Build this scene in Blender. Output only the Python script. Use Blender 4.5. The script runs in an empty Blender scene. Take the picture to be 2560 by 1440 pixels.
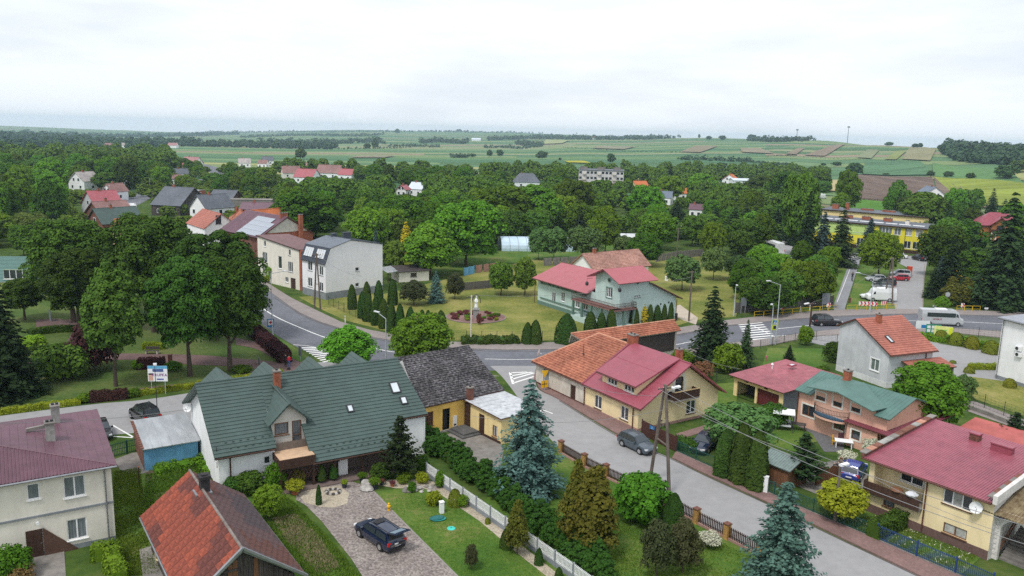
import bpy,math,random
import numpy as np
from math import sin,cos,pi,radians,atan2,hypot
S=bpy.context.scene
COL=S.collection
# ------------------------------------------------------------------ camera
H_CAM,F_PX,PITCH,ROLL=30.0,2050.0,radians(10.7),radians(1.5)
from mathutils import Vector,Matrix
CF=Vector((0,cos(PITCH),-sin(PITCH)));CR=Vector((cos(ROLL),sin(ROLL)*sin(PITCH),sin(ROLL)*cos(PITCH)));CU=CR.cross(CF)
cam=bpy.data.cameras.new("camera");cam_o=bpy.data.objects.new("camera",cam);COL.objects.link(cam_o)
cam_o.matrix_world=Matrix.Translation((0,0,H_CAM))@Matrix((CR,CU,-CF)).transposed().to_4x4()
cam.sensor_width=36.0;cam.lens=36.0*F_PX/2560.0;cam.clip_start=0.5;cam.clip_end=40000
S.camera=cam_o
# ------------------------------------------------------------------ world: bright, thinly veiled ov
W=bpy.data.worlds.new("World");S.world=W;W.use_nodes=True
nt=W.node_tree;nt.nodes.clear()
wout=nt.nodes.new("ShaderNodeOutputWorld")
sky=nt.nodes.new("ShaderNodeTexSky");sky.sky_type='NISHITA';sky.sun_disc=False
SUN_EL,SUN_AZ=radians(58),radians(215)
sky.sun_elevation=SUN_EL;sky.sun_rotation=SUN_AZ;sky.dust_density=3.0
bg_sky=nt.nodes.new("ShaderNodeBackground");bg_sky.inputs[1].default_value=0.12
nt.links.new(sky.outputs[0],bg_sky.inputs[0])
tc=nt.nodes.new("ShaderNodeTexCoord")
mp=nt.nodes.new("ShaderNodeMapping");mp.inputs['Scale'].default_value=(1.0,1.0,5.0)
nt.links.new(tc.outputs['Generated'],mp.inputs[0])
nz=nt.nodes.new("ShaderNodeTexNoise");nz.inputs['Scale'].default_value=2.6;nz.inputs['Detail'].default_value=7;nz.inputs['Roughness'].default_value=0.55
nt.links.new(mp.outputs[0],nz.inputs[0])
cr=nt.nodes.new("ShaderNodeValToRGB")
cr.color_ramp.elements[0].position=0.30;cr.color_ramp.elements[0].color=(0.52,0.56,0.61,1)
cr.color_ramp.elements[1].position=0.52;cr.color_ramp.elements[1].color=(0.655,0.685,0.72,1)
nt.links.new(nz.outputs[0],cr.inputs[0])
bg_cl=nt.nodes.new("ShaderNodeBackground");bg_cl.inputs[1].default_value=0.99
nt.links.new(cr.outputs[0],bg_cl.inputs[0])
mx=nt.nodes.new("ShaderNodeMixShader");mx.inputs[0].default_value=0.93
nt.links.new(bg_sky.outputs[0],mx.inputs[1]);nt.links.new(bg_cl.outputs[0],mx.inputs[2])
nt.links.new(mx.outputs[0],wout.inputs[0])
# sun behind thin cloud
sl=bpy.data.lights.new("sun",'SUN');sl.energy=1.5;sl.angle=radians(12);sl.color=(1.0,0.96,0.9)
so=bpy.data.objects.new("sun",sl);COL.objects.link(so)
sd=np.array([sin(SUN_AZ)*cos(SUN_EL),cos(SUN_AZ)*cos(SUN_EL),sin(SUN_EL)])
so.rotation_euler=Vector(sd).to_track_quat('Z','Y').to_euler()
# exposure
S.view_settings.view_transform='Standard';S.view_settings.look='None'
S.view_settings.exposure=0.72;S.view_settings.gamma=1.0;S.view_settings.use_curve_mapping=False
S.render.engine='CYCLES'
S.cycles.use_denoising=False
S.cycles.max_bounces=5;S.cycles.diffuse_bounces=3;S.cycles.glossy_bounces=2
S.cycles.transmission_bounces=3;S.cycles.transparent_max_bounces=6;S.cycles.volume_bounces=1
S.cycles.caustics_reflective=False;S.cycles.caustics_refractive=False
rnd=random.Random(7)
nrg=np.random.default_rng(11)
# ------------------------------------------------------------------ surveying: where a sight line m
def ray(px,py):return tuple(CF+CR*((px-1280)/F_PX)-CU*((py-720)/F_PX))
def project(x,y,z):
 v=Vector((x,y,z-H_CAM));d=v.dot(CF);return 1280+F_PX*v.dot(CR)/d,720-F_PX*v.dot(CU)/d
def P(px,py,z=0.0):
 d=ray(px,py);t=(z-H_CAM)/d[2]
 return(d[0]*t,d[1]*t,z)
def height_over(base,top_y):
 """height of something standing at ground pixel base whose top is seen at row top_y"""
 b=P(*base);lo,hi=0.0,60.0
 for _ in range(40):
  m=(lo+hi)/2
  if project(b[0],b[1],m)[1]>top_y:lo=m
  else:hi=m
 return lo
def px_at(b):return Vector((b[0],b[1],b[2]-H_CAM)).dot(CF)/F_PX
# ------------------------------------------------------------------ object helpers
def new_obj(name,data,parent=None,label=None,cat=None,group=None,kind=None):
 o=bpy.data.objects.new(name,data);COL.objects.link(o)
 if parent is not None:o.parent=parent
 if label:o['label']=label
 if cat:o['category']=cat
 if group:o['group']=group
 if kind:o['kind']=kind
 return o
def thing(name,label,cat,loc=(0,0,0),rot=0.0,group=None):
 o=new_obj(name,None,None,label,cat,group)
 o.location=loc;o.rotation_euler=(0,0,rot);o.empty_display_size=0.3
 return o
class MB:
 """mesh builder; m is the material slot of the faces added next"""
 def __init__(s):s.v=[];s.f=[];s.mi=[];s.mats=[];s.m=0;s.T=None
 def use(s,mat):
  if mat not in s.mats:s.mats.append(mat)
  s.m=s.mats.index(mat);return s
 def pt(s,p):
  if s.T is not None:p=s.T@Vector(p)
  s.v.append((p[0],p[1],p[2]));return len(s.v)-1
 def face(s,pts):
  s.f.append([s.pt(p)for p in pts]);s.mi.append(s.m)
 def idx(s,ids):s.f.append(list(ids));s.mi.append(s.m)
 def box(s,x0,x1,y0,y1,z0,z1):
  i=[s.pt(p)for p in((x0,y0,z0),(x1,y0,z0),(x1,y1,z0),(x0,y1,z0),(x0,y0,z1),(x1,y0,z1),(x1,y1,z1),(x0,y1,z1))]
  for q in((0,3,2,1),(4,5,6,7),(0,1,5,4),(1,2,6,5),(2,3,7,6),(3,0,4,7)):s.idx([i[k]for k in q])
  return s
 def obox(s,c,a,b,d):
  """box from centre and three half-axis vectors"""
  c,a,b,d=Vector(c),Vector(a),Vector(b),Vector(d)
  i=[s.pt(c+sx*a+sy*b+sz*d)for sz in(-1,1)for sx,sy in((-1,-1),(1,-1),(1,1),(-1,1))]
  for q in((0,3,2,1),(4,5,6,7),(0,1,5,4),(1,2,6,5),(2,3,7,6),(3,0,4,7)):s.idx([i[k]for k in q])
  return s
 def bar(s,p0,p1,w,h=None):
  p0,p1=Vector(p0),Vector(p1);d=p1-p0;L=d.length;d.normalize()
  a=d.cross(Vector((0,0,1)));
  if a.length<1e-4:a=Vector((1,0,0))
  a.normalize();b=a.cross(d).normalized();h=h or w
  return s.obox((p0+p1)/2,d*L/2,a*w/2,b*h/2)
 def tube(s,p0,p1,r0,r1=None,n=8,cap=True):
  p0,p1=Vector(p0),Vector(p1);r1=r0 if r1 is None else r1
  d=(p1-p0).normalized();a=d.cross(Vector((0,0,1)))
  if a.length<1e-4:a=Vector((1,0,0))
  a.normalize();b=d.cross(a).normalized()
  A=[s.pt(p0+(a*cos(2*pi*k/n)+b*sin(2*pi*k/n))*r0)for k in range(n)]
  B=[s.pt(p1+(a*cos(2*pi*k/n)+b*sin(2*pi*k/n))*r1)for k in range(n)]
  for k in range(n):s.idx([A[k],A[(k+1)%n],B[(k+1)%n],B[k]])
  if cap:s.idx(A[::-1]);s.idx(B)
  return s
 def path(s,pts,r,n=6,r1=None):
  for i in range(len(pts)-1):
   a=r if r1 is None else r+(r1-r)*i/(len(pts)-1)
   b=r if r1 is None else r+(r1-r)*(i+1)/(len(pts)-1)
   s.tube(pts[i],pts[i+1],a,b,n)
  return s
 def prism(s,pts,z0,z1):
  n=len(pts);A=[s.pt((p[0],p[1],z0))for p in pts];B=[s.pt((p[0],p[1],z1))for p in pts]
  for k in range(n):s.idx([A[k],A[(k+1)%n],B[(k+1)%n],B[k]])
  s.idx(A[::-1]);s.idx(B);return s
 def extr(s,pts,vec):
  """closed solid from a planar 3D outline pushed along vec"""
  vec=Vector(vec);n=len(pts);A=[s.pt(Vector(p))for p in pts];B=[s.pt(Vector(p)+vec)for p in pts]
  for k in range(n):s.idx([A[k],A[(k+1)%n],B[(k+1)%n],B[k]])
  s.idx(A[::-1]);s.idx(B);return s
 def lathe(s,prof,c=(0,0,0),n=12):
  rings=[[s.pt((c[0]+r*cos(2*pi*k/n),c[1]+r*sin(2*pi*k/n),c[2]+z))for k in range(n)]for r,z in prof]
  for A,B in zip(rings,rings[1:]):
   for k in range(n):s.idx([A[k],A[(k+1)%n],B[(k+1)%n],B[k]])
  s.idx(rings[0][::-1]);s.idx(rings[-1]);return s
 def mesh(s,name,mat=None,smooth=False):
  me=bpy.data.meshes.new(name);me.from_pydata(s.v,[],s.f)
  for m_ in(s.mats or([mat]if mat else[])):me.materials.append(m_)
  if s.mats and len(s.mats)>1:me.polygons.foreach_set('material_index',s.mi)
  if smooth:me.polygons.foreach_set('use_smooth',[True]*len(me.polygons))
  me.update();return me
 def build(s,name,mat=None,parent=None,smooth=False,**kw):
  return new_obj(name,s.mesh(name,mat,smooth),parent,**kw)
def npmesh(name,verts,nper,mat,smooth=False):
 """many separate polygons of nper corners each"""
 verts=np.asarray(verts,np.float32).reshape(-1,3);n=len(verts);nf=n//nper
 me=bpy.data.meshes.new(name)
 me.vertices.add(n);me.vertices.foreach_set('co',verts.ravel())
 me.loops.add(n);me.loops.foreach_set('vertex_index',np.arange(n,dtype=np.int32))
 me.polygons.add(nf);me.polygons.foreach_set('loop_start',np.arange(0,n,nper,dtype=np.int32))
 me.polygons.foreach_set('loop_total',np.full(nf,nper,np.int32))
 if isinstance(mat,(list,tuple)):
  for m_ in mat:me.materials.append(m_)
 else:me.materials.append(mat)
 me.update(calc_edges=True);me.validate()
 return me
# ------------------------------------------------------------------ materials
MATS={}
def _nodes(name):
 m=bpy.data.materials.new(name);m.use_nodes=True;t=m.node_tree
 b=t.nodes['Principled BSDF'];return m,t,b
def mat(name,c,rough=0.8,var=0.12,scale=3.0,bump=0.0,c2=None,metal=0.0,spec=0.3,detail=4,streak=None,bscale=None,coat=0.0,thr=(0.35,0.65)):
 if name in MATS:return MATS[name]
 m,t,b=_nodes(name);N,L=t.nodes,t.links
 b.inputs['Roughness'].default_value=rough;b.inputs['Metallic'].default_value=metal
 b.inputs['Specular IOR Level'].default_value=spec;b.inputs['Coat Weight'].default_value=coat
 tcn=N.new('ShaderNodeTexCoord');mpn=N.new('ShaderNodeMapping');L.new(tcn.outputs['Object'],mpn.inputs[0])
 if streak:mpn.inputs['Scale'].default_value=streak
 nz=N.new('ShaderNodeTexNoise');nz.inputs['Scale'].default_value=scale;nz.inputs['Detail'].default_value=detail;nz.inputs['Roughness'].default_value=0.65
 L.new(mpn.outputs[0],nz.inputs[0])
 r=N.new('ShaderNodeValToRGB');e=r.color_ramp.elements
 c2=c2 or tuple(min(1,x*(1+var))for x in c);ca=tuple(x*(1-var)for x in c)
 e[0].position,e[1].position=thr
 e[0].color=(*ca,1);e[1].color=(*c2,1)
 L.new(nz.outputs[0],r.inputs[0])
 n2=N.new('ShaderNodeTexNoise');n2 .inputs['Scale'].default_value=scale*0.13;n2 .inputs['Detail'].default_value=3
 L.new(mpn.outputs[0],n2 .inputs[0])
 mr=N.new('ShaderNodeMapRange');mr.inputs[3].default_value=1-var*0.9;mr.inputs[4].default_value=1+var*0.9
 mr.inputs[1].default_value=0.3;mr.inputs[2].default_value=0.7
 L.new(n2 .outputs[0],mr.inputs[0])
 mm=N.new('ShaderNodeVectorMath');mm.operation='SCALE';L.new(r.outputs[0],mm.inputs[0]);L.new(mr.outputs[0],mm.inputs['Scale'])
 L.new(mm.outputs[0],b.inputs['Base Color'])
 if bump:
  bn=N.new('ShaderNodeBump');bn.inputs['Strength'].default_value=bump;bn.inputs['Distance'].default_value=0.05
  nb=N.new('ShaderNodeTexNoise');nb.inputs['Scale'].default_value=bscale or scale*3;nb.inputs['Detail'].default_value=3
  L.new(tcn.outputs['Object'],nb.inputs[0])
  L.new(nb.outputs[0],bn.inputs['Height']);L.new(bn.outputs[0],b.inputs['Normal'])
 MATS[name]=m;return m
def ground_mat(name,cols,scale=0.35,fine=4.0,rough=0.95,bump=0.3,speck=None,bscale=9.0):
 """patchy ground from three or more tones"""
 if name in MATS:return MATS[name]
 m,t,b=_nodes(name);N,L=t.nodes,t.links
 b.inputs['Roughness'].default_value=rough;b.inputs['Specular IOR Level'].default_value=0.15
 tcn=N.new('ShaderNodeTexCoord')
 a=N.new('ShaderNodeTexNoise');a.inputs['Scale'].default_value=scale;a.inputs['Detail'].default_value=5;a.inputs['Roughness'].default_value=0.6
 f=N.new('ShaderNodeTexNoise');f.inputs['Scale'].default_value=fine;f.inputs['Detail'].default_value=4;f.inputs['Roughness'].default_value=0.7
 for n_ in(a,f):L.new(tcn.outputs['Object'],n_.inputs[0])
 ad=N.new('ShaderNodeMath');ad.operation='MULTIPLY_ADD';ad.inputs[1].default_value=0.45
 L.new(f.outputs[0],ad.inputs[0]);
 s2=N.new('ShaderNodeMath');s2 .operation='MULTIPLY';s2 .inputs[1].default_value=0.62;L.new(a.outputs[0],s2 .inputs[0]);L.new(s2 .outputs[0],ad.inputs[2])
 r=N.new('ShaderNodeValToRGB');k=len(cols);el=r.color_ramp.elements
 el[0].position=0.36;el[0].color=(*cols[0],1);el[1].position=0.70;el[1].color=(*cols[-1],1)
 for i in range(1,k-1):
  e=el.new(0.36+0.34*i/(k-1));e.color=(*cols[i],1)
 L.new(ad.outputs[0],r.inputs[0]);out=r.outputs[0]
 if speck:
  v=N.new('ShaderNodeTexVoronoi');v.inputs['Scale'].default_value=speck[0];L.new(tcn.outputs['Object'],v.inputs[0])
  rr=N.new('ShaderNodeValToRGB');rr.color_ramp.elements[0].position=0.0;rr.color_ramp.elements[1].position=1.0
  rr.color_ramp.elements[0].color=(speck[1],)*3+(1,);rr.color_ramp.elements[1].color=(speck[2],)*3+(1,)
  sp=N.new('ShaderNodeSeparateColor');L.new(v.outputs['Color'],sp.inputs[0]);L.new(sp.outputs[0],rr.inputs[0])
  mu=N.new('ShaderNodeMix');mu.data_type='RGBA';mu.blend_type='MULTIPLY';mu.inputs[0].default_value=1.0
  L.new(out,mu.inputs['A']);L.new(rr.outputs[0],mu.inputs['B']);out=mu.outputs['Result']
 L.new(out,b.inputs['Base Color'])
 bn=N.new('ShaderNodeBump');bn.inputs['Strength'].default_value=bump;bn.inputs['Distance'].default_value=0.08
 nb=N.new('ShaderNodeTexNoise');nb.inputs['Scale'].default_value=bscale;nb.inputs['Detail'].default_value=4
 L.new(tcn.outputs['Object'],nb.inputs[0]);L.new(nb.outputs[0],bn.inputs['Height']);L.new(bn.outputs[0],b.inputs['Normal'])
 MATS[name]=m;return m
def leaf_mat(name,c,c2,transl=0.25,objvar=0.42,rough=0.85):
 """c -> c2 from leaf to leaf, brightness a little from tree to tree"""
 if name in MATS:return MATS[name]
 m=bpy.data.materials.new(name);m.use_nodes=True;t=m.node_tree;N,L=t.nodes,t.links;N.clear()
 o=N.new('ShaderNodeOutputMaterial');g=N.new('ShaderNodeNewGeometry');oi=N.new('ShaderNodeObjectInfo')
 mixc=N.new('ShaderNodeMix');mixc.data_type='RGBA';mixc.inputs['A'].default_value=(*c,1);mixc.inputs['B'].default_value=(*c2,1)
 tcn=N.new('ShaderNodeTexCoord');nz=N.new('ShaderNodeTexNoise');nz.inputs['Scale'].default_value=0.8;nz.inputs['Detail'].default_value=1
 L.new(tcn.outputs['Object'],nz.inputs[0])
 av=N.new('ShaderNodeMath');av.operation='ADD';L.new(g.outputs['Random Per Island'],av.inputs[0]);L.new(nz.outputs[0],av.inputs[1])
 hv=N.new('ShaderNodeMath');hv.operation='MULTIPLY';hv.inputs[1].default_value=0.5;L.new(av.outputs[0],hv.inputs[0])
 L.new(hv.outputs[0],mixc.inputs['Factor'])
 mr=N.new('ShaderNodeMapRange');mr.inputs[3].default_value=1-objvar;mr.inputs[4].default_value=1+objvar
 L.new(oi.outputs['Random'],mr.inputs[0])
 sc=N.new('ShaderNodeVectorMath');sc.operation='SCALE';L.new(mixc.outputs['Result'],sc.inputs[0]);L.new(mr.outputs[0],sc.inputs['Scale'])
 hs=N.new('ShaderNodeHueSaturation');h2=N.new('ShaderNodeMapRange');h2 .inputs[3].default_value=0.472;h2 .inputs[4].default_value=0.518
 rr=N.new('ShaderNodeMath');rr.operation='FRACT';r7=N.new('ShaderNodeMath');r7 .operation='MULTIPLY';r7 .inputs[1].default_value=7.13
 L.new(oi.outputs['Random'],r7 .inputs[0]);L.new(r7 .outputs[0],rr.inputs[0]);L.new(rr.outputs[0],h2 .inputs[0]);L.new(h2 .outputs[0],hs.inputs['Hue'])
 L.new(sc.outputs[0],hs.inputs['Color'])
 d=N.new('ShaderNodeBsdfPrincipled');d.inputs['Roughness'].default_value=rough;d.inputs['Specular IOR Level'].default_value=0.1
 tr=N.new('ShaderNodeBsdfTranslucent');mxs=N.new('ShaderNodeMixShader');mxs.inputs[0].default_value=transl
 L.new(hs.outputs[0],d.inputs['Base Color']);L.new(hs.outputs[0],tr.inputs['Color'])
 L.new(d.outputs[0],mxs.inputs[1]);L.new(tr.outputs[0],mxs.inputs[2]);L.new(mxs.outputs[0],o.inputs[0])
 MATS[name]=m;return m
# ------------------------------------------------------------------ terrain: level village, valley,
def zrow(px,py,r):
 d=ray(px,py);return H_CAM+d[2]/hypot(d[0],d[1])*r
TAB={-900:[(1500,345),(2400,330),(3800,318),(5200,303)],0:[(1500,355),(2400,342),(3800,330),(5200,312)],300:[(1500,361),(2400,347),(3800,334),(5200,321)],600:[(1500,367),(2300,352),(3600,339),(5000,331)],1000:[(1500,371),(2200,353),(3400,338),(5000,329)],1280:[(1500,373),(2200,354),(3400,338),(5000,331)],1500:[(1300,377),(2000,354),(3200,342),(4600,336)],1800:[(1100,388),(1700,358),(2300,346),(4600,350)],2050:[(1000,400),(1500,364),(1800,351),(4600,364)],2200:[(900,407),(1250,375),(1450,363),(4600,371)],2350:[(800,412),(1050,381),(1200,369),(4600,376)],2560:[(700,422),(880,392),(1050,375),(4600,384)],3400:[(700,440),(900,412),(1150,397),(4600,406)],}
_cols=sorted(TAB)
def _az(x,y):return atan2(x,max(y,1e-6))if y>0 else(pi/2 if x>=0 else-pi/2)
_azs=np.array([atan2(*ray(c,375)[:2])for c in _cols])
_R=[]
for c in _cols:
 pts=[(0,0.0),(560,0.0)]+[(r,zrow(c,y,r))for r,y in TAB[c]]
 r_,z_=pts[-1];pts+=[(r_*1.25,z_-70),(30000,-2500)]
 _R.append((np.array([p[0]for p in pts],float),np.array([p[1]for p in pts])))
def terrain(x,y):
 r=hypot(x,y)
 if r<560:return 0.0
 a=_az(x,y);i=int(np.clip(np.searchsorted(_azs,a)-1,0,len(_azs)-2))
 t=float(np.clip((a-_azs[i])/(_azs[i+1]-_azs[i]),0,1));t=t*t*(3-2*t)
 z0=np.interp(r,*_R[i]);z1=np.interp(r,*_R[i+1])
 z=z0*(1-t)+z1*t
 und=min(1,max(0,(r-1800)/3000))*9*(sin(x*0.0021+y*0.0007)+0.6*sin(x*0.0047+1.3)*cos(y*0.0011))
 return z+und
def on_land(px,py,r0=300,r1=9000):
 """first point of the land seen at a photo pixel"""
 d=ray(px,py);h=hypot(d[0],d[1]);prev=None
 r=r0
 while r<r1:
  x,y,z=d[0]/h*r,d[1]/h*r,H_CAM+d[2]/h*r
  if z<=terrain(x,y):
   lo,hi=r/1.01,r
   for _ in range(12):
    m=(lo+hi)/2
    if H_CAM+d[2]/h*m<=terrain(d[0]/h*m,d[1]/h*m):hi=m
    else:lo=m
   return(d[0]/h*hi,d[1]/h*hi,terrain(d[0]/h*hi,d[1]/h*hi))
  r*=1.01
 return None
def field_material():
 m,t,b=_nodes('field_land');N,L=t.nodes,t.links
 b.inputs['Roughness'].default_value=1.0;b.inputs['Specular IOR Level'].default_value=0.05
 tcn=N.new('ShaderNodeTexCoord');warp=N.new('ShaderNodeTexNoise');warp.inputs['Scale'].default_value=0.002;warp.inputs['Detail'].default_value=1
 L.new(tcn.outputs['Object'],warp.inputs[0])
 sub=N.new('ShaderNodeVectorMath');sub.operation='SUBTRACT';sub.inputs[1].default_value=(0.5,0.5,0.5);L.new(warp.outputs['Color'],sub.inputs[0])
 sc=N.new('ShaderNodeVectorMath');sc.operation='SCALE';sc.inputs['Scale'].default_value=160;L.new(sub.outputs[0],sc.inputs[0])
 ad=N.new('ShaderNodeVectorMath');ad.operation='ADD';L.new(tcn.outputs['Object'],ad.inputs[0]);L.new(sc.outputs[0],ad.inputs[1])
 def strips(rot,wx,wy):
  mpn=N.new('ShaderNodeMapping');mpn.inputs['Rotation'].default_value=(0,0,rot);L.new(ad.outputs[0],mpn.inputs[0])
  sx=N.new('ShaderNodeSeparateXYZ');L.new(mpn.outputs[0],sx.inputs[0])
  fy=N.new('ShaderNodeMath');fy.operation='DIVIDE';fy.inputs[1].default_value=wy;L.new(sx.outputs[1],fy.inputs[0])
  fl=N.new('ShaderNodeMath');fl.operation='FLOOR';L.new(fy.outputs[0],fl.inputs[0])
  wn=N.new('ShaderNodeTexWhiteNoise');wn.noise_dimensions='1D';L.new(fl.outputs[0],wn.inputs['W'])
  fx=N.new('ShaderNodeMath');fx.operation='DIVIDE';fx.inputs[1].default_value=wx;L.new(sx.outputs[0],fx.inputs[0])
  fa=N.new('ShaderNodeMath');fa.operation='ADD';L.new(fx.outputs[0],fa.inputs[0]);L.new(wn.outputs[0],fa.inputs[1])
  flx=N.new('ShaderNodeMath');flx.operation='FLOOR';L.new(fa.outputs[0],flx.inputs[0])
  cb=N.new('ShaderNodeCombineXYZ');L.new(fl.outputs[0],cb.inputs[0]);L.new(flx.outputs[0],cb.inputs[1])
  w2=N.new('ShaderNodeTexWhiteNoise');w2 .noise_dimensions='2D';L.new(cb.outputs[0],w2 .inputs[0])
  fr=N.new('ShaderNodeMath');fr.operation='FRACT';L.new(fy.outputs[0],fr.inputs[0])
  ed=N.new('ShaderNodeMath');ed.operation='LESS_THAN';ed.inputs[1].default_value=0.09;L.new(fr.outputs[0],ed.inputs[0])
  return w2 .outputs[0],ed.outputs[0]
 a,ea=strips(radians(-7),700,52);c,ec=strips(radians(52),420,60)
 sx=N.new('ShaderNodeSeparateXYZ');L.new(tcn.outputs['Object'],sx.inputs[0])
 mu=N.new('ShaderNodeMath');mu.operation='MULTIPLY_ADD';mu.inputs[1].default_value=-0.30;L.new(sx.outputs[1],mu.inputs[0]);L.new(sx.outputs[0],mu.inputs[2])
 gt=N.new('ShaderNodeMath');gt.operation='GREATER_THAN';gt.inputs[1].default_value=0;L.new(mu.outputs[0],gt.inputs[0])
 mf=N.new('ShaderNodeMix');mf.data_type='FLOAT';L.new(gt.outputs[0],mf.inputs[0]);L.new(a,mf.inputs[2]);L.new(c,mf.inputs[3])
 me_=N.new('ShaderNodeMix');me_.data_type='FLOAT';L.new(gt.outputs[0],me_.inputs[0]);L.new(ea,me_.inputs[2]);L.new(ec,me_.inputs[3])
 r=N.new('ShaderNodeValToRGB');el=r.color_ramp.elements;r.color_ramp.interpolation='CONSTANT'
 cols=[(0,(0.085,0.17,0.08)),(0.14,(0.13,0.21,0.085)),(0.28,(0.07,0.15,0.075)),(0.40,(0.18,0.235,0.105)),(0.54,(0.095,0.175,0.085)),(0.66,(0.22,0.24,0.13)),(0.75,(0.075,0.14,0.06)),(0.85,(0.25,0.20,0.14)),(0.91,(0.14,0.22,0.10)),(0.96,(0.28,0.29,0.12))]
 el[0].color=(*cols[0][1],1);el[1].position=cols[1][0];el[1].color=(*cols[1][1],1)
 for p_,c_ in cols[2:]:
  e=el.new(p_);e.color=(*c_,1)
 L.new(mf.outputs[0],r.inputs[0])
 nz=N.new('ShaderNodeTexNoise');nz.inputs['Scale'].default_value=0.02;nz.inputs['Detail'].default_value=6;L.new(tcn.outputs['Object'],nz.inputs[0])
 mr=N.new('ShaderNodeMapRange');mr.inputs[3].default_value=0.75;mr.inputs[4].default_value=1.25;L.new(nz.outputs[0],mr.inputs[0])
 mm=N.new('ShaderNodeVectorMath');mm.operation='SCALE';L.new(r.outputs[0],mm.inputs[0]);L.new(mr.outputs[0],mm.inputs['Scale'])
 dk=N.new('ShaderNodeMix');dk.data_type='RGBA';dk.inputs['B'].default_value=(0.05,0.08,0.035,1)
 L.new(me_.outputs[0],dk.inputs['Factor']);L.new(mm.outputs[0],dk.inputs['A'])
 ln=N.new('ShaderNodeVectorMath');ln.operation='LENGTH';L.new(tcn.outputs['Object'],ln.inputs[0])
 st=N.new('ShaderNodeMapRange');st.inputs[1].default_value=380;st.inputs[2].default_value=440;L.new(ln.outputs['Value'],st.inputs[0])
 g1=N.new('ShaderNodeTexNoise');g1 .inputs['Scale'].default_value=0.25;g1 .inputs['Detail'].default_value=9;g1 .inputs['Roughness'].default_value=0.7;L.new(tcn.outputs['Object'],g1 .inputs[0])
 gr=N.new('ShaderNodeValToRGB');ge=gr.color_ramp.elements;ge[0].position=0.36;ge[0].color=(0.03,0.06,0.015,1);ge[1].position=0.68;ge[1].color=(0.11,0.13,0.04,1)
 ee=ge.new(0.52);ee.color=(0.06,0.10,0.022,1);L.new(g1 .outputs[0],gr.inputs[0])
 fm=N.new('ShaderNodeMix');fm.data_type='RGBA';L.new(st.outputs[0],fm.inputs['Factor']);L.new(gr.outputs[0],fm.inputs['A']);L.new(dk.outputs['Result'],fm.inputs['B'])
 L.new(fm.outputs['Result'],b.inputs['Base Color'])
 return m
def build_terrain():
 na,nr=260,150
 az=np.concatenate([np.linspace(-pi,-0.95,30,endpoint=False),np.linspace(-0.95,0.95,200),np.linspace(0.95,pi,31)[1:]])
 rr=np.concatenate([[0.0],np.geomspace(8,500,20),np.geomspace(560,5650,105)])
 V=[(r*sin(a),r*cos(a),terrain(r*sin(a),r*cos(a)))for a in az for r in rr]
 n=len(rr);F=[]
 for i in range(len(az)-1):
  for j in range(n-1):
   a=i*n+j;F.append((a,a+1,a+n+1,a+n)if j else(a,a+1,a+n+1))
 me=bpy.data.meshes.new('ground');me.from_pydata(V,[],F);me.materials.append(field_material());me.update()
 me.flip_normals()if me.polygons[50].normal.z<0 else None
 me.polygons.foreach_set('use_smooth',[True]*len(me.polygons))
 new_obj('ground',me,kind='structure')
build_terrain()
# ------------------------------------------------------------------ ground sheets
_layer=[0.0]
def smooth_line(pts,k=6):
 """Catmull-Rom through world points"""
 pts=[Vector((p[0],p[1],0))for p in pts];out=[]
 q=[pts[0]*2-pts[1]]+pts+[pts[-1]*2-pts[-2]]
 for i in range(1,len(q)-2):
  a,b,c,d=q[i-1:i+3]
  for j in range(k):
   t=j/k
   out.append(0.5*((2*b)+(c-a)*t+(2*a-5*b+4*c-d)*t*t+(3*b-a-3*c+d)*t**3))
 out.append(pts[-1]);return out
def W_(pts):return[P(*p)for p in pts]
def sheet(name,pts,z,m,world=False,parent=None,kind='structure',**kw):
 from mathutils.geometry import tessellate_polygon
 _layer[0]+=0.0007;z+=_layer[0]
 w=[Vector((p[0],p[1],z))for p in(pts if world else W_(pts))]
 tri=tessellate_polygon([w]);me=bpy.data.meshes.new(name)
 F=[]
 for a,b,c in tri:
  F.append((a,b,c)if(w[b]-w[a]).cross(w[c]-w[a]).z>0 else(a,c,b))
 me.from_pydata(w,[],F);me.materials.append(m);me.update()
 return new_obj(name,me,parent,kind=kind,**kw)
def band(name,A,B,z,m,k=6,world=False,kerb=None,kind='structure',parent=None):
 """surface between two edge lines; kerb=(height) raises it with a side face"""
 a=smooth_line(A if world else W_(A),k);b=smooth_line(B if world else W_(B),k)
 n=60
 def res(l):
  L=[0];
  for i in range(1,len(l)):L.append(L[-1]+(l[i]-l[i-1]).length)
  T=np.linspace(0,L[-1],n);X=np.interp(T,L,[p.x for p in l]);Y=np.interp(T,L,[p.y for p in l])
  return list(zip(X,Y))
 a,b=res(a),res(b);mb=MB();mb.use(m)
 for i in range(n-1):
  mb.face([(*a[i],z),(*a[i+1],z),(*b[i+1],z),(*b[i],z)])
  if kerb is not None:
   mb.face([(*a[i],z),(*a[i+1],z),(*a[i+1],z-kerb),(*a[i],z-kerb)])
   mb.face([(*b[i],z),(*b[i+1],z),(*b[i+1],z-kerb),(*b[i],z-kerb)])
 o=mb.build(name,parent=parent,kind=kind);return o,a,b
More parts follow.
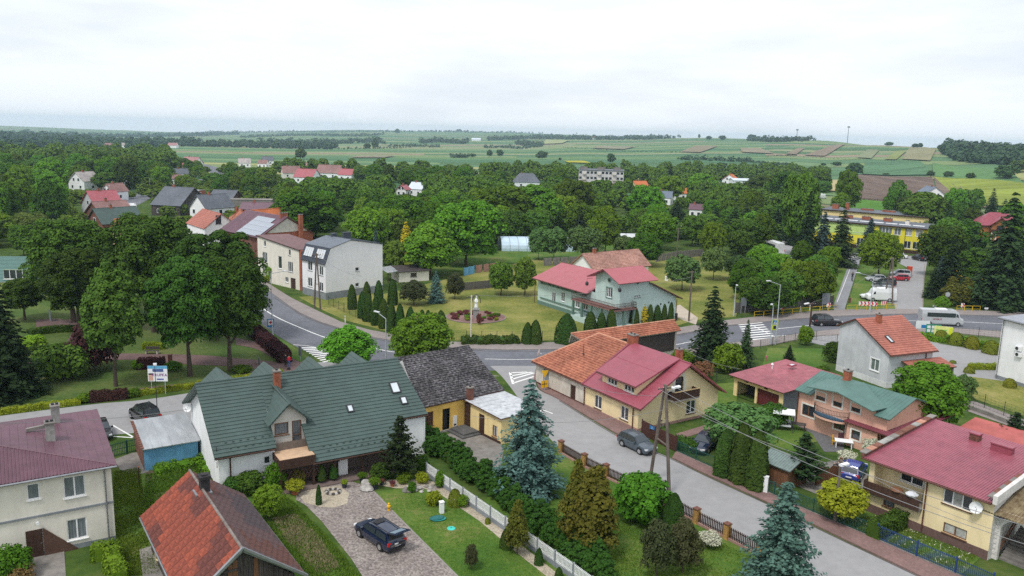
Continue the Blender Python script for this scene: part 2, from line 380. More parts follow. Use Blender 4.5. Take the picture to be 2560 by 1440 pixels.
def line_strip(name,pts,w,z,m,world=False,dash=None,kind='structure',parent=None,closed=False,k=6,smooth=True):
 c=pts if world else W_(pts)
 c=smooth_line(c,k)if(smooth and len(c)>2)else[Vector((p[0],p[1],0))for p in c]
 mb=MB();mb.use(m);acc=0
 seg=[]
 for i in range(len(c)-1):
  d=c[i+1]-c[i];L=d.length;d.normalize();s=0
  while s<L:
   e=min(L,s+0.5)if dash else L
   if not dash or((acc+(s+e)/2)%(dash[0]+dash[1]))<dash[0]:
    nrm=Vector((-d.y,d.x,0))*w/2;p,q=c[i]+d*s,c[i]+d*(e+0.01)
    mb.face([(*(p-nrm).xy,z),(*(q-nrm).xy,z),(*(q+nrm).xy,z),(*(p+nrm).xy,z)])
   s=e
  acc+=L
 return mb.build(name,kind=kind,parent=parent)
GRASS=ground_mat('grass_dark',[(0.035,0.065,0.016),(0.055,0.10,0.022),(0.10,0.135,0.035),(0.15,0.145,0.065)],0.12,2.5)
LAWN=ground_mat('lawn_dry',[(0.065,0.10,0.02),(0.125,0.15,0.03),(0.21,0.205,0.055),(0.30,0.26,0.10)],0.13,2.2)
LAWN_G=ground_mat('lawn_green',[(0.035,0.085,0.014),(0.058,0.125,0.018),(0.10,0.155,0.028),(0.19,0.18,0.07)],0.16,2.6)
MEADOW=ground_mat('meadow_bright',[(0.045,0.12,0.012),(0.065,0.17,0.016),(0.09,0.20,0.022)],0.1,1.6)
ASPH=mat('asphalt',(0.125,0.13,0.15),0.85,0.15,1.5,0.15,bscale=60,detail=9)
CONC=mat('concrete_paving',(0.275,0.272,0.275),0.9,0.07,1.1,0.15,detail=9)
CONC_D=mat('concrete_old',(0.20,0.185,0.17),0.95,0.22,1.2,0.15)
PAVE_R=mat('red_block_paving',(0.20,0.125,0.115),0.9,0.16,5,0.2)
PAVE_P=mat('park_block_paving',(0.135,0.085,0.08),0.9,0.18,4,0.2)
PAVE_G=mat('grey_block_paving',(0.24,0.21,0.20),0.9,0.12,4,0.2)
PAINT=mat('road_paint',(0.72,0.72,0.70),0.7,0.10,8)
KERB=mat('kerb_stone',(0.25,0.23,0.22),0.9,0.12,3)
SOIL=ground_mat('soil',[(0.06,0.045,0.03),(0.10,0.075,0.05),(0.15,0.12,0.085)],0.5,5)
GRAVEL=ground_mat('gravel_drive',[(0.20,0.17,0.155),(0.25,0.215,0.20),(0.31,0.275,0.25)],0.35,6,speck=(9,0.55,1.35),bump=0.9,bscale=12)
SAND=ground_mat('pale_gravel',[(0.30,0.26,0.20),(0.38,0.33,0.25),(0.45,0.40,0.33)],0.5,6,speck=(12,0.7,1.25),bump=0.6)
# main road
R_UP=[(180,500),(258,508)]
ROAD_UP=[(690,741),(724,766),(770,794),(840,819),(910,837.5),(965,851),(1080,867),(1200,874.5),(1290,876),(1380,875),(1530,862),(1690,838),(1835,812),(1920,805),(2020,795),(2145,789),(2295,785),(2410,788),(2512,790),(2700,797)]
ROAD_LO=[(632,796),(684,833),(727,860),(800,893),(880,915),(940,925),(1040,928),(1140,928),(1235,927),(1335,922),(1500,908),(1690,878),(1830,856),(1920,845),(2037,828),(2120,822),(2290,822),(2377,820),(2512,828),(2700,842)]
# far part of the same road, behind the park trees, curving round to the second bend
ROAD_UP=[(310,488),(268,498),(262,520),(330,560),(430,600),(560,655),(640,706)]+ROAD_UP
ROAD_LO=[(345,512),(322,516),(325,530),(345,556),(420,612),(520,680),(588,750)]+ROAD_LO
road_o,_ra,_rb=band('road',ROAD_UP,ROAD_LO,0.012,ASPH,k=8)
band('road',[(345,512),(400,486),(470,468),(540,452),(560,432),(548,420),(510,410)],[(310,488),(370,472),(440,458),(500,448),(525,432),(515,422),(480,412)],0.010,ASPH)
CEN=[(352,505),(300,512),(296,524),(338,558),(425,606),(540,668),(618,735),(655,769),(690,792),(740,815),(825,847.5),(940,872),(975,879)]
line_strip('road_marking',CEN,0.22,0.020,PAINT)
line_strip('road_marking',[(975,879),(1090,893),(1212,897.5)],0.16,0.020,PAINT,dash=(4,3))
line_strip('road_marking',[(1212,897.5),(1280,899),(1345,898)],0.16,0.020,PAINT,dash=(9,3))
line_strip('road_marking',[(1345,898),(1500,885),(1687,862),(1720,856),(1800,845)],0.18,0.020,PAINT)
line_strip('road_marking',[(1945,822),(2035,813),(2150,804),(2265,802),(2410,805),(2512,810),(2640,817)],0.18,0.020,PAINT)
# village street, side street
street_o,_,_=band('street',[(1225,915),(1262,950),(1340,1055),(1402,1121),(1509,1180),(1708,1285),(1812,1341),(1960,1422),(2150,1530)],[(1345,915),(1342,968),(1398,1000),(1549,1092),(1671,1143),(1766,1190),(1920,1261),(2073,1335),(2296,1440),(2420,1500)],0.016,CONC)
band('street',[(-260,1078),(0,1040),(232,1011),(355,1000),(475,982),(640,950),(740,925),(800,905),(880,914)],[(-260,1150),(0,1125),(235,1092),(360,1080),(480,1062),(640,1020),(760,985),(900,955),(1250,940)],0.008,CONC)
# pavements with kerbs (12 cm)
WALK_UP_OUT=[(300,482),(250,494),(245,518),(318,562),(425,595),(560,643),(655,700),(700,728),(725,744),(790,776),(857,808),(910,823),(980,837),(1060,849),(1127,856),(1280,859),(1435,855),(1560,842),(1690,822),(1730,815),(1835,799),(1920,790),(2020,780),(2120,775),(2240,773),(2295,774),(2410,776),(2512,780),(2700,787)]
band('pavement',ROAD_UP,WALK_UP_OUT,0.12,PAVE_G,k=8,kerb=0.12)
line_strip('kerb',[(687,745),(724,769),(770,796),(840,821),(910,840),(965,853),(1080,869),(1200,877),(1290,878.5),(1380,877.5),(1530,864.5),(1690,840),(1835,814),(1920,807),(2020,797),(2145,791),(2295,787),(2410,790),(2512,792),(2700,799)],0.16,0.022,mat('kerb_dark',(0.10,0.085,0.08),0.9))
band('pavement',[(1690,878),(1830,858),(1920,847),(2037,830),(2120,824),(2290,824),(2377,822),(2512,830),(2700,844)],[(1690,892),(1830,872),(1920,864),(2037,842),(2120,838),(2290,834),(2377,833),(2512,846),(2700,862)],0.11,PAVE_G,kerb=0.12)
band('pavement',[(1347,925),(1346,970),(1398,1000),(1549,1090),(1595,1112)],[(1339,925),(1339,957),(1405,986),(1520,1044),(1603,1086)],0.12,PAVE_R,kerb=0.12,k=4)
band('pavement',[(1680,1146),(1766,1188),(1920,1258),(2073,1332),(2296,1440),(2420,1500)],[(1690,1130),(1790,1176),(1935,1240),(2085,1306),(2348,1421),(2500,1490)],0.12,PAVE_R,kerb=0.12,k=4)
line_strip('kerb',[(1398,1002),(1549,1094),(1671,1145),(1766,1191),(1920,1262),(2073,1336),(2296,1442)],0.14,0.024,MATS['kerb_dark'])
# park: grass, block-paved paths
sheet('park_lawn',[(-400,1060),(0,1022),(232,1005),(475,972),(640,935),(790,905),(700,845),(600,770),(500,690),(200,640),(0,640),(-400,700)],0.004,GRASS)
band('park_path',[(-300,1050),(0,1020),(145,1003),(340,972),(545,948),(640,925),(750,905)],[(-300,1062),(0,1032),(145,1012),(340,985),(545,960),(660,932),(765,918)],0.020,PAVE_P)
band('park_path',[(760,920),(690,905),(600,897),(500,888),(330,884),(250,880),(175,850)],[(745,938),(660,925),(560,915),(480,912),(330,900),(250,900),(140,880)],0.024,PAVE_P)
band('park_path',[(755,905),(690,880),(650,858),(590,845)],[(765,922),(690,898),(640,873),(590,862)],0.028,PAVE_P)
band('park_path',[(90,800),(150,798),(205,815),(200,850),(160,900),(95,910)],[(90,818),(140,814),(175,828),(170,850),(140,882),(80,890)],0.032,PAVE_P)
sheet('park_path',[(130,815),(165,800),(215,790),(260,810),(200,835)],0.036,PAVE_P)
sheet('park_path',[(60,900),(110,885),(130,915),(80,940)],0.038,PAVE_P)
sheet('verge',[(640,800),(690,838),(727,865),(765,895),(752,906),(690,878),(640,850),(600,820)],0.040,LAWN_G)
# hatched island
mb=MB();mb.use(PAINT)
for i in range(9):
 t=i/9.0
 x0,y0=752+62*t,866+40*t
 x1,y1=790+62*t,868+26*t
 a,b=P(x0,y0+4),P(x1+16,y1+2);d=Vector(b)-Vector(a);n=Vector((-d.y,d.x,0)).normalized()*0.22
 mb.face([Vector(a)-n+Vector((0,0,0.022)),Vector(b)-n+Vector((0,0,0.022)),Vector(b)+n+Vector((0,0,0.022)),Vector(a)+n+Vector((0,0,0.022))])
mb.build('road_marking',kind='structure')
line_strip('road_marking',[(733,862),(775,866),(840,880)],0.15,0.022,PAINT)
mb=MB();mb.use(PAINT)
for(x0,y0),(x1,y1)in(((1276,932),(1318,930)),((1276,940),(1330,930)),((1280,948),(1335,932)),((1285,957),(1335,941)),((1275,931),(1283,960))):
 a,b=Vector(P(x0,y0,0.024)),Vector(P(x1,y1,0.024));d=b-a;n=Vector((-d.y,d.x,0)).normalized()*0.16
 mb.face([a-n,b-n,b+n,a+n])
mb.build('road_marking',kind='structure')
mb=MB();mb.use(PAINT)
for i in range(8):
 t=i/7.0
 a=Vector(P(1846+22*t,812+38*t,0.024));b=Vector(P(1905+34*t,806+38*t,0.024));d=b-a;n=Vector((-d.y,d.x,0)).normalized()*0.25
 mb.face([a-n,b-n,b+n,a+n])
mb.build('road_marking',kind='structure')
mb=MB();mb.use(PAINT)
for(x0,y0),(x1,y1)in(((1878,812),(1920,833)),((1925,842),(1965,838)),((1345,1020),(1382,1034)),((1345,1020),(1362,1036)),((258,1072),(282,1063)),((282,1063),(332,1092)),((270,1090),(332,1094))):
 a,b=Vector(P(x0,y0,0.026)),Vector(P(x1,y1,0.026));d=b-a;n=Vector((-d.y,d.x,0)).normalized()*0.09
 mb.face([a-n,b-n,b+n,a+n])
mb.build('road_marking',kind='structure')
# lawns and yards
sheet('lawn',[(745,742),(800,772),(860,800),(980,832),(1128,851),(1280,854),(1435,850),(1560,836),(1700,812),(1740,800),(1700,700),(1640,640),(1340,648),(1150,690),(960,735),(900,735)],0.010,LAWN)
sheet('lawn',[(1640,640),(1740,800),(1840,792),(1860,700),(1830,655),(1740,640)],0.014,LAWN)
sheet('footpath',[(1690,765),(1700,762),(1745,795),(1740,812),(1705,800),(1688,790)],0.018,mat('sandy_path',(0.42,0.36,0.29),0.95,0.1,2))
sheet('lawn',[(1020,620),(1640,610),(1640,640),(1340,650),(1150,675),(1000,690)],0.016,LAWN_G)
sheet('lawn',[(2080,640),(2145,655),(2090,770),(1930,790),(1920,700)],0.008,LAWN_G)
sheet('lawn',[(2150,655),(2250,660),(2285,690),(2275,700),(2240,780),(2115,782)],0.010,LAWN_G)
# cycle path, school lane and car park
sheet('cycle_path',[(2127,645),(2152,645),(2112,772),(2126,790),(2095,792),(2083,770)],0.018,mat('path_grey',(0.22,0.225,0.24),0.9,0.08,3))
line_strip('path_edging',[(2129,650),(2085,768)],0.35,0.024,PAVE_G);line_strip('path_edging',[(2149,650),(2110,768)],0.35,0.024,PAVE_G)
line_strip('road_marking',[(2133,652),(2093,755)],0.10,0.030,PAINT)
sheet('cycle_path',[(2118,648),(2130,632),(2150,632),(2156,650)],0.016,CONC)
sheet('car_park',[(2230,640),(2320,640),(2310,700),(2305,785),(2240,784),(2236,760),(2180,748),(2185,700),(2230,690),(2280,690),(2275,672),(2250,660)],0.014,CONC)
sheet('car_park',[(1955,602),(1985,596),(1998,640),(1990,655),(1940,650)],0.012,CONC)
line_strip('kerb',[(2312,660),(2308,720),(2306,780)],0.25,0.030,PAVE_G)
sheet('street',[(2515,740),(2760,700),(2760,800),(2512,782)],0.012,mat('asphalt_pale',(0.20,0.20,0.205),0.9,0.15,2))
sheet('yard',[(2290,826),(2300,824),(2480,860),(2700,890),(2700,1010),(2420,985),(2345,915),(2300,880)],0.012,CONC)
sheet('yard',[(1960,842),(2100,832),(2100,870),(2050,862)],0.010,CONC)
sheet('lawn',[(1920,870),(2080,872),(2092,900),(2010,935),(1900,930)],0.008,LAWN_G)
sheet('lawn',[(2290,830),(2512,846),(2512,872),(2480,880),(2350,860)],0.022,GRASS)
sheet('lawn',[(2410,940),(2560,960),(2700,980),(2700,1060),(2560,1040),(2440,1000),(2400,960)],0.024,LAWN)
sheet('footpath',[(2408,1000),(2440,1005),(2560,1050),(2700,1080),(2700,1120),(2540,1072),(2400,1022)],0.028,PAVE_G)
sheet('lawn',[(1790,960),(1850,955),(1840,1010),(1790,1030)],0.010,LAWN_G)
sheet('lawn',[(1860,1060),(2010,1030),(2060,1090),(2010,1130),(1880,1120)],0.012,LAWN_G)
sheet('patio',[(1980,1040),(2010,1045),(2110,1100),(2110,1130),(2060,1130),(2030,1085),(1985,1060)],0.020,mat('patio_stone',(0.12,0.12,0.125),0.85,0.15,3))
sheet('driveway',[(2040,1160),(2100,1150),(2170,1170),(2165,1220),(2100,1260),(1990,1215)],0.014,CONC_D)
sheet('lawn',[(2140,1230),(2260,1260),(2480,1370),(2400,1440),(2350,1415),(2085,1300)],0.012,LAWN_G)
sheet('driveway',[(1690,1085),(1790,1055),(1800,1065),(1700,1100)],0.016,PAVE_R)
# front garden, gravel drive of the green-roofed house
sheet('lawn',[(1060,1200),(1130,1230),(1210,1300),(1330,1410),(1400,1480),(1200,1500),(1050,1380),(930,1230),(980,1225)],0.010,LAWN_G)
sheet('lawn',[(1400,1130),(1510,1190),(1710,1296),(1815,1350),(1960,1425),(2150,1540),(1500,1560),(1250,1380),(1210,1250),(1320,1180)],0.008,LAWN_G)
drive_o=sheet('driveway',[(742,1222),(800,1205),(880,1205),(925,1218),(948,1240),(985,1280),(1060,1355),(1145,1440),(1215,1510),(930,1510),(905,1440),(880,1400),(840,1350),(805,1305),(765,1265),(740,1250)],0.014,GRAVEL)
line_strip('kerb',[(925,1222),(948,1245),(985,1283),(1060,1358),(1145,1443),(1215,1512)],0.12,0.05,KERB,smooth=False)
sheet('gravel_bed',[(745,1236),(780,1222),(850,1215),(873,1235),(868,1260),(835,1270),(800,1268),(762,1258)],0.020,SAND)
sheet('lawn',[(300,1180),(345,1165),(440,1190),(680,1225),(740,1225),(742,1258),(775,1300),(820,1345),(870,1405),(905,1450),(930,1510),(560,1530),(300,1500),(290,1350)],0.009,LAWN_G)
sheet('yard',[(1105,1090),(1160,1075),(1240,1100),(1260,1120),(1250,1180),(1200,1160),(1140,1120)],0.012,CONC_D)
sheet('garden_bed',[(365,1180),(500,1150),(560,1190),(560,1215),(430,1280),(360,1300)],0.016,SOIL)
sheet('yard',[(285,1150),(330,1133),(362,1130),(372,1180),(340,1190),(300,1175)],0.020,CONC_D)
sheet('terrace',[(60,1400),(160,1370),(165,1440),(160,1500),(40,1500)],0.018,CONC_D)
sheet('terrace',[(348,1378),(400,1360),(440,1440),(450,1480),(362,1480)],0.08,CONC_D)
sheet('gravel_bed',[(1062,1200),(1100,1210),(1140,1238),(1225,1300),(1330,1385),(1400,1440),(1370,1445),(1300,1390),(1200,1305),(1105,1240),(1060,1222),(990,1222),(935,1212),(930,1200)],0.022,SAND)
# ------------------------------------------------------------------ foliage
L_OAK=leaf_mat('leaf_dark',(0.017,0.050,0.008),(0.080,0.165,0.020),.15)
L_MID=leaf_mat('leaf_mid',(0.030,0.088,0.008),(0.150,0.285,0.020),.25)
L_LIT=leaf_mat('leaf_light',(0.050,0.140,0.010),(0.155,0.320,0.026),0.25)
L_BLU=leaf_mat('needle_blue',(0.030,0.075,0.062),(0.140,0.250,0.215),0.08,0.12)
L_SPR=leaf_mat('needle_green',(0.014,0.034,0.012),(0.040,0.075,0.024),0.1)
L_THU=leaf_mat('thuja_green',(0.020,0.052,0.010),(0.055,0.110,0.018),0.15,0.12)
L_THD=leaf_mat('thuja_lush',(0.022,0.060,0.010),(0.065,0.135,0.018),0.15,0.1)
L_YEL=leaf_mat('leaf_golden',(0.30,0.22,0.02),(0.62,0.46,0.03),0.2,0.1)
L_OLV=leaf_mat('conifer_olive',(0.040,0.058,0.010),(0.150,0.150,0.020),0.15,0.1)
L_PIN=leaf_mat('pine_dull',(0.026,0.036,0.014),(0.075,0.085,0.034),0.1,0.1)
L_LIM=leaf_mat('leaf_lime',(0.13,0.18,0.01),(0.30,0.35,0.025),0.25,0.1)
L_WIL=leaf_mat('willow_leaf',(0.07,0.11,0.02),(0.19,0.24,0.05),0.3,0.1)
L_RED=leaf_mat('leaf_purple',(0.030,0.014,0.014),(0.085,0.035,0.03),0.15,0.1)
L_CRM=leaf_mat('heather_red',(0.08,0.025,0.025),(0.20,0.06,0.055),0.15,0.1)
L_FAR=leaf_mat('leaf_far',(0.024,0.062,0.020),(0.080,0.145,0.034),0.2,0.2)
L_BRN=leaf_mat('leaf_dry',(0.12,0.07,0.03),(0.26,0.16,0.07),0.15,0.1)
L_WHT=leaf_mat('blossom_white',(0.30,0.32,0.20),(0.75,0.75,0.62),0.15,0.1)
BARK=mat('bark',(0.085,0.065,0.05),0.95,0.25,5,0.4,streak=(1,1,0.2))
BARK_P=mat('bark_grey',(0.14,0.12,0.10),0.95,0.22,5,0.4,streak=(1,1,0.2))
def _unit(n,g):
 v=g.normal(size=(n,3));return v/np.linalg.norm(v,axis=1,keepdims=True)
def leaves(c,nrm,size,g,aspect=1.0,jitter=0.55,down=0.0):
 """quads at centres c facing roughly nrm"""
 n=len(c);nn=nrm+jitter*_unit(n,g);nn/=np.linalg.norm(nn,axis=1,keepdims=True)
 t=np.cross(nn,_unit(n,g));t/=np.maximum(np.linalg.norm(t,axis=1,keepdims=True),1e-6);b=np.cross(nn,t)
 s=(size*g.uniform(0.65,1.3,n))[:,None]/2
 V=np.stack([c-t*s-b*s*aspect*.7,c+t*s*.8-b*s*aspect,c+t*s+b*s*aspect*.8,c-t*s*.7+b*s*aspect],1)
 return V.reshape(-1,3)
def lumpy(n_cl,per,R,H,base,size,seed,shape='round',cl=0.30,hang=0.0):
 """crown of leaf clumps: n_cl clumps spread over a rounded envelope between z=base and z=H"""
 g=np.random.default_rng(seed);out=[]
 hc=(H-base)/2;zc=base+hc
 rot=g.uniform(0,6.28);lob=g.uniform(0.04,0.14,4)
 for i in range(n_cl):
  k=(i+0.5)/n_cl;cz=1-1.86*k;ph=i*2.39996+rot+g.normal()*0.25
  rr=math.sqrt(max(0,1-cz*cz))
  ir=0.80*(1+sum(lob[j]*math.sin((j+2)*ph+j+seed)for j in range(4)))*g.uniform(0.72,1.1)
  if shape=='round':w=rr**0.8
  elif shape=='dome':w=rr**0.55 if cz>-0.3 else rr**0.9
  elif shape=='tall':w=rr*(0.92-0.22*cz)
  elif shape=='cone':w=0.06+0.62*(1-cz)**0.8 if cz>-0.6 else 0.95-0.9*(-0.6-cz)
  c=np.array([cos(ph)*w*ir*R,sin(ph)*w*ir*R,zc+cz*hc*0.86*(0.82+0.28*g.random())])
  cr=cl*R*g.uniform(0.75,1.25)*(0.6+0.4*w)
  m=int(per*g.uniform(0.8,1.2));u=_unit(m,g)
  u[:,2]=np.where(u[:,2]<-0.35,-u[:,2],u[:,2])
  rad=cr*g.uniform(0.72,1.06,m)[:,None]
  p=c+u*rad*np.array([1,1,0.78])
  if hang:p[:,2]-=hang*g.random(m)**2*R
  nn=u+np.array([0,0,0.35])
  out.append(leaves(p,nn,size,g))
 m=int(n_cl*per*0.16);u=_unit(m,g);p=u*(g.random(m)**0.5)[:,None]*np.array([R,R,hc])*0.72+np.array([0,0,zc])
 out.append(leaves(p,u+np.array([0,0,0.5]),size*1.7,g))
 return np.concatenate(out)
def spruce(H,R,levels,nb,npt,size,seed,base=0.06,taper=0.85,droop=0.35,up=0.0):
 g=np.random.default_rng(seed);C=[];Nn=[];D=[]
 for i in range(levels):
  t=base+(1-base)*i/levels;z=H*t+g.normal()*H*0.006
  L0=R*(1-t)**taper*(1.0 if t>base+0.05 else 0.8)
  n=max(4,int(nb*(0.35+0.65*(1-t))));ph0=g.uniform(0,6.28)
  for j in range(n):
   ph=ph0+2*pi*j/n+g.normal()*0.14;L=L0*(1+.16*sin(3*ph+i*.8))*g.uniform(0.58,1.16)+0.08
   k=max(3,int(npt*L/R)+2);s=np.linspace(0.22,1.0,k)+g.normal(size=k)*0.02
   d=np.array([cos(ph),sin(ph),0]);side=np.array([-sin(ph),cos(ph),0])
   zz=z+L*(up*s-droop*s**1.6+0.16*s**4)
   for q in range(3):
    off=(g.normal(size=k)*0.13*L*(1-0.5*s))[:,None]
    c=d*(L*s)[:,None]+side*off;c[:,2]=zz+g.normal(size=k)*0.05*L-abs(off[:,0])*0.3
    C.append(c);Nn.append(np.tile(np.array([0,0,1.0])+d*0.45,(k,1)))
 return leaves(np.concatenate(C),np.concatenate(Nn),size,g,aspect=0.62,jitter=0.5)
def column(H,R,n,size,seed,shape=1.0,base=0.0,rag=0.12,tip=0.55):
 """dense clipped or columnar evergreen"""
 g=np.random.default_rng(seed);k=n
 t=g.random(k)**0.9;ph=g.uniform(0,2*pi,k)
 prof=np.sin(np.clip((1-t),0,1)**tip*pi/2)*np.clip(t*6+0.72,0,1)
 lob=1+0.07*np.sin(3*ph+seed)+0.05*np.sin(7*ph+9*t)
 rr=R*prof*lob*(1-rag*g.random(k));z=base+(H-base)*t
 p=np.stack([np.cos(ph)*rr,np.sin(ph)*rr,z],1);nn=np.stack([np.cos(ph),np.sin(ph),0.35+0*ph],1)
 return leaves(p,nn,size,g,aspect=1.5,jitter=0.5)
def trunk_mesh(name,h,r,m,seed,limbs=5,R=2.0,crown_base=2.0,H=8):
 g=random.Random(seed);b=MB()
 top=crown_base+(H-crown_base)*0.72;lean=g.uniform(-.03,.03)*h
 b.path([(0,0,-0.3),(lean*.3,0,crown_base*0.5),(lean,lean,crown_base),(lean*1.5,0,top)],r,8,r*0.28)
 for i in range(limbs):
  a=2*pi*i/limbs+g.uniform(-.4,.4);z0=crown_base*g.uniform(0.85,1.05)+(top-crown_base)*g.uniform(0,0.55);L=R*g.uniform(.55,.8)
  p0=(lean,lean,z0);p1=(lean+cos(a)*L*.5,lean+sin(a)*L*.5,z0+L*.45);p2=(lean+cos(a)*L,lean+sin(a)*L,z0+L*g.uniform(.7,1.0))
  b.path([p0,p1,p2],r*0.42,6,r*0.12)
 return b.mesh(name,m)
# kinds: name -> list of (crown mesh, trunk mesh, H, R)
KINDS={}
def kind(key,builder,nvar,H,R,leafm,bark=None,tr=0.25,cb=2.0,limbs=5):
 L=[]
 for i in range(nvar):
  cm=npmesh(key+'_crown',builder(i),4,leafm)
  tm=trunk_mesh(key+'_trunk',H,tr,bark or BARK,i*7+3,limbs,R,cb,H)
  L.append((cm,tm))
 KINDS[key]=(L,H,R)
kind('park',lambda i:lumpy(150,210,5.6,15,3.2,0.26,10+i,'dome',0.215),3,15,5.6,L_OAK,tr=0.42,cb=3.6)
kind('parklight',lambda i:lumpy(105,170,4.0,15,3.6,0.27,20+i,'tall',0.24,0.15),1,15,4.0,leaf_mat('leaf_ash',(.020,.052,.008),(.085,.150,.020),.15),tr=0.28,cb=4.5)
kind('broad',lambda i:lumpy(95,150,5.4,11,1.2,0.38,30+i,['dome','round','dome','tall'][i],0.25),4,11,5.4,L_MID,tr=0.3,cb=2.2)
L_OAK2=leaf_mat('leaf_deep',(0.022,0.068,0.009),(0.110,0.205,0.024),.2)
kind('broadd',lambda i:lumpy(90,135,5.2,12,1.2,0.42,40+i,['dome','tall','round'][i],0.28),3,12,5.2,L_OAK2,tr=0.3,cb=2.2)
kind('light',lambda i:lumpy(85,150,3.0,7,1.1,0.20,50+i,['round','tall'][i],0.28),2,7,3.0,L_LIT,tr=0.14,cb=1.5)
kind('orchard',lambda i:lumpy(55,110,3.0,6,1.0,0.27,60+i,'round',0.30),2,6,3.0,leaf_mat('leaf_orchard',(0.035,0.080,0.020),(0.12,0.21,0.06),0.2),tr=0.13,cb=1.2)
kind('far',lambda i:lumpy(34,42,5.5,11,0.6,1.0,70+i,['dome','round','tall'][i],0.32),3,11,5.5,L_FAR,tr=0.3,cb=1.0,limbs=2)
kind('bluespruce',lambda i:spruce(12,3.5,34,16,17,0.30,80+i,0.05,0.74,0.34),2,12,3.4,L_BLU,tr=0.2,cb=0.6,limbs=0)
kind('spruce',lambda i:spruce(14,4.2,32,14,13,0.46,90+i,0.04,0.85,0.42),2,14,4.0,L_SPR,tr=0.25,cb=0.6,limbs=0)
kind('greyspruce',lambda i:spruce(14,3.8,40,13,9,0.58,95+i,0.04,0.8,0.36),1,14,3.8,leaf_mat('needle_bluegrey',(0.030,0.058,0.052),(0.085,0.135,0.13),0.1,0.15),tr=0.25,cb=0.6,limbs=0)
kind('youngpine',lambda i:spruce(7,2.2,26,9,9,0.30,100+i,0.16,0.75,-0.15),1,7,2.2,L_SPR,tr=0.12,cb=1,limbs=0)
kind('thuja',lambda i:column(4,0.85,3000,0.16,110+i,tip=0.52),2,4,0.85,L_THU,tr=0.08,cb=0.3,limbs=0)
kind('cypress',lambda i:lumpy(90,75,1.9,6.5,0.2,0.16,120+i,'cone',0.30),2,6.5,1.9,L_OLV,tr=0.12,cb=0.6,limbs=0)
kind('cypgold',lambda i:lumpy(70,70,1.6,8.5,0.2,0.26,125+i,'cone',0.34),1,8.5,1.6,L_YEL,tr=0.12,cb=0.6,limbs=0)
kind('pine',lambda i:lumpy(60,110,2.0,4.5,0.5,0.15,130+i,'tall',0.34),2,4.5,2.0,L_PIN,tr=0.12,cb=0.6,limbs=4)
kind('bush',lambda i:lumpy(36,90,1.4,2.0,0.02,0.15,140+i,'round',0.42),2,2.0,1.4,L_MID,tr=0.05,cb=0.2,limbs=3)
kind('bushlight',lambda i:lumpy(50,120,1.6,2.6,0.02,0.16,150+i,'round',0.36),1,2.6,1.6,L_LIT,tr=0.05,cb=0.2,limbs=3)
kind('bushdark',lambda i:lumpy(40,90,1.6,2.4,0.02,0.18,160+i,'round',0.40),2,2.4,1.6,L_OAK,tr=0.05,cb=0.2,limbs=3)
kind('ball',lambda i:column(1.4,0.85,1500,0.10,170+i,tip=0.42,rag=0.05),1,1.4,0.85,leaf_mat('ball_olive',(0.09,0.12,0.012),(0.20,0.24,0.025),0.15,0.12),tr=0.05,cb=0.1,limbs=0)
kind('cone',lambda i:column(2.6,1.2,3200,0.11,175+i,tip=0.62,rag=0.06),1,2.6,1.2,L_THU,tr=0.06,cb=0.1,limbs=0)
kind('limebush',lambda i:lumpy(26,70,1.0,1.2,0.02,0.11,180+i,'round',0.42),1,1.2,1.0,L_LIM,tr=0.04,cb=0.1,limbs=0)
kind('redbush',lambda i:lumpy(16,40,0.5,0.7,0.02,0.10,190+i,'round',0.45),1,0.7,0.5,L_CRM,tr=0.03,cb=0.1,limbs=0)
kind('purplebush',lambda i:lumpy(40,80,1.6,2.6,0.02,0.17,195+i,'round',0.40),1,2.6,1.6,L_RED,tr=0.05,cb=0.2,limbs=3)
kind('willow',lambda i:lumpy(70,120,4.5,9,0.8,0.30,200+i,'dome',0.28,0.7),1,9,4.5,L_WIL,tr=0.25,cb=2,limbs=5)
kind('limetree',lambda i:lumpy(60,100,3.6,7.5,1.0,0.34,205+i,'round',0.30),1,7.5,3.6,L_LIM,tr=0.14,cb=1.4)
kind('whitebush',lambda i:lumpy(26,60,0.9,1.7,0.5,0.11,210+i,'round',0.42),1,1.7,0.9,L_WHT,tr=0.05,cb=0.5,limbs=3)
kind('drybush',lambda i:lumpy(26,50,1.0,1.6,0.05,0.12,215+i,'round',0.42),1,1.6,1.0,L_BRN,tr=0.04,cb=0.3,limbs=3)
NTREE=[0]
def plant(kd,loc,H,R,name,label,cat,group=None,trunk=True):
 L,h0,r0=KINDS[kd];i=NTREE[0];NTREE[0]+=1;cm,tm=L[i%len(L)]
 t=thing(name,label,cat,loc,(i*2.399)%6.283,group)
 t.scale=(R/r0,R/r0,H/h0)
 new_obj('crown',cm,t)
 if trunk:new_obj('trunk',tm,t)
 return t
def tree(kd,px,base,top,w,name,label,cat='tree',group=None,trunk=True):
 """px: column, base: row of the foot on the ground, top: row of the tip, w: crown width in photo pixels"""
 b=P(px,base);return plant(kd,b,max(0.3,height_over((px,base),top)),w/2*px_at(b),name,label,cat,group,trunk)
HEDGES={}
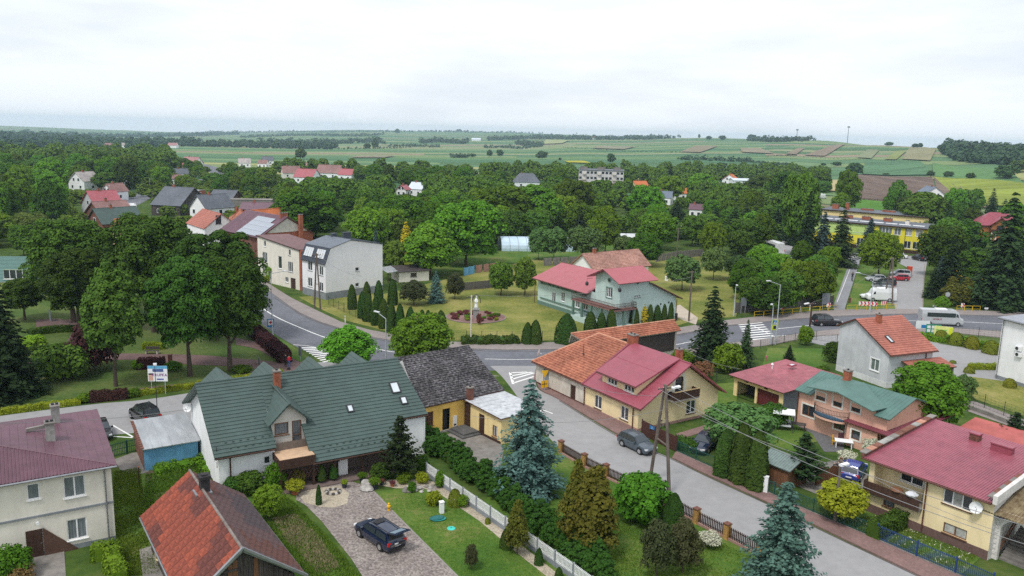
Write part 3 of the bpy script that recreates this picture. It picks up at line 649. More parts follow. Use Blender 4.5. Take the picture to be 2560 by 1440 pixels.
def hedge(name,label,pts,w,h,leafm,size=0.13,dens=120,world=False,cat='hedge',rough=0.06,z0=0.0,group=None):
 """clipped hedge along a line: a leafy skin over a solid core"""
 g=np.random.default_rng(len(pts)*7+int(w*100));c=pts if world else W_(pts)
 c=[Vector((p[0],p[1],z0))for p in c];out=[];core=MB();core.use(leafm)
 for a,b in zip(c,c[1:]):
  d=b-a;L=d.length;d.normalize();s=Vector((-d.y,d.x,0))
  core.obox((a+b)/2+Vector((0,0,h*0.46)),d*(L/2+w*0.3),s*w*0.42,Vector((0,0,h*0.45)))
  for area,fn in((L*w,'top'),(L*h,'l'),(L*h,'r'),(w*h,'a'),(w*h,'b')):
   n=max(3,int(area*dens));u=g.random(n)*(L+w*.5)-w*.25;v=g.random(n)
   A=np.array(a);D=np.array(d);Sd=np.array(s);Z=np.array([0,0,1.0])
   bulge=rough*np.sin(u*2.1)[:,None]+rough*0.8*np.sin(u*5.3+1)[:,None]
   if fn=='top':p=A+D*u[:,None]+Sd*((v-.5)*w)[:,None]+Z*(h+bulge);nn=np.tile(Z,(n,1))
   elif fn in 'lr':
    sg=1 if fn=='l' else-1;p=A+D*u[:,None]+Sd*(sg*w/2+bulge)+Z*(v*h)[:,None];nn=np.tile(Sd*sg+Z*.3,(n,1))
   else:
    sg=-1 if fn=='a' else 1;uu=-w*.25 if fn=='a' else L+w*.25
    p=A+D*uu+Sd*((g.random(n)-.5)*w)[:,None]+Z*(v*h)[:,None];nn=np.tile(D*sg,(n,1))
   p=p+g.normal(size=p.shape)*size*0.3
   out.append(leaves(p,nn,size,g,jitter=0.7))
 t=thing(name,label,cat,(0,0,0),0,group)
 o=c[0];t.location=(o.x,o.y,0)
 V=np.concatenate(out)-np.array([o.x,o.y,0]);core.v=[(x-o.x,y-o.y,z)for x,y,z in core.v]
 new_obj('foliage',npmesh(name+'_foliage',V,4,leafm),t);core.build('stems',BARK,t)
 return t
from mathutils import noise as mnoise
# ------------------------------------------------------------------ building kit
GLASS=mat('window_glass',(0.035,0.042,0.05),0.06,0.25,0.7,spec=0.8)
CURTAIN=mat('curtained_glass',(0.30,0.32,0.34),0.12,0.35,9,spec=0.8,streak=(1,1,0.1),c2=(0.10,0.12,0.14))
BLIND=mat('window_blind',(0.36,0.37,0.34),0.25,0.2,3,spec=0.6,c2=(0.5,0.5,0.48))
SHUT=mat('grey_slat_blind',(0.12,0.16,0.15),0.5,0.3,8,streak=(.1,.1,3))
WHITE=mat('white_frame',(0.78,0.79,0.80),0.45,0.04,5)
DKWOOD=mat('dark_brown_wood',(0.055,0.028,0.020),0.65,0.2,5,streak=(1,1,.2))
BRWOOD=mat('brown_wood',(0.16,0.075,0.040),0.6,0.2,5,streak=(1,1,.2))
OLDWOOD=mat('weathered_planks',(0.045,0.036,0.033),0.9,0.35,6,0.3,streak=(3,3,.2),c2=(0.10,0.085,0.08))
METAL=mat('grey_metal',(0.30,0.31,0.33),0.45,0.12,3,metal=0.6)
DKMET=mat('dark_metal',(0.035,0.036,0.04),0.5,0.15,3)
GREENMET=mat('green_fence_paint',(0.018,0.075,0.065),0.5,0.15,3)
BLUEMET=mat('blue_fence_paint',(0.025,0.055,0.17),0.5,0.15,3)
BRICK=mat('red_brick',(0.30,0.085,0.045),0.9,0.28,7,0.3,c2=(0.40,0.14,0.08))
BRICKD=mat('brown_brick',(0.16,0.07,0.05),0.9,0.3,7,0.3)
COPPER=mat('brown_gutter',(0.10,0.04,0.03),0.45,0.15,3)
R_GREEN=mat('roof_green',(0.060,0.092,0.084),0.5,0.10,1.2,spec=0.3)
R_TEAL=mat('roof_teal',(0.085,0.165,0.145),0.5,0.10,1.0,spec=0.3)
R_PURP=mat('roof_purple_brown',(0.125,0.062,0.082),0.5,0.12,1.0,spec=0.3)
R_WINE=mat('roof_wine',(0.29,0.070,0.095),0.45,0.10,0.9,spec=0.3)
R_WINE2=mat('roof_wine_worn',(0.30,0.095,0.115),0.5,0.16,1.3,spec=0.3)
R_RED=mat('roof_rose_red',(0.33,0.085,0.10),0.5,0.08,1.0,spec=0.4)
R_ORNG=mat('tile_orange',(0.32,0.105,0.062),0.85,0.26,2.4,0.25,c2=(0.43,0.17,0.105))
R_ORNG2=mat('tile_bright_orange',(0.50,0.15,0.055),0.8,0.15,2.4)
R_BRNT=mat('tile_red_brown',(0.34,0.115,0.085),0.7,0.14,2.0,c2=(0.40,0.15,0.11))
R_OLDR=mat('tile_pinkish',(0.34,0.165,0.13),0.9,0.25,3.0,c2=(0.44,0.25,0.20))
R_GREYT=mat('tile_old_grey',(0.060,0.055,0.060),0.95,0.40,4.2,0.3,c2=(0.22,0.21,0.22),thr=(0.45,0.75))
R_SLATE=mat('roof_slate',(0.10,0.11,0.13),0.6,0.15,1.5)
R_DARK=mat('roof_dark',(0.055,0.045,0.045),0.8,0.25,1.5)
R_ANTH=mat('roof_grey_blue',(0.20,0.225,0.26),0.4,0.08,1.5,metal=0.3)
R_ZINC=mat('roof_zinc',(0.46,0.48,0.50),0.4,0.18,1.1,metal=0.5,streak=(1,.25,1))
R_BRN=mat('roof_brown_felt',(0.17,0.10,0.10),0.8,0.16,1.5)
def plaster(name,c,var=0.07):return mat(name,c,0.9,var,1.1,0.08,streak=(1,1,.45))
P_CREAM=plaster('plaster_cream',(0.72,0.68,0.60))
P_WHITE=plaster('plaster_white',(0.80,0.81,0.82),0.05)
P_YEL=plaster('plaster_yellow',(0.76,0.60,0.30))
P_YEL2=plaster('plaster_yellow_pale',(0.78,0.645,0.39))
P_YSTR=plaster('plaster_yellow_stained',(0.76,0.50,0.13),0.14)
P_PINK=plaster('plaster_salmon',(0.68,0.40,0.30))
P_MINT=plaster('plaster_mint',(0.44,0.56,0.53))
P_MINTD=plaster('plaster_green_trim',(0.12,0.20,0.17))
P_GREY=plaster('plaster_grey',(0.50,0.52,0.545),0.12)
P_LILAC=plaster('plaster_lilac_white',(0.78,0.775,0.80),0.04)
P_LIME=plaster('plaster_school_yellow',(0.70,0.62,0.045))
P_LGRN=plaster('plaster_lime_green',(0.46,0.60,0.20))
P_BLUE=plaster('plaster_sky_blue',(0.14,0.36,0.58),0.14)
P_BLK=plaster('plaster_base_grey',(0.22,0.24,0.26),0.1)
P_OFF=plaster('plaster_offwhite',(0.58,0.54,0.48),0.16)
P_STON=mat('white_block_masonry',(0.62,0.60,0.58),0.9,0.14,3,0.3)
def clip2(poly,nx,ny,c):
 """keep the part of a 2D polygon with nx*x+ny*y <= c"""
 out=[]
 for i in range(len(poly)):
  a,b=poly[i],poly[(i+1)%len(poly)];da=nx*a[0]+ny*a[1]-c;db=nx*b[0]+ny*b[1]-c
  if da<=1e-9:out.append(a)
  if(da<-1e-9 and db>1e-9)or(da>1e-9 and db<-1e-9):
   t=da/(da-db);out.append((a[0]+(b[0]-a[0])*t,a[1]+(b[1]-a[1])*t))
 return out
def clip_rng(poly,ax,lo,hi):
 n=(1,0)if ax==0 else(0,1)
 p=clip2(poly,n[0],n[1],hi)
 return clip2(p,-n[0],-n[1],-lo)if len(p)>2 else[]
class Wall:
 """vertical wall plane p0->p1 (outside on the right hand), in the local frame of building B"""
 def __init__(s,B,p0,p1,z0=0.0):
  s.B=B;s.p0=Vector((*p0,0));s.p1=Vector((*p1,0));s.L=(s.p1-s.p0).length
  s.u=(s.p1-s.p0).normalized();s.n=Vector((s.u.y,-s.u.x,0));s.z0=z0
 def at(s,t,z,d=0.0):return s.p0+s.u*t+Vector((0,0,z))+s.n*d
 def hit(s,px,py,d=0.0):
  """(distance along the wall, height) where the sight line of a photo pixel meets this wall"""
  M=s.B.M;o=M@(s.p0+s.n*d);n=M.to_3x3()@s.n;u=M.to_3x3()@s.u
  r=Vector(ray(px,py));c=Vector((0,0,H_CAM));t=(o-c).dot(n)/r.dot(n);h=c+r*t
  return(h-o).dot(u),h.z
class Bld:
 def __init__(s,name,label,cat,org,ang,group=None,world=False,z=0.0):
  s.o=org if world else P(*org)[:2];s.e=thing(name,label,cat,(s.o[0],s.o[1],z),radians(ang),group)
  s.M=Matrix.Translation((s.o[0],s.o[1],z))@Matrix.Rotation(radians(ang),4,'Z');s.Mi=s.M.inverted();s.w={};s.z=z
  BLDS.append(s);s.foot=[]
 def loc(s,px,py,z):return s.Mi@Vector(P(px,py,z))
 def wall(s,key,p0,p1,outline,holes=(),m=None,thick=0.16,name='wall',label=None,skirt=None):
  w=s.w.get(key)or Wall(s,p0,p1);s.w[key]=w
  if not isinstance(outline,(list,tuple)):outline=[(0,0),(w.L,0),(w.L,outline),(0,outline)]
  xs=sorted({0.0,w.L,*[round(v,4)for h in holes for v in(h[0],h[1])if 0<v<w.L]})
  zt=max(p[1]for p in outline);zs=sorted({min(p[1]for p in outline),zt,*[round(v,4)for h in holes for v in(h[2],h[3])if v<zt]})
  mb=MB();mb.use(m)
  for i in range(len(xs)-1):
   for j in range(len(zs)-1):
    cx,cz=(xs[i]+xs[i+1])/2,(zs[j]+zs[j+1])/2
    if any(h[0]<cx<h[1]and h[2]<cz<h[3]for h in holes):continue
    p=clip_rng(clip_rng(list(outline),0,xs[i],xs[i+1])or[],1,zs[j],zs[j+1])if outline else[]
    if len(p)>2:mb.face([w.at(a,b)for a,b in p])
  for h in holes:
   a,b,c,d=h[:4]
   for q in(((a,c),(b,c)),((b,c),(b,d)),((b,d),(a,d)),((a,d),(a,c))):
    (x0,z0),(x1,z1)=q;mb.face([w.at(x0,z0),w.at(x1,z1),w.at(x1,z1,-thick),w.at(x0,z0,-thick)])
  o=mb.build(name,parent=s.e,label=label)
  if skirt:
   sk=MB();sk.use(skirt[1]);sk.face([w.at(0,0,.02),w.at(w.L,0,.02),w.at(w.L,skirt[0],.02),w.at(0,skirt[0],.02)]);sk.face([w.at(0,skirt[0],.02),w.at(w.L,skirt[0],.02),w.at(w.L,skirt[0]),w.at(0,skirt[0])]);sk.build('plinth',parent=s.e)
  return o
def window(B,w,s,z,W,H,frame=None,pane=None,leaves_=2,sill=True,fw=0.07,depth=0.10,surround=None,name='window',sash=None,bars=0):
 """a framed window standing in the opening centred at (s, z); every leaf has its own pane"""
 frame=frame or WHITE;pane=pane or GLASS;mb=MB();mb.use(frame);u,n=w.u,w.n;up=Vector((0,0,1))
 def bx(a0,a1,c0,c1,d0,d1):mb.obox((w.at((a0+a1)/2,(c0+c1)/2,(d0+d1)/2)),u*(a1-a0)/2,up*(c1-c0)/2,n*(d1-d0)/2)
 x0,x1,z0,z1=s-W/2,s+W/2,z-H/2,z+H/2;a,b=-depth-0.03,-depth+0.05
 bx(x0,x1,z1-fw,z1,a,b);bx(x0,x1,z0,z0+fw,a,b);bx(x0,x0+fw,z0+fw,z1-fw,a,b);bx(x1-fw,x1,z0+fw,z1-fw,a,b)
 for k in range(1,leaves_):xm=x0+W*k/leaves_;bx(xm-fw*.7,xm+fw*.7,z0+fw,z1-fw,a,b+.01)
 if sash:bx(x0+fw,x1-fw,z0+H*sash-.03,z0+H*sash+.03,a,b+.005)
 for k in range(bars):xm=x0+W*(k+.5)/bars;bx(xm-.015,xm+.015,z0,z1,.02,.05)
 if bars:
  for q in(.02,.33,.66,.96):bx(x0,x1,z0+H*q-.015,z0+H*q+.015,.03,.06)
 o=mb.build(name,parent=B.e)
 for k in range(leaves_):
  a0,a1=x0+W*k/leaves_+fw*.7,x0+W*(k+1)/leaves_-fw*.7;pm=pane[k%len(pane)]if isinstance(pane,list)else pane
  p=MB();p.use(pm);p.face([w.at(a0,z0+fw,-depth),w.at(a1,z0+fw,-depth),w.at(a1,z1-fw,-depth),w.at(a0,z1-fw,-depth)]);p.build('pane',parent=o)
 if sill:
  sb=MB();sb.use(sill if sill is not True else frame);mb2=mb;mb=sb;bx(x0-.08,x1+.08,z0-.07,z0-.01,-depth,.10);sb.build('sill',parent=o)
 if surround:
  sb=MB();sb.use(surround[0]);mb=sb;t=surround[1]
  bx(x0-t,x1+t,z1+.002,z1+t,0.004,.035);bx(x0-t,x1+t,z0-t,z0-.002,.004,.035);bx(x0-t,x0-.002,z0,z1,.004,.035);bx(x1+.002,x1+t,z0,z1,.004,.035)
  sb.build('surround',parent=o)
 return o
def door(B,w,s,z0,W,H,m,panel=None,depth=0.12,glass=None,name='door'):
 mb=MB();mb.use(m);up=Vector((0,0,1))
 mb.obox(w.at(s,z0+H/2,-depth),w.u*W/2,up*H/2,w.n*.03)
 for c,a,b in((-.24,.17,.33),(.24,.17,.33),(-.24,.17,-.22),(.24,.17,-.22)):
  mb.obox(w.at(s+c*W,z0+H*(.5+b*.7),-depth+.035),w.u*W*a,up*H*.13,w.n*.012)
 o=mb.build(name,parent=B.e)
 hb=MB();hb.use(METAL);hb.obox(w.at(s+W*.4,z0+1.02,-depth+.07),w.u*.06,up*.015,w.n*.02);hb.build('handle',parent=o)
 if glass:gb=MB();gb.use(glass);gb.face([w.at(s-W*.3,z0+H*.35,-depth+.04),w.at(s+W*.3,z0+H*.35,-depth+.04),w.at(s+W*.3,z0+H*.9,-depth+.04),w.at(s-W*.3,z0+H*.9,-depth+.04)]);gb.build('pane',parent=o)
 return o
def put_windows(B,key,specs):
 """specs: (px, py, width, height, options) -> opening list; call before wall(), then make()"""
 w=B.w[key];H=[];R=[]
 for px,py,W,Hh,opt in specs:
  s,z=w.hit(px,py);s=min(max(s,W/2+.1),w.L-W/2-.1)
  H.append((s-W/2,s+W/2,z-Hh/2,z+Hh/2));R.append((s,z,W,Hh,opt))
 return H,R
def finish_windows(B,key,R):
 w=B.w[key]
 for s,z,W,H,opt in R:
  opt=dict(opt)
  if opt.pop('door',None):door(B,w,s,z-H/2,W,H,opt.get('m',DKWOOD),glass=opt.get('glass'))
  elif opt.pop('hole',None):
   mb=MB();mb.use(DKMET if 'm' not in opt else opt['m']);mb.face([w.at(s-W/2,z-H/2,-.5),w.at(s+W/2,z-H/2,-.5),w.at(s+W/2,z+H/2,-.5),w.at(s-W/2,z+H/2,-.5)]);mb.build('recess',parent=B.e)
  else:window(B,w,s,z,W,H,**opt)
def std_wall(B,key,p0,p1,outline,m,specs=(),**kw):
 B.w[key]=Wall(B,p0,p1);H,R=put_windows(B,key,specs)
 o=B.wall(key,p0,p1,outline,H,m,**kw);finish_windows(B,key,R);return o
def roof(B,pts,m,prof=None,thick=0.14,edge=None,name='roof',step=0.35,rise=0.045,label=None,parent=None,tiles=None,gutter=None,waves=0,jitter=0.0):
 """roof slope over coplanar corners (first edge = eave). prof: 'course' stepped tiling, 'rib' standing ribs, tiles=(w,h): single tiles as parts"""
 P3=[Vector(p)for p in pts];u=(P3[1]-P3[0]).normalized();n=Vector((0,0,0))
 for i in range(1,len(P3)-1):n+=(P3[i]-P3[0]).cross(P3[i+1]-P3[0])
 n.normalize()
 if n.z<0:n=-n
 v=n.cross(u);o=P3[0]
 if v.dot(P3[2]-o)<0:v=-v
 q=[((p-o).dot(u),(p-o).dot(v))for p in P3];area=sum(q[i][0]*q[(i+1)%len(q)][1]-q[(i+1)%len(q)][0]*q[i][1]for i in range(len(q)))
 if area<0:q=q[::-1]
 at=lambda a,b,h:o+u*a+v*b+n*h
 mb=MB();e=edge or m;mb.use(e)
 bot=[at(a,b,-thick)for a,b in q];top=[at(a,b,0)for a,b in q]
 for i in range(len(q)):j=(i+1)%len(q);mb.face([bot[i],bot[j],top[j],top[i]])
 mb.face(bot[::-1]);mb.use(m)
 u0,u1=min(a for a,b in q),max(a for a,b in q);v0,v1=min(b for a,b in q),max(b for a,b in q)
 if not prof or tiles:mb.face(top)
 elif prof=='course':
  g=random.Random(len(BLDS)*31+int(u1*10));k=max(1,round((v1-v0)/step));st=(v1-v0)/k
  for i in range(k):
   a,b=v0+i*st,v0+(i+1)*st;cols=[u0,u1]
   if waves:nn=max(1,round((u1-u0)/waves));cols=[u0+(u1-u0)*t/nn for t in range(nn+1)]
   row=clip_rng(q,1,a,b)
   if len(row)<3:continue
   for c0,c1 in zip(cols,cols[1:]):
    p=clip_rng(row,0,c0,c1)if waves else row
    if len(p)<3:continue
    dj=g.uniform(-jitter,jitter);hh=lambda y:rise*(1-(y-a)/(b-a))+.004+dj
    mb.face([at(x,y,hh(y))for x,y in p])
    lo=[t for t in p if abs(t[1]-a)<1e-5]
    if len(lo)>=2:x0,x1=min(t[0]for t in lo),max(t[0]for t in lo);mb.face([at(x0,a,0),at(x1,a,0),at(x1,a,hh(a)),at(x0,a,hh(a))])
    if waves and jitter:
     for c in(c0,c1):
      sd=[t for t in p if abs(t[0]-c)<1e-5]
      if len(sd)>=2:y0,y1=min(t[1]for t in sd),max(t[1]for t in sd);mb.face([at(c,y0,0),at(c,y1,0),at(c,y1,hh(y1)),at(c,y0,hh(y0))])
 elif prof=='rib':
  mb.face(top);k=max(2,round((u1-u0)/step));st=(u1-u0)/k;rw=min(0.05,st*.2)
  for i in range(k+1):
   c=u0+i*st;p=clip_rng(q,0,c-rw/2,c+rw/2)
   if len(p)<3:continue
   y0,y1=min(t[1]for t in p),max(t[1]for t in p)
   if y1-y0<.1:continue
   for s0,s1,h0,h1 in((-1,-.5,0,1),(-.5,.5,1,1),(.5,1,1,0)):
    mb.face([at(c+s0*rw,y0,h0*rise),at(c+s1*rw,y0,h1*rise),at(c+s1*rw,y1,h1*rise),at(c+s0*rw,y1,h0*rise)])
 r=mb.build(name,parent=parent or B.e,label=label)
 if tiles:
  tw,th,gap=tiles[:3];k=max(1,round((v1-v0)/th));st=(v1-v0)/k;kc=max(1,round((u1-u0)/tw));sw=(u1-u0)/kc;cnt=0;rest=MB();g=random.Random(5)
  tm=tiles[3]if len(tiles)>3 else[m];cache={}
  for i in range(k):
   for j in range(kc):
    a,b=v0+i*st,v0+(i+1)*st;c0,c1=u0+j*sw+gap/2,u0+(j+1)*sw-gap/2
    p=clip_rng(clip_rng(q,1,a+.006,b)or[],0,c0,c1)if True else[]
    if len(p)<3:continue
    full=len(p)==4 and abs(max(t[0]for t in p)-min(t[0]for t in p)-(c1-c0))<1e-4 and abs(max(t[1]for t in p)-min(t[1]for t in p)-st+.006)<1e-4 and len({round(t[0],4)for t in p})==2
    cx,cy=c0,a;dj=g.uniform(-.006,.006);nv=mnoise.noise((c0*(tiles[5]if len(tiles)>5 else 1)*.8,a*(tiles[5]if len(tiles)>5 else 1)*1.1,u1))*1.3+.5+g.uniform(-.16,.16);mi_=[tm[1],tm[2%len(tm)],tm[-1],tm[0]][int(min(.99,max(0,nv))*4)]
    mk=(round(c1-c0,4),round(st,4),mi_.name)if full else None
    if mk in cache and full:me=cache[mk]
    else:
     t_=MB();t_.use(mi_);nr=4 if full else 0
     hh=lambda y:rise*(1-(y-a)/(b-a))+.012
     if full:
      W_t=c1-c0;kf=tiles[4]if len(tiles)>4 else 4
      for f in range(kf):
       x0,x1=W_t*f/kf,W_t*(f+1)/kf;xm=x0+(x1-x0)*.55
       for xa,xb,ha,hb in((x0,xm,0,.022),(xm,x1,.022,0)):
        t_.face([(xa,.006,hh(a)+ha),(xb,.006,hh(a)+hb),(xb,st,hh(b)+hb),(xa,st,hh(b)+ha)]);t_.face([(xa,.006,0),(xb,.006,0),(xb,.006,hh(a)+hb),(xa,.006,hh(a)+ha)])
      t_.face([(0,.006,0),(0,st,0),(0,st,hh(b)),(0,.006,hh(a))]);t_.face([(W_t,.006,0),(W_t,st,0),(W_t,st,hh(b)),(W_t,.006,hh(a))])
     else:
      pp=[(x-cx,y-cy)for x,y in p];t_.face([(x,y,hh(y+cy))for x,y in pp])
      for s_ in range(len(pp)):(xa,ya),(xb,yb)=pp[s_],pp[(s_+1)%len(pp)];t_.face([(xa,ya,0),(xb,yb,0),(xb,yb,hh(yb+cy)),(xa,ya,hh(ya+cy))])
     me=t_.mesh('tile')
     if full:cache[mk]=me
    ob=new_obj('tile',me,r);R3=Matrix((u,v,n)).transposed().to_4x4();R3 .translation=at(cx,cy,dj)
    ob.matrix_local=R3@Matrix.Rotation(g.uniform(-.006,.006),4,'X');cnt+=1
 if gutter:
  gb=MB();gb.use(gutter);a_,b_=P3[0]-v*.06-Vector((0,0,.08)),P3[1]-v*.06-Vector((0,0,.08));gb.tube(a_,b_,.075,n=8);gb.build('gutter',parent=B.e)
 return r
def ridge_cap(B,a,b,r,m,name='ridge'):
 mb=MB();mb.use(m);a,b=Vector(a),Vector(b);k=max(1,round((b-a).length/.4))
 for i in range(k):
  p,q=a+(b-a)*i/k,a+(b-a)*(i+1.04)/k;mb.tube(p,q,r,r*.9,7)
 return mb.build(name,parent=B.e)
def chimney(B,x,y,z0,z1,w=0.5,d=0.5,m=None,cap=None,flues=1,parent=None):
 mb=MB();mb.use(m or BRICK);mb.box(x-w/2,x+w/2,y-d/2,y+d/2,z0,z1)
 mb.use(cap or CONC_D);mb.box(x-w/2-.06,x+w/2+.06,y-d/2-.06,y+d/2+.06,z1,z1+.1)
 mb.use(DKMET)
 for i in range(flues):mb.tube((x+(i-(flues-1)/2)*w/flues,y,z1+.1),(x+(i-(flues-1)/2)*w/flues,y,z1+.25),.11,n=8)
 return mb.build('chimney',parent=parent or B.e)
def skylight(B,pts_plane,c,w,h,frame=None):
 """roof window lying on the slope with eave direction u, up direction v, at point c"""
 u,v=[Vector(t).normalized()for t in pts_plane];n=u.cross(v).normalized();n=n if n.z>0 else-n;c=Vector(c)+n*.07
 mb=MB();mb.use(frame or DKMET)
 for s in(-1,1):mb.obox(c+u*s*w/2,u*.05,v*(h/2+.05),n*.09);mb.obox(c+v*s*h/2,u*(w/2-.05),v*.05,n*.085)
 o=mb.build('skylight',parent=B.e)
 g=MB();g.use(mat('skylight_glass',(0.55,0.60,0.64),0.1,0.05,2,spec=0.8));g.face([c+u*sx*(w/2-.05)+v*sy*(h/2-.05)+n*.04 for sx,sy in((-1,-1),(1,-1),(1,1),(-1,1))]);g.build('pane',parent=o)
 return o
def downpipe(B,x,y,z0,z1,m=None,r=0.06):
 mb=MB();mb.use(m or METAL);mb.path([(x,y,z1),(x,y,z0)],r,7);return mb.build('downpipe',parent=B.e)
def on_roof(B,px,py,pts):
 """local point where a photo pixel meets the plane through three local points"""
 a,b,c=[B.M@Vector(p)for p in pts];n=(b-a).cross(c-a);r=Vector(ray(px,py));o=Vector((0,0,H_CAM))
 return B.Mi@(o+r*((a-o).dot(n)/r.dot(n)))
BLDS=[]
def house(name,label,org,ang,prof,L,wm,rm,axis='x',rp=None,ov=0.35,wins=None,cat='house',group=None,world=False,edge=None,step=0.35,rise=.045,skirt=None,wmats=None,gut=None,thick=.12,waves=0,jitter=0.0,hip=0.0,ch=(),tiles=None,capm=None,rlabel=None,z=0.0):
 """prof: (a, z) outline across the building, extruded over L. axis 'x': ridge runs along the front; 'y': gable faces front"""
 B=Bld(name,label,cat,org,ang,group,world,z);D=prof[-1][0];wins=wins or{};wmats=wmats or{}
 X,Y=(L,D)if axis=='x' else(D,L);B.X,B.Y=X,Y
 zl,zr=prof[1][1],prof[-2][1]
 if hip:gab=lambda h:h;ol=[(0,0),(D,0),(D,zr),(0,zl)]
 else:ol=[(0,0),(D,0)]+[(a,zz)for a,zz in prof[-2:0:-1]]
 mir=lambda o:[(D-a,zz)for a,zz in o][::-1]
 if axis=='x':outs={'f':zl,'b':zr,'r':ol,'l':mir(ol)}
 else:outs={'f':ol,'b':mir(ol),'r':zr,'l':zl}
 cs={'f':((0,0),(X,0)),'r':((X,0),(X,Y)),'b':((X,Y),(0,Y)),'l':((0,Y),(0,0))}
 for k in 'frbl':std_wall(B,k,*cs[k],outs[k],wmats.get(k,wm),wins.get(k,()),skirt=skirt)
 def pt(a,b,zz):return(b,a,zz)if axis=='x' else(a,b,zz)
 tp=prof[1:-1];B.planes=[]
 for i in range(len(tp)-1):
  (a0,z0),(a1,z1)=tp[i],tp[i+1]
  if z1>=z0:lo,hi,first,last=(a0,z0),(a1,z1),i==0,i==len(tp)-2
  else:lo,hi,first,last=(a1,z1),(a0,z0),i==len(tp)-2,i==0
  dl=hypot(hi[0]-lo[0],hi[1]-lo[1]);da,dz=(hi[0]-lo[0])/dl,(hi[1]-lo[1])/dl;x=ov if first else 0;x2=ov if(last and len(tp)==2)else 0
  la,lz,ha,hz=lo[0]-da*x,lo[1]-dz*x+thick,hi[0]+da*x2,hi[1]+dz*x2+thick
  if hip and len(tp)==3:pts=[pt(la,-ov,lz),pt(la,L+ov,lz),pt(ha,L-hip,hz),pt(ha,hip,hz)]
  else:pts=[pt(la,-ov,lz),pt(la,L+ov,lz),pt(ha,L+ov,hz),pt(ha,-ov,hz)]
  B.planes.append(pts);roof(B,pts,rm,rp,thick,edge,step=step,rise=rise,gutter=gut,waves=waves,jitter=jitter,tiles=tiles,label=rlabel)
 if len(tp)==3:
  if hip:
   zz=tp[1][1]+thick;e=tp[0][1]+thick-ov*(tp[1][1]-tp[0][1])/(tp[1][0]-tp[0][0]);e2=e
   B.hips=[[pt(D+ov,-ov,e2),pt(-ov,-ov,e),pt(tp[1][0],hip,zz)],[pt(-ov,L+ov,e),pt(D+ov,L+ov,e2),pt(tp[1][0],L-hip,zz)]]
   for h in B.hips:roof(B,h,rm,rp,thick,edge,step=step,rise=rise)
  ridge_cap(B,pt(tp[1][0],(hip or-ov),tp[1][1]+thick),pt(tp[1][0],L-(hip or-ov),tp[1][1]+thick),.09,capm or rm)
 for c in ch:chimney(B,*c[:4],**(c[4]if len(c)>4 else{}))
 return B
# ================================================================== NEAR BUILDINGS
D2={}
DK=dict(frame=DKWOOD,sill=DKWOOD)
def mast(B,x,y,z0,z1,name='aerial',bars=2):
 mb=MB();mb.use(DKMET);mb.tube((x,y,z0),(x,y,z1),.025,n=6)
 for i in range(bars):mb.bar((x-.35,y,z1-.15-i*.25),(x+.35,y,z1-.15-i*.25),.02)
 mb.build(name,parent=B.e)
def dish(B,p,d,r=.4,name='satellite_dish'):
 mb=MB();mb.use(WHITE);d=Vector(d).normalized();a=d.cross(Vector((0,0,1))).normalized();b=a.cross(d);c=Vector(p)
 rings=[[c+(a*cos(t)+b*sin(t))*r*k-d*.12*(1-k*k)for t in[2*pi*i/14 for i in range(14)]]for k in(.02,.5,.8,1)]
 for A,Bq in zip(rings,rings[1:]):
  for i in range(14):mb.face([A[i],A[(i+1)%14],Bq[(i+1)%14],Bq[i]])
 mb.use(METAL);mb.tube(c-b*r,c+d*r*.9,.02,n=5);mb.tube(c-d*.1,c-d*.45,.03,n=5);mb.build(name,parent=B.e)
def plate(B,w,s,z,W,H,m,text=None,name='house_number',tm=None,size=.2):
 mb=MB();mb.use(m);mb.obox(w.at(s,z,.03),w.u*W/2,Vector((0,0,1))*H/2,w.n*.02);o=mb.build(name,parent=B.e)
 if text:text3d(text,size,tm or WHITE,o,w.at(s,z-size*.35,.056),w.u,Vector((0,0,1)))
 return o
def text3d(t,size,m,parent,at,u,v,name='lettering',ext=.004):
 c=bpy.data.curves.new(name,'FONT');c.body=t;c.size=size;c.align_x='CENTER';c.extrude=ext;c.materials.append(m);c.resolution_u=2
 tmp=bpy.data.objects.new(name,c);me=bpy.data.meshes.new_from_object(tmp);bpy.data.objects.remove(tmp);me.materials.clear();me.materials.append(m)
 o=new_obj(name,me,parent);u=Vector(u).normalized();v=Vector(v).normalized();n=u.cross(v)
 M=Matrix((u,v,n)).transposed().to_4x4();M.translation=Vector(at);o.matrix_local=M;return o
# --- cream two-storey house, bottom left (footprint slightly skew)
B=Bld('cream_house','cream two-storey house with purple-brown tin roof and two grey chimneys','house',(290,1350),32)
C4=[(-15,0),(0,0),(0,12.9),(-15,12.9)];B.foot=C4
B.w['f']=Wall(B,C4[0],C4[1])
H,R=put_windows(B,'f',[(186,1216,1.35,1.55,dict(pane=CURTAIN)),(83,1229,.75,1.15,dict(leaves_=1,pane=CURTAIN)),(193,1322,1.25,1.55,dict(pane=CURTAIN))])
B.wall('f',C4[0],C4[1],5.85,H,P_CREAM,skirt=(.35,P_BLK));finish_windows(B,'f',R)
for k,i in(('r',1),('b',2),('l',3)):B.wall(k,C4[i],C4[(i+1)%4],5.85,(),P_CREAM)
w=B.w['f'];mb=MB();mb.use(P_BLK);mb.box(-15.02,.02,-.09,-.005,2.95,3.09);mb.build('string_course',parent=B.e)
door(B,w,w.hit(88,1370)[0],.0,1.0,2.05,DKWOOD,depth=-.05)
s0=w.hit(110,1360)[0]-15;mb=MB();mb.use(mat('brown_porch_panel',(0.10,0.055,0.04),.8));mb.extr([(s0,-.02,0),(s0+2.1,-.02,0),(s0,-.02,2.1)],(0,-.12,0));mb.build('porch_panel',parent=B.e)
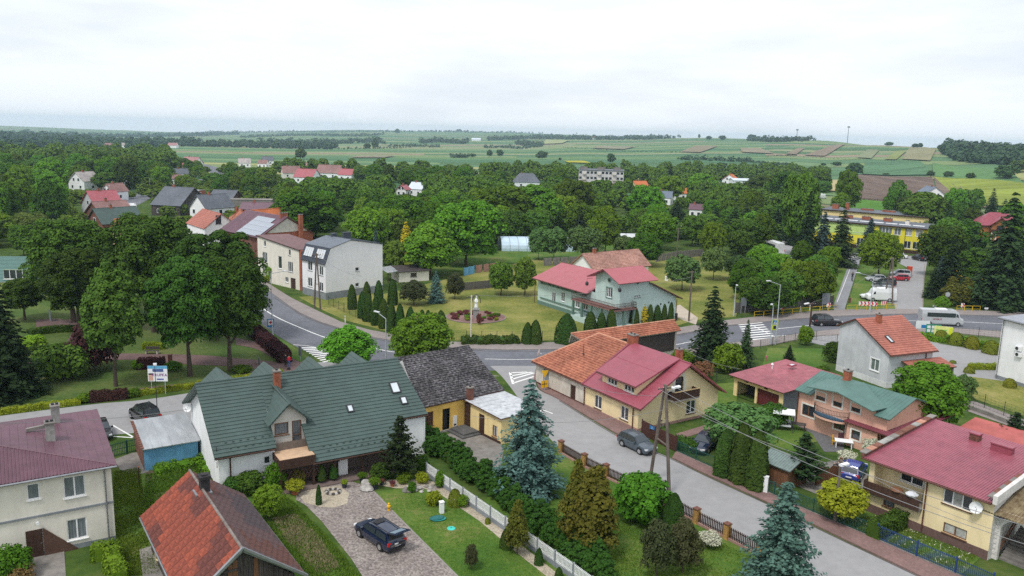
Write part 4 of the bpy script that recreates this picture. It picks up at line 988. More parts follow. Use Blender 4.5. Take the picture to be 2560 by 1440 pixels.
ov=.35;e=[(-15-ov,-ov,5.9),(ov,-ov,5.9),(ov,12.9+ov,5.9),(-15-ov,12.9+ov,5.9)];a1,a2=(-9.8,6.4,7.5),(-10.6,6.4,7.5)
roof(B,[e[0],e[1],a1,a2],R_PURP,'rib',.12,step=.22,gutter=METAL);roof(B,[e[1],e[2],a1],R_PURP,'course',.12,step=.55,rise=.03);roof(B,[e[2],e[3],a2,a1],R_PURP,None,.12);roof(B,[e[3],e[0],a2],R_PURP,None,.12)
ridge_cap(B,e[1],a1,.07,R_PURP)
for px,py,zt in((127,1085,8.9),(140,1040,9.3)):
 p=on_roof(B,px,py+15,[e[1],e[2],a1]);chimney(B,p.x,p.y,p.z-.4,p.z+1.35,.6,.75,m=mat('chimney_concrete',(.27,.265,.25),.95,.2,3),flues=2)
p=on_roof(B,100,1080,[e[1],e[2],a1]);mb=MB();mb.use(CONC_D);mb.bar((p.x-.9,p.y,p.z+.3),(p.x+.4,p.y+.2,p.z+.35),.25);mb.build('vent_duct',parent=B.e)
downpipe(B,-.45,-.12,.1,5.8);mb=MB();mb.use(WHITE);mb.tube((-9.9+s0*0+5.1,-.1,2.55),(-4.8,-.25,2.55),.12);mb.build('wall_lamp',parent=B.e)
mb=MB();mb.use(WHITE);mb.box(-15.2,-14.2,12.5,12.9,6.2,6.9);mb.use(DKMET);mb.tube((-14.7,12.49,6.55),(-14.7,12.47,6.55),.26,n=14);mb.build('air_conditioner',parent=B.e)
# --- blue shed between the houses
B=Bld('garden_shed','sky-blue rendered shed with rusting zinc lean-to roof','shed',(362,1178),32)
B.foot=[(0,0),(4.5,0),(4.5,6.2),(0,6.2)]
for k,a,b,h,m_ in(('f',(0,0),(4.5,0),2.1,P_BLUE),('r',(4.5,0),(4.5,6.2),[(0,0),(6.2,0),(6.2,2.6),(0,2.1)],P_BLUE),('b',(4.5,6.2),(0,6.2),2.6,P_BLUE),('l',(0,6.2),(0,0),[(0,0),(6.2,0),(6.2,2.1),(0,2.6)],BRICKD)):B.wall(k,a,b,h,(),m_)
roof(B,[(-.1,-.35,2.13),(4.65,-.35,2.13),(4.65,6.4,2.65),(-.1,6.4,2.65)],R_ZINC,'rib',.07,step=.8,rise=.03)
mb=MB();mb.use(BRICKD)
for i in range(14):mb.box(-.25,0,-.3+i*.46,.1+i*.46,2.2+i*.035,2.27+i*.035)
mb.build('edge_brick',parent=B.e,kind='stuff')
# --- big green-roofed house
B=Bld('green_roof_house','long white house under a green metal-tile roof with dormers and brick chimney','house',(550,1236),31)
B.foot=[(0,-3),(19,-3),(19,13),(0,13)];ZR,YR,ZE=8.0,5.2,3.5;sl=(ZR-ZE)/(YR+.3);zat=lambda y:ZR-(YR-y)*sl
B.wall('l',(0,12.4),(0,0),[(0,0),(12.4,0),(12.4,3.55),(7.2,ZR-.1),(0,4.2)],(),P_WHITE)
std_wall(B,'f',(0,0),(4.6,0),3.6,P_WHITE,[(668,1150,.55,.7,dict(leaves_=1))])
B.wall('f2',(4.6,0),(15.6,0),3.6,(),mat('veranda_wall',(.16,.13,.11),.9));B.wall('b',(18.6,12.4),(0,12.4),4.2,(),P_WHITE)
B.wall('r',(18.5,.2),(18.5,12.4),[(0,0),(12.2,0),(12.2,4.2),(5.0,ZR-.1),(0,3.6)],(),P_WHITE)
B.wall('f3',(15.6,.25),(18.7,.25),4.0,(),P_WHITE)
GR=dict(m=R_GREEN,prof='course',step=.36,rise=.05,waves=.0)
cA=4.6;T=.14
roof(B,[(-.4,-.55,zat(-.55)+T),(cA,-.55,zat(-.55)+T),(cA,YR,ZR+T),(-.7,YR,ZR+T)],edge=mat('roof_edge_green',(.05,.09,.075),.5),gutter=DKWOOD,**GR)
roof(B,[(7.2,-2.1,zat(-2.1)+T),(15.6,-2.1,zat(-2.1)+T),(15.6,YR,ZR+T),(7.2,YR,ZR+T)],gutter=DKWOOD,**GR)
roof(B,[(cA,1.2,zat(1.2)+T),(7.2,1.2,zat(1.2)+T),(7.2,YR,ZR+T),(cA,YR,ZR+T)],**GR)
roof(B,[(15.6,.1,zat(.1)+T),(18.9,.1,zat(.1)+T),(18.0,YR,ZR+T),(15.6,YR,ZR+T)],gutter=DKWOOD,**GR)
zb=lambda y:ZR-(y-YR)*.52
roof(B,[(18.9,12.9,zb(12.9)+T),(-.7,12.9,zb(12.9)+T),(-.7,YR,ZR+T),(18.0,YR,ZR+T)],**GR)
ridge_cap(B,(-.7,YR,ZR+T),(18.0,YR,ZR+T),.11,R_GREEN)
# front dormer with balcony door
dx0,dx1,dy,dzc,dze=4.6,7.6,.9,6.65,5.15;xm=(dx0+dx1)/2
wd=Wall(B,(dx0,dy),(dx1,dy));B.w['dormer']=wd
B.wall('dormer',(dx0,dy),(dx1,dy),[(0,3.0),(3,3.0),(3,dze),(1.5,dzc-.15),(0,dze)],[(.25,1.45,3.95,5.05),(1.75,2.6,3.05,5.05)],plaster('dormer_plaster',(.55,.53,.49)),name='dormer_wall')
window(B,wd,.85,4.5,1.2,1.1,frame=BRWOOD,pane=CURTAIN,leaves_=1,fw=.1);window(B,wd,2.17,4.05,.85,2.0,frame=BRWOOD,pane=CURTAIN,leaves_=1,sill=False,sash=.35,fw=.09,name='balcony_door')
for x,s in((dx0,1),(dx1,-1)):
 mb=MB();mb.use(P_WHITE);mb.face([(x,dy,3.1),(x,3.2,zat(3.2)),(x,3.2,dze+.3),(x,dy,dze)][::s]);mb.build('dormer_cheek',parent=B.e)
mb=MB();mb.use(MATS['dormer_plaster']);mb.box(dx0,dx1,dy+.02,dy+.2,3.0,3.1);mb.build('dormer_sill',parent=B.e)
ys=YR-.25;dz=.62
for s in(-1,1):roof(B,[(xm+s*2.0,-.25,dzc-1.92+.1),(xm+s*2.0,YR-(ZR-(dzc-1.92))/sl+.2,dzc-1.92+.1),(xm,ys,dzc+dz+.1),(xm,-.25,dzc+.1)],R_GREEN,'rib',.1,step=.9,name='dormer_roof')if False else None
ap0,ap1=(xm,.4,dzc+.1),(xm-.5,YR-.75,7.5)
for s in(-1,1):
 eL=(xm+s*1.9,.4,dzc-1.75+.1);eB=(xm+s*1.9,YR-(ZR-dzc+1.65)/sl+.3,dzc-1.55+.14)
 roof(B,[eL,eB,ap1,ap0],R_GREEN,'course',.1,step=.42,rise=.04,name='dormer_roof')
ridge_cap(B,ap0,ap1,.09,R_GREEN)
# four gabled dormers on the street side: only their roofs show above the ridge
for x in(2.6,7.1,11.6,16.2):
 zc=7.15;yb=13.2
 for s in(-1,1):
  roof(B,[(x+s*1.9,yb,zc-1.7),(x+s*1.9,YR+(ZR-zc+1.7)/.52+.1,zc-1.7+.02),(x,YR+(ZR-zc)/.52+.1,zc+.02),(x,yb,zc)],R_GREEN,'course',.1,step=.42,rise=.04,name='dormer_roof')
 mb=MB();mb.use(P_WHITE);mb.extr([(x-1.6,yb-.5,3.2),(x+1.6,yb-.5,3.2),(x+1.6,yb-.5,zc-1.55),(x,yb-.5,zc-.15),(x-1.6,yb-.5,zc-1.55)],(0,-1.2,0));mb.build('dormer_wall',parent=B.e)
chimney(B,6.0,4.1,6.4,8.7,.55,.55,flues=1)
pl=[(8,0,zat(0)+T),(12,0,zat(0)+T),(8,YR,ZR+T)];uv=((1,0,0),(0,1,sl))
for px,py,w_,h_ in((987,970,.78,1.15),(1009,1002,.55,.75),(875,1022,.5,.7)):p=on_roof(B,px,py,pl);skylight(B,uv,p,w_,h_)
# snow stoppers
mb=MB();mb.use(R_GREEN)
for i in range(26):
 x=.6+i*.6
 if 4.6<x<7.9:continue
 for y in(.35,-.1)if x<5 else(-1.1,-1.5):mb.bar((x+(.3 if y in(-.1,-1.5)else 0),y,zat(y)+T+.1),(x+.18+(.3 if y in(-.1,-1.5)else 0),y,zat(y)+T+.1),.05,.09)
mb.build('snow_guard',parent=B.e,kind='stuff')
# tiled balcony over the porch, lattice, veranda posts
mb=MB();mb.use(mat('balcony_tiles',(.50,.34,.22),.7,.12,3));mb.box(4.45,7.4,-2.1,.88,2.8,2.9);mb.build('balcony_floor',parent=B.e)
mb=MB();mb.use(DKWOOD);mb.box(4.43,7.42,-2.16,-2.1,2.05,2.88);mb.box(4.39,4.44,-2.1,0,2.3,2.88);mb.box(7.4,7.46,-2.1,-.3,2.3,2.88);mb.build('balcony_fascia',parent=B.e)
for x in(4.55,7.3,9.2,11.7,13.7):mb=MB();mb.use(DKWOOD);mb.box(x-.08,x+.08,-1.98,-1.82,0,2.2);mb.bar((x,-1.9,1.5),(x+.6,-1.9,2.1),.1);mb.bar((x,-1.9,1.5),(x-.6,-1.9,2.1),.1);mb.build('veranda_post',parent=B.e)
mb=MB();mb.use(DKWOOD);mb.box(7.4,15.4,-1.98,-1.84,1.95,2.1)
for i in range(9):x=5.0+i*.3;mb.bar((x,-2.0,.9),(x+.5,-2.0,2.0),.04);mb.bar((x+.5,-2.0,.9),(x,-2.0,2.0),.04)
mb.build('trellis',parent=B.e)
mb=MB();mb.use(mat('veranda_paving',(.15,.11,.10),.9));mb.box(4.2,15.8,-2.6,-.02,.0,.12);mb.build('veranda_floor',parent=B.e)
p=B.loc(865,1195,.12);mb=MB();mb.use(WHITE);mb.box(p.x-.4,p.x+.45,-1.1,-1.02,.12,1.9);mb.build('white_panel',parent=B.e)
mb=MB();mb.use(mat('orange_label',(.65,.18,.05),.6));mb.box(p.x-.15,p.x+.3,-1.115,-1.105,1.5,1.85);mb.build('label',parent=B.e)
downpipe(B,.9,-.12,.1,3.3,DKWOOD);dish(B,(-.45,11.6,4.0),(-.6,-.8,.2),.42);dish(B,(-.2,.1,3.0),(-.7,-.7,0),.18,'aerial_bracket')
mast(B,-.15,-.1,2.4,4.2)
# --- yellow house with old grey tiles
B=house('yellow_cottage','yellow cottage with mossy old grey tile roof beside the green roof',(1098,1083),39,[(0,0),(0,3.2),(6.3,6.45),(12.4,3.2),(12.4,0)],10.2,P_YSTR,R_GREYT,rp='course',step=.31,rise=.05,waves=.36,jitter=.016,edge=COPPER,world=False,ov=.3,skirt=None,wins={'f':[(1100,1041,1.55,1.45,dict(frame=BRWOOD,pane=GLASS,leaves_=3,bars=7)),(1164,1037,.95,2.3,dict(hole=1))]})
B.e.location=(B.M@Vector((-2.4,.0,0)));B.M=Matrix.Translation(B.e.location)@Matrix.Rotation(radians(39),4,'Z');B.Mi=B.M.inverted()
w=B.w['f'];s,z=w.hit(1137,1052);plate(B,w,s,z,.5,1.15,WHITE,name='meter_box');s,z=w.hit(1137,1061);plate(B,w,s,z,.32,.2,DKWOOD,name='notice')
mb=MB();mb.use(mat('rubble_base',(.22,.19,.17),.95,.4,4,c2=(.42,.40,.38)));g=random.Random(3)
for i in range(22):x=i*.22;mb.box(x,x+.2,-.08,.0-.005,0,.16+g.random()*.12)
mb.build('rubble_footing',parent=B.e,kind='stuff')
p=B.loc(1197,1000,3.4);chimney(B,p.x,-.45,2.4,4.3,.55,.55,m=BRICKD,flues=1);mast(B,p.x-.3,1.2,3.8,5.6);mast(B,p.x-2.2,1.0,3.8,5.0)
# annex with felt roof, steps
A=Bld('flat_roof_annex','low yellow annex with pale tar-paper roof and brown door','annex',(1205,1090),39)
a0=Vector();A.foot=[(0,0),(4.6,0),(4.6,5),(0,5)]
LY=6.0;o0=B.M@Vector((5.6,-.02,0));A.o=(o0 .x,o0 .y);A.e.location=o0;A.M=Matrix.Translation(o0)@Matrix.Rotation(radians(39),4,'Z');A.Mi=A.M.inverted()
std_wall(A,'l',(0,0),(0,-LY),2.75,P_YEL,[(1204,1060,.95,2.05,dict(door=1)),(1237,1078,.75,1.15,dict(frame=BRWOOD,pane=BLIND))],skirt=(.3,DKWOOD))
std_wall(A,'f',(0,-LY),(4.6,-LY),2.75,P_YEL);std_wall(A,'r',(4.6,-LY),(4.6,0),2.75,P_YEL)
roof(A,[(-.3,-LY-.3,2.78),(4.9,-LY-.3,2.78),(4.9,-.05,3.05),(-.3,-.05,3.05)],mat('tar_paper_pale',(.38,.40,.42),.8,.12,2,c2=(.52,.54,.56)),'course',.1,edge=COPPER,step=.9,rise=.015)
mb=MB();mb.use(mat('steps_dark',(.10,.10,.10),.9,.2));mb.box(-1.9,-.05,-2.4,-.05,0,.32);mb.box(-2.3,-1.9,-2.8,-.05,0,.16);mb.box(-1.9,-.05,-2.8,-2.4,0,.16);mb.build('steps',parent=A.e)
mb=MB();mb.use(DKWOOD);mb.box(-.12,-.02,-.9,-.02,.35,2.7)
for i in range(5):mb.box(-.16,-.02,-.9,-.02,.5+i*.45,.54+i*.45)
mb.build('trellis',parent=A.e)
# --- corner house along the street: orange-tiled old part and wine-red roofed yellow part
B=Bld('orange_tile_house','off-white corner house with hipped orange tile roof at the junction','house',(1339,957),-57.5)
B.foot=[(0,0),(9.8,0),(9.8,12),(0,12)];ZE,ZR,YR=2.85,6.4,6.1;EA=COPPER
std_wall(B,'f',(0,0),(9.7,0),ZE,P_OFF,[(1365,943,1.2,2.2,dict(door=1,m=mat('grey_door',(.20,.22,.24),.7))),(1432,985,1.0,2.1,dict(door=1))],skirt=(.25,COPPER))
std_wall(B,'l',(0,12),(0,0),ZE,P_OFF);std_wall(B,'b',(9.7,12),(0,12),ZE,P_OFF)
TILE=dict(prof='course',step=.34,rise=.055,waves=.30,jitter=.004)
T=.12;hp=4.3
roof(B,[(-.4,-.4,ZE+T-.25),(9.85,-.4,ZE+T-.25),(9.85,YR,ZR+T),(hp,YR,ZR+T)],R_ORNG,edge=EA,gutter=COPPER,**TILE)
roof(B,[(-.4,12.4,ZE+T-.25),(-.4,-.4,ZE+T-.25),(hp,YR,ZR+T)],R_ORNG,edge=EA,**TILE)
roof(B,[(9.85,12.4,ZE+T-.25),(-.4,12.4,ZE+T-.25),(hp,YR,ZR+T),(9.85,YR,ZR+T)],R_ORNG,edge=EA,**TILE)
for a,b in(((-.4,-.4,ZE+T-.25),(hp,YR,ZR+T)),((hp,YR,ZR+T),(9.85,YR,ZR+T))):ridge_cap(B,a,b,.12,mat('ridge_tile_pale',(.48,.24,.16),.9,.2))
mb=MB();mb.use(DKMET);mb.tube((5.9,2.6,4.6),(5.9,2.6,5.8),.03);mb.box(5.8,6.0,2.5,2.7,4.75,4.85);mb.build('vent_pipe',parent=B.e)
dish(B,(-.5,.6,3.6),(-.75,-.65,.2),.5);chimney(B,10.1,6.4,6.0,7.6,1.1,.8,m=BRICK,flues=2)
YB=Bld('yellow_street_house','yellow house with wine-red roof, wide shed dormer and balcony','house',(1339,957),-57.5)
B=YB;B.foot=[(9.8,0),(18.6,0),(18.6,12),(9.8,12)];ZR2=6.5
std_wall(B,'f',(9.7,0),(18.9,0),ZE,P_YEL2,[(1495,1005,1.25,1.45,dict(sill=COPPER)),(1561,1033,1.25,1.45,dict(sill=COPPER))],skirt=(.3,mat('plinth_pink',(.36,.22,.19),.9)))
gb=[(0,0),(11.5,0),(11.5,2.75),(6.2,ZR2-.1),(0,ZE)]
std_wall(B,'r',(18.9,0),(18.9,11.5),gb,P_YEL2,[(1698,965,1.15,2.05,dict(frame=DKWOOD,leaves_=1,sill=False,depth=.14)),(1727,1017,1.35,1.45,dict(sill=COPPER))],skirt=(.3,MATS['plinth_pink']))
std_wall(B,'b',(18.9,11.5),(9.7,11.5),2.75,P_YEL2)
WR=mat('roof_wine_sheet',(0.275,0.062,0.088),0.42,0.08,6,.25,spec=.5)
roof(B,[(9.75,-.45,ZE-.17),(19.7,-.45,ZE-.17),(19.7,6.3,ZR2+.1),(9.75,6.3,ZR2+.1)],WR,'course',.14,step=1.75,rise=.02,gutter=COPPER)
roof(B,[(19.7,12.0,2.65),(9.75,12.0,2.65),(9.75,6.3,ZR2+.1),(19.7,6.3,ZR2+.1)],WR,None,.14)
ridge_cap(B,(9.75,6.3,ZR2+.12),(19.7,6.3,ZR2+.12),.09,WR)
mb=MB();mb.use(mat('parapet_wine',(.22,.05,.07),.5));mb.extr([(9.72,-.5,ZE-.12),(9.72,6.3,ZR2+.22),(9.72,6.3,ZR2+.05),(9.72,-.5,ZE-.3)],(.28,0,0));mb.build('verge_flashing',parent=B.e)
# dormer
dw=Wall(B,(11.9,.75),(17.5,.75));B.w['d']=dw;sl=(ZR2-ZE+.27)/6.75
H,R=put_windows(B,'d',[(1514,950,1.35,.95,dict(leaves_=3)),(1558,970,1.35,.95,dict(leaves_=3))])
R=[(1.7,3.86,1.6,.75,dict(leaves_=3)),(4.5,3.86,1.6,.75,dict(leaves_=3))];H=[(.9,2.5,3.485,4.235),(3.7,5.3,3.485,4.235)]
B.wall('d',(11.9,.75),(17.5,.75),[(0,3.0),(5.6,3.0),(5.6,4.5),(0,4.5)],H,P_YEL2,name='dormer_wall');finish_windows(B,'d',R)
for x in(11.9,17.5):
 mb=MB();mb.use(P_YEL2);mb.face([(x,.75,3.0),(x,6.2,ZR2),(x,6.2,ZR2+.05),(x,.75,4.5)]if x>12 else[(x,.75,4.5),(x,6.2,ZR2+.05),(x,6.2,ZR2),(x,.75,3.0)]);mb.build('dormer_cheek',parent=B.e)
roof(B,[(11.5,.2,4.5),(18.0,.2,4.5),(18.0,6.3,ZR2+.28),(10.4,6.3,ZR2+.28)],WR,'course',.14,step=3.2,rise=.02,gutter=COPPER,name='dormer_roof')
for x in(9.9,18.2):downpipe(B,x,-.12,.1,2.9,COPPER)
chimney(B,14.6,9.4,4.0,6.6,.6,.6,m=BRICK)
# balcony and white arch on the gable
w=B.w['r'];s,z=w.hit(1698,965);mb=MB();mb.use(mat('cream_arch',(.72,.70,.58),.9))
for i in range(10):
 t0,t1=pi*i/10,pi*(i+1)/10;q=lambda t,r:w.at(s+cos(t)*r,z+.45+sin(t)*r*1.15,.03)
 mb.face([q(t0,.62),q(t0,1.0),q(t1,1.0),q(t1,.62)])
for sg in(-1,1):mb.face([w.at(s+sg*.62,z-1.1,.03),w.at(s+sg*1.0,z-1.1,.03),w.at(s+sg*1.0,z+.45,.03),w.at(s+sg*.62,z+.45,.03)])
mb.build('arch_surround',parent=B.e)
zf=z-1.1;mb=MB();mb.use(CONC_D);mb.box(18.92,20.05,s-1.6,s+1.9,zf-.16,zf);mb.build('balcony_slab',parent=B.e)
mb=MB();mb.use(DKWOOD)
for k in range(24):y=s-1.6+3.5*k/23;mb.box(20.0,20.04,y-.055,y+.055,zf,zf+.85)
for k in range(8):
 for y in(s-1.6,s+1.87):mb.box(18.95+k*.135,19.05+k*.135,y-.02,y+.02,zf,zf+.85)
mb.build('balcony_railing',parent=B.e)
mb=MB();mb.use(mat('handrail_tan',(.45,.33,.18),.6));mb.box(19.96,20.08,s-1.62,s+1.92,zf+.88,zf+.95);mb.build('handrail',parent=B.e)
# wing behind with dark plank wall
B=Bld('plank_barn','orange-tiled barn wing with black plank wall behind the corner house','barn',(1339,957),-57.5);B.foot=[(-6,12),(-1,12),(-1,24),(-6,24)];XW=-1.4
mb=MB();mb.use(P_OFF);mb.box(-6.5,XW,10,24.4,0,.9);mb.box(-6.5,XW+.02,24.1,24.42,.9,3.7);mb.build('wall',parent=B.e)
g=random.Random(2)
pm=MB();pm.use(OLDWOOD);pm.box(0,.04,0,.29,0,3.0);pme=pm.mesh('plank',OLDWOOD)
for i in range(46):o=new_obj('plank',pme,B.e);o.location=(XW+g.uniform(0,.02),10.2+i*.3,.92)
mb=MB();mb.use(DKWOOD);mb.box(XW-.4,XW-.02,10.1,24.1,.9,3.7);mb.build('wall_frame',parent=B.e)
roof(B,[(XW+.45,8.5,3.7),(XW+.45,24.8,3.7),(XW-1.1,24.8,4.85),(XW-1.1,7.0,4.85)],R_ORNG,edge=P_OFF,**TILE)
roof(B,[(-7.0,24.8,2.4),(-7.0,10,2.4),(XW-1.1,7.0,4.85),(XW-1.1,24.8,4.85)],R_ORNG,None,edge=P_OFF);ridge_cap(B,(XW-1.1,7.0,4.9),(XW-1.1,24.9,4.9),.13,MATS['ridge_tile_pale'])
# --- brown-tiled wooden cottage, bottom centre-left
B=Bld('tiled_cottage','wooden cottage with weathered red interlocking tiles and grey gable trim','cottage',(0,0),0)
ang=-56
o0=Vector(P(355,1290,2.6));o0 .z=0;B.o=(o0 .x,o0 .y);B.e.location=o0;B.e.rotation_euler.z=radians(ang+0);B.M=Matrix.Translation(o0)@Matrix.Rotation(radians(ang),4,'Z');B.Mi=B.M.inverted()
# local: x along the ridge towards the camera (13.4 m), y to the right (7 m)
B.foot=[(0,0),(13,0),(13,7.2),(0,7.2)];ZE,ZR,YM,LX,BY=2.52,5.3,3.35,13.4,7.0
for k,a,b,h in(('f',(.5,.4),(LX-.4,.4),ZE),('b',(LX-.4,BY-.4),(.5,BY-.4),ZE)):B.wall(k,a,b,h,(),OLDWOOD)
for k,a,b in(('r',(LX-.4,.4),(LX-.4,BY-.4)),('l',(.5,BY-.4),(.5,.4))):B.wall(k,a,b,[(0,0),(6.2,0),(6.2,ZE),(3.0,ZR-.3),(0,ZE)],(),OLDWOOD)
TT=[R_ for R_ in(mat('tile_rust',(.235,.058,.036),.8,.3,3,.2),mat('tile_rust_dark',(.13,.042,.034),.85,.3,3,.2),mat('tile_rust_mid',(.22,.058,.038),.85,.3,3,.2),mat('tile_rust_mid2',(.28,.068,.04),.85,.3,3,.2))]
roof(B,[(0,-.1,ZE+.08),(LX,-.1,ZE+.08),(LX,YM,ZR),(0,YM,ZR)],TT[1],edge=METAL,tiles=(.92,.42,.035,TT,4,.55),rise=.05,gutter=METAL)
DR=mat('tile_dull_brown',(.115,.05,.042),.8,.35,3,.3,c2=(.17,.075,.06))
roof(B,[(LX,BY+.1,ZE+.08),(0,BY+.1,ZE+.08),(0,YM,ZR),(LX,YM,ZR)],DR,edge=METAL,tiles=(.95,.42,.02,[DR,mat('tile_dull_black',(.075,.055,.06),.8,.3,3,.3),mat('tile_dull_mauve',(.11,.065,.065),.8,.3,3,.3)],3,.2),rise=.03,gutter=METAL)
ridge_cap(B,(0,YM,ZR+.04),(LX,YM,ZR+.04),.1,mat('ridge_mortar',(.20,.17,.155),.95,.3))
pm=MB();pm.use(METAL)
for y0,y1,za,zb_ in((-.25,YM,ZE-.02,ZR+.12),(BY+.25,YM,ZE-.02,ZR+.12)):pm.bar((LX+.06,y0,za),(LX+.06,y1,zb_),.2,.14)
pm.build('barge_board',parent=B.e)
wb=B.w['r'];g=random.Random(8)
for i in range(20):
 s0_=i*.305;hh=ZE+(min(s0_+.15,6.2-s0_-.15))*.78
 pm=MB();pm.use(BRWOOD if g.random()<.12 else OLDWOOD);pm.box(LX-.4,LX-.36+g.uniform(0,.015),.4+s0_,.4+s0_+.28,0,hh);pm.build('plank',parent=B.e)
for c_,z_ in((2.7,3.3),):mb=MB();mb.use(OLDWOOD);mb.box(LX-.34,LX-.28,c_-.5,c_+.5,z_-.1,z_+.02);mb.box(LX-.34,LX-.28,c_-.5,c_+.5,z_+.6,z_+.72);mb.build('hatch',parent=B.e)
mb=MB();mb.use(mat('chimney_black',(.035,.032,.034),.7,.2));mb.box(3.2,3.85,YM-.1,YM+.5,ZR-.9,ZR+.75);mb.box(3.12,3.93,YM-.18,YM+.58,ZR+.75,ZR+.95);mb.box(3.3,3.75,YM,YM+.4,ZR+.95,ZR+1.05);mb.use(METAL);mb.box(2.95,4.05,YM-.5,YM+.6,ZR-.38,ZR-.2);mb.build('chimney',parent=B.e)
# --- mint green house with tower
B=Bld('mint_house','pale mint villa with rose-red roofs, corner tower and long balcony','house',(1545,825),34.5)
B.foot=[(-2,-1),(13,-1),(13,22),(-2,22)]
gm=[(0,0),(12.4,0),(12.4,4.1),(6.1,7.4),(0,5.3)]
std_wall(B,'r',(0,0),(12.4,0),[(0,0),(12.4,0),(12.4,4.2),(6.3,7.0),(0,7.0)],P_MINT,[(1594,733,1.3,1.35,dict(leaves_=3,sill=P_MINTD))],skirt=None)
std_wall(B,'f',(.6,22.4),(0,0),4.95,P_MINT,[(1384,742,1.05,1.6,{}),(1407,742,1.05,1.6,{}),(1444,757,1.1,1.6,{}),(1464,762,1.1,1.6,{})],skirt=(.7,P_MINTD))
std_wall(B,'k',(12.4,22.4),(.6,22.4),[(0,0),(11.8,0),(11.8,4.9),(6,6.9),(0,4)],P_MINT);std_wall(B,'b',(12.4,0),(12.4,22.4),4.0,P_MINT)
std_wall(B,'tf',(0,5.9),(0,0),[(0,3.5),(5.9,3.5),(5.9,7.9),(2.95,9.2),(0,7.9)],P_MINT,[(1523,732,1.25,1.55,dict(leaves_=3,sill=P_MINTD,surround=(P_MINTD,.16)))],name='tower_wall')
B.wall('tr',(-.01,-.01),(6.3,-.01),[(0,5.2),(6.3,5.2),(6.3,7.9),(0,7.9)],(),P_MINT,name='tower_wall');B.wall('tb',(6.3,5.9),(0,5.9),[(0,4),(6.3,4),(6.3,7.9),(0,7.9)],(),P_MINT,name='tower_wall')
B.wall('tk',(6.3,0),(6.3,5.9),[(0,5.0),(5.9,5.0),(5.9,7.9),(2.95,9.2),(0,7.9)],(),P_MINT,name='tower_wall')
RR=mat('roof_rose_sheet',(.36,.10,.115),.5,.06,5,.2,spec=.4)
roof(B,[(-.3,23.0,4.7),(-.95,7.0,4.7),(6.1,7.0,7.1),(6.4,23.0,7.1)],RR,'rib',.14,step=2.2,rise=.02,gutter=COPPER)
roof(B,[(13.3,-.7,3.95),(13.3,23.0,3.95),(6.3,23.0,7.1),(6.1,-.7,7.1)],RR,'rib',.14,step=2.2,rise=.02,edge=COPPER)
for s in(0,1):
 y=-1.0 if s==0 else 6.9;pts=[(-1.1,y,7.6),(7.2,y,7.6),(7.2,2.95,9.35),(-1.1,2.95,9.35)];roof(B,pts if s==0 else[pts[1],pts[0],pts[3],pts[2]],RR,'rib',.13,step=2.1,rise=.02,edge=WR,name='tower_roof')
for key,px,py in(('tr',1594,705),('tf',1524,700)):
 w=B.w[key];s,z=w.hit(px,py);mb=MB();mb.use(P_MINTD);c=w.at(s,z,.02);mb.tube(c,c+w.n*.06,.36,n=16);mb.use(GLASS);mb.tube(c,c+w.n*.075,.24,n=16);mb.build('round_window',parent=B.e)
mb=MB();mb.use(P_MINTD);mb.bar((.18,8.2,4.1),(.52,21.5,4.1),.12,.5);mb.bar((.12,7.5,1.33),(.5,21.5,1.33),.2,.17);mb.build('frieze',parent=B.e)
for i in range(6):y=8.5+i*2.5;x=.2+i*.06;mb=MB();mb.use(DKWOOD);mb.bar((x,y,4.0),(x-.8,y,4.6),.1);mb.bar((x,y,3.9),(x,y,4.6),.1);mb.build('eave_bracket',parent=B.e)
mb=MB();mb.use(mat('terrace_edge',(.22,.11,.10),.8));mb.box(-2.0,-.01,-.9,9.6,3.3,3.5);mb.box(-2.0,2.6,-1.2,-.02,3.3,3.5);mb.build('balcony_slab',parent=B.e)
mb=MB();mb.use(DKWOOD)
def rail(a,b,z,h=.95,st=.28):
 a,b=Vector(a),Vector(b);n=max(1,int((b-a).length/st))
 for i in range(n+1):p=a+(b-a)*i/n;mb.box(p.x-.02,p.x+.02,p.y-.02,p.y+.02,z,z+h)
 for q in(.1,.55,1):mb.bar((a.x,a.y,z+h*q),(b.x,b.y,z+h*q),.05)
rail((-1.95,-1.15,0),(-1.95,9.5,0),3.5);rail((-1.95,-1.15,0),(2.55,-1.15,0),3.5);rail((2.55,-1.15,0),(2.55,-.1,0),3.5);mb.build('balcony_railing',parent=B.e)
for x,y in((-1.8,9.2),(-1.8,6.9),(-1.8,4.6),(-1.8,2.2),(-1.8,-.95),(.2,-.95),(2.3,-.95)):mb=MB();mb.use(P_MINTD);mb.box(x-.17,x+.17,y-.17,y+.17,0,3.3);mb.build('column',parent=B.e)
mb=MB();mb.use(P_MINT);mb.box(-2.0,-.02,-1.15,9.5,0,.9);mb.box(-.02,2.5,-1.15,-.02,0,.9);mb.build('terrace_base',parent=B.e)
for s,z,w_ in((9.0,3.3,B.w['r']),(10.8,3.4,B.w['r'])):mb=MB();mb.use(DKMET);mb.obox(w_.at(s,z,.01),w_.u*.14,Vector((0,0,.16)),w_.n*.01);mb.build('vent',parent=B.e)
for(px,py,x,y,z)in((1558,710,-.6,-.6,7.4),(1484,697,-.9,7.0,7.2)):
 mb=MB();mb.use(DKMET);mb.bar((x,y,z),(x+.7 if x>-.8 else x+.9,y+.6 if y<0 else y-.3,z),.05);mb.tube((x,y,z),(x,y,z-.5),.02);mb.lathe([(.06,0),(.26,.1),(.3,.5),(.1,.7)],(x,y,z-1.2),6);mb.build('wall_lantern',parent=B.e)
downpipe(B,.45,23.1,.1,4.6,COPPER);downpipe(B,12.5,-.12,.1,3.8,COPPER)
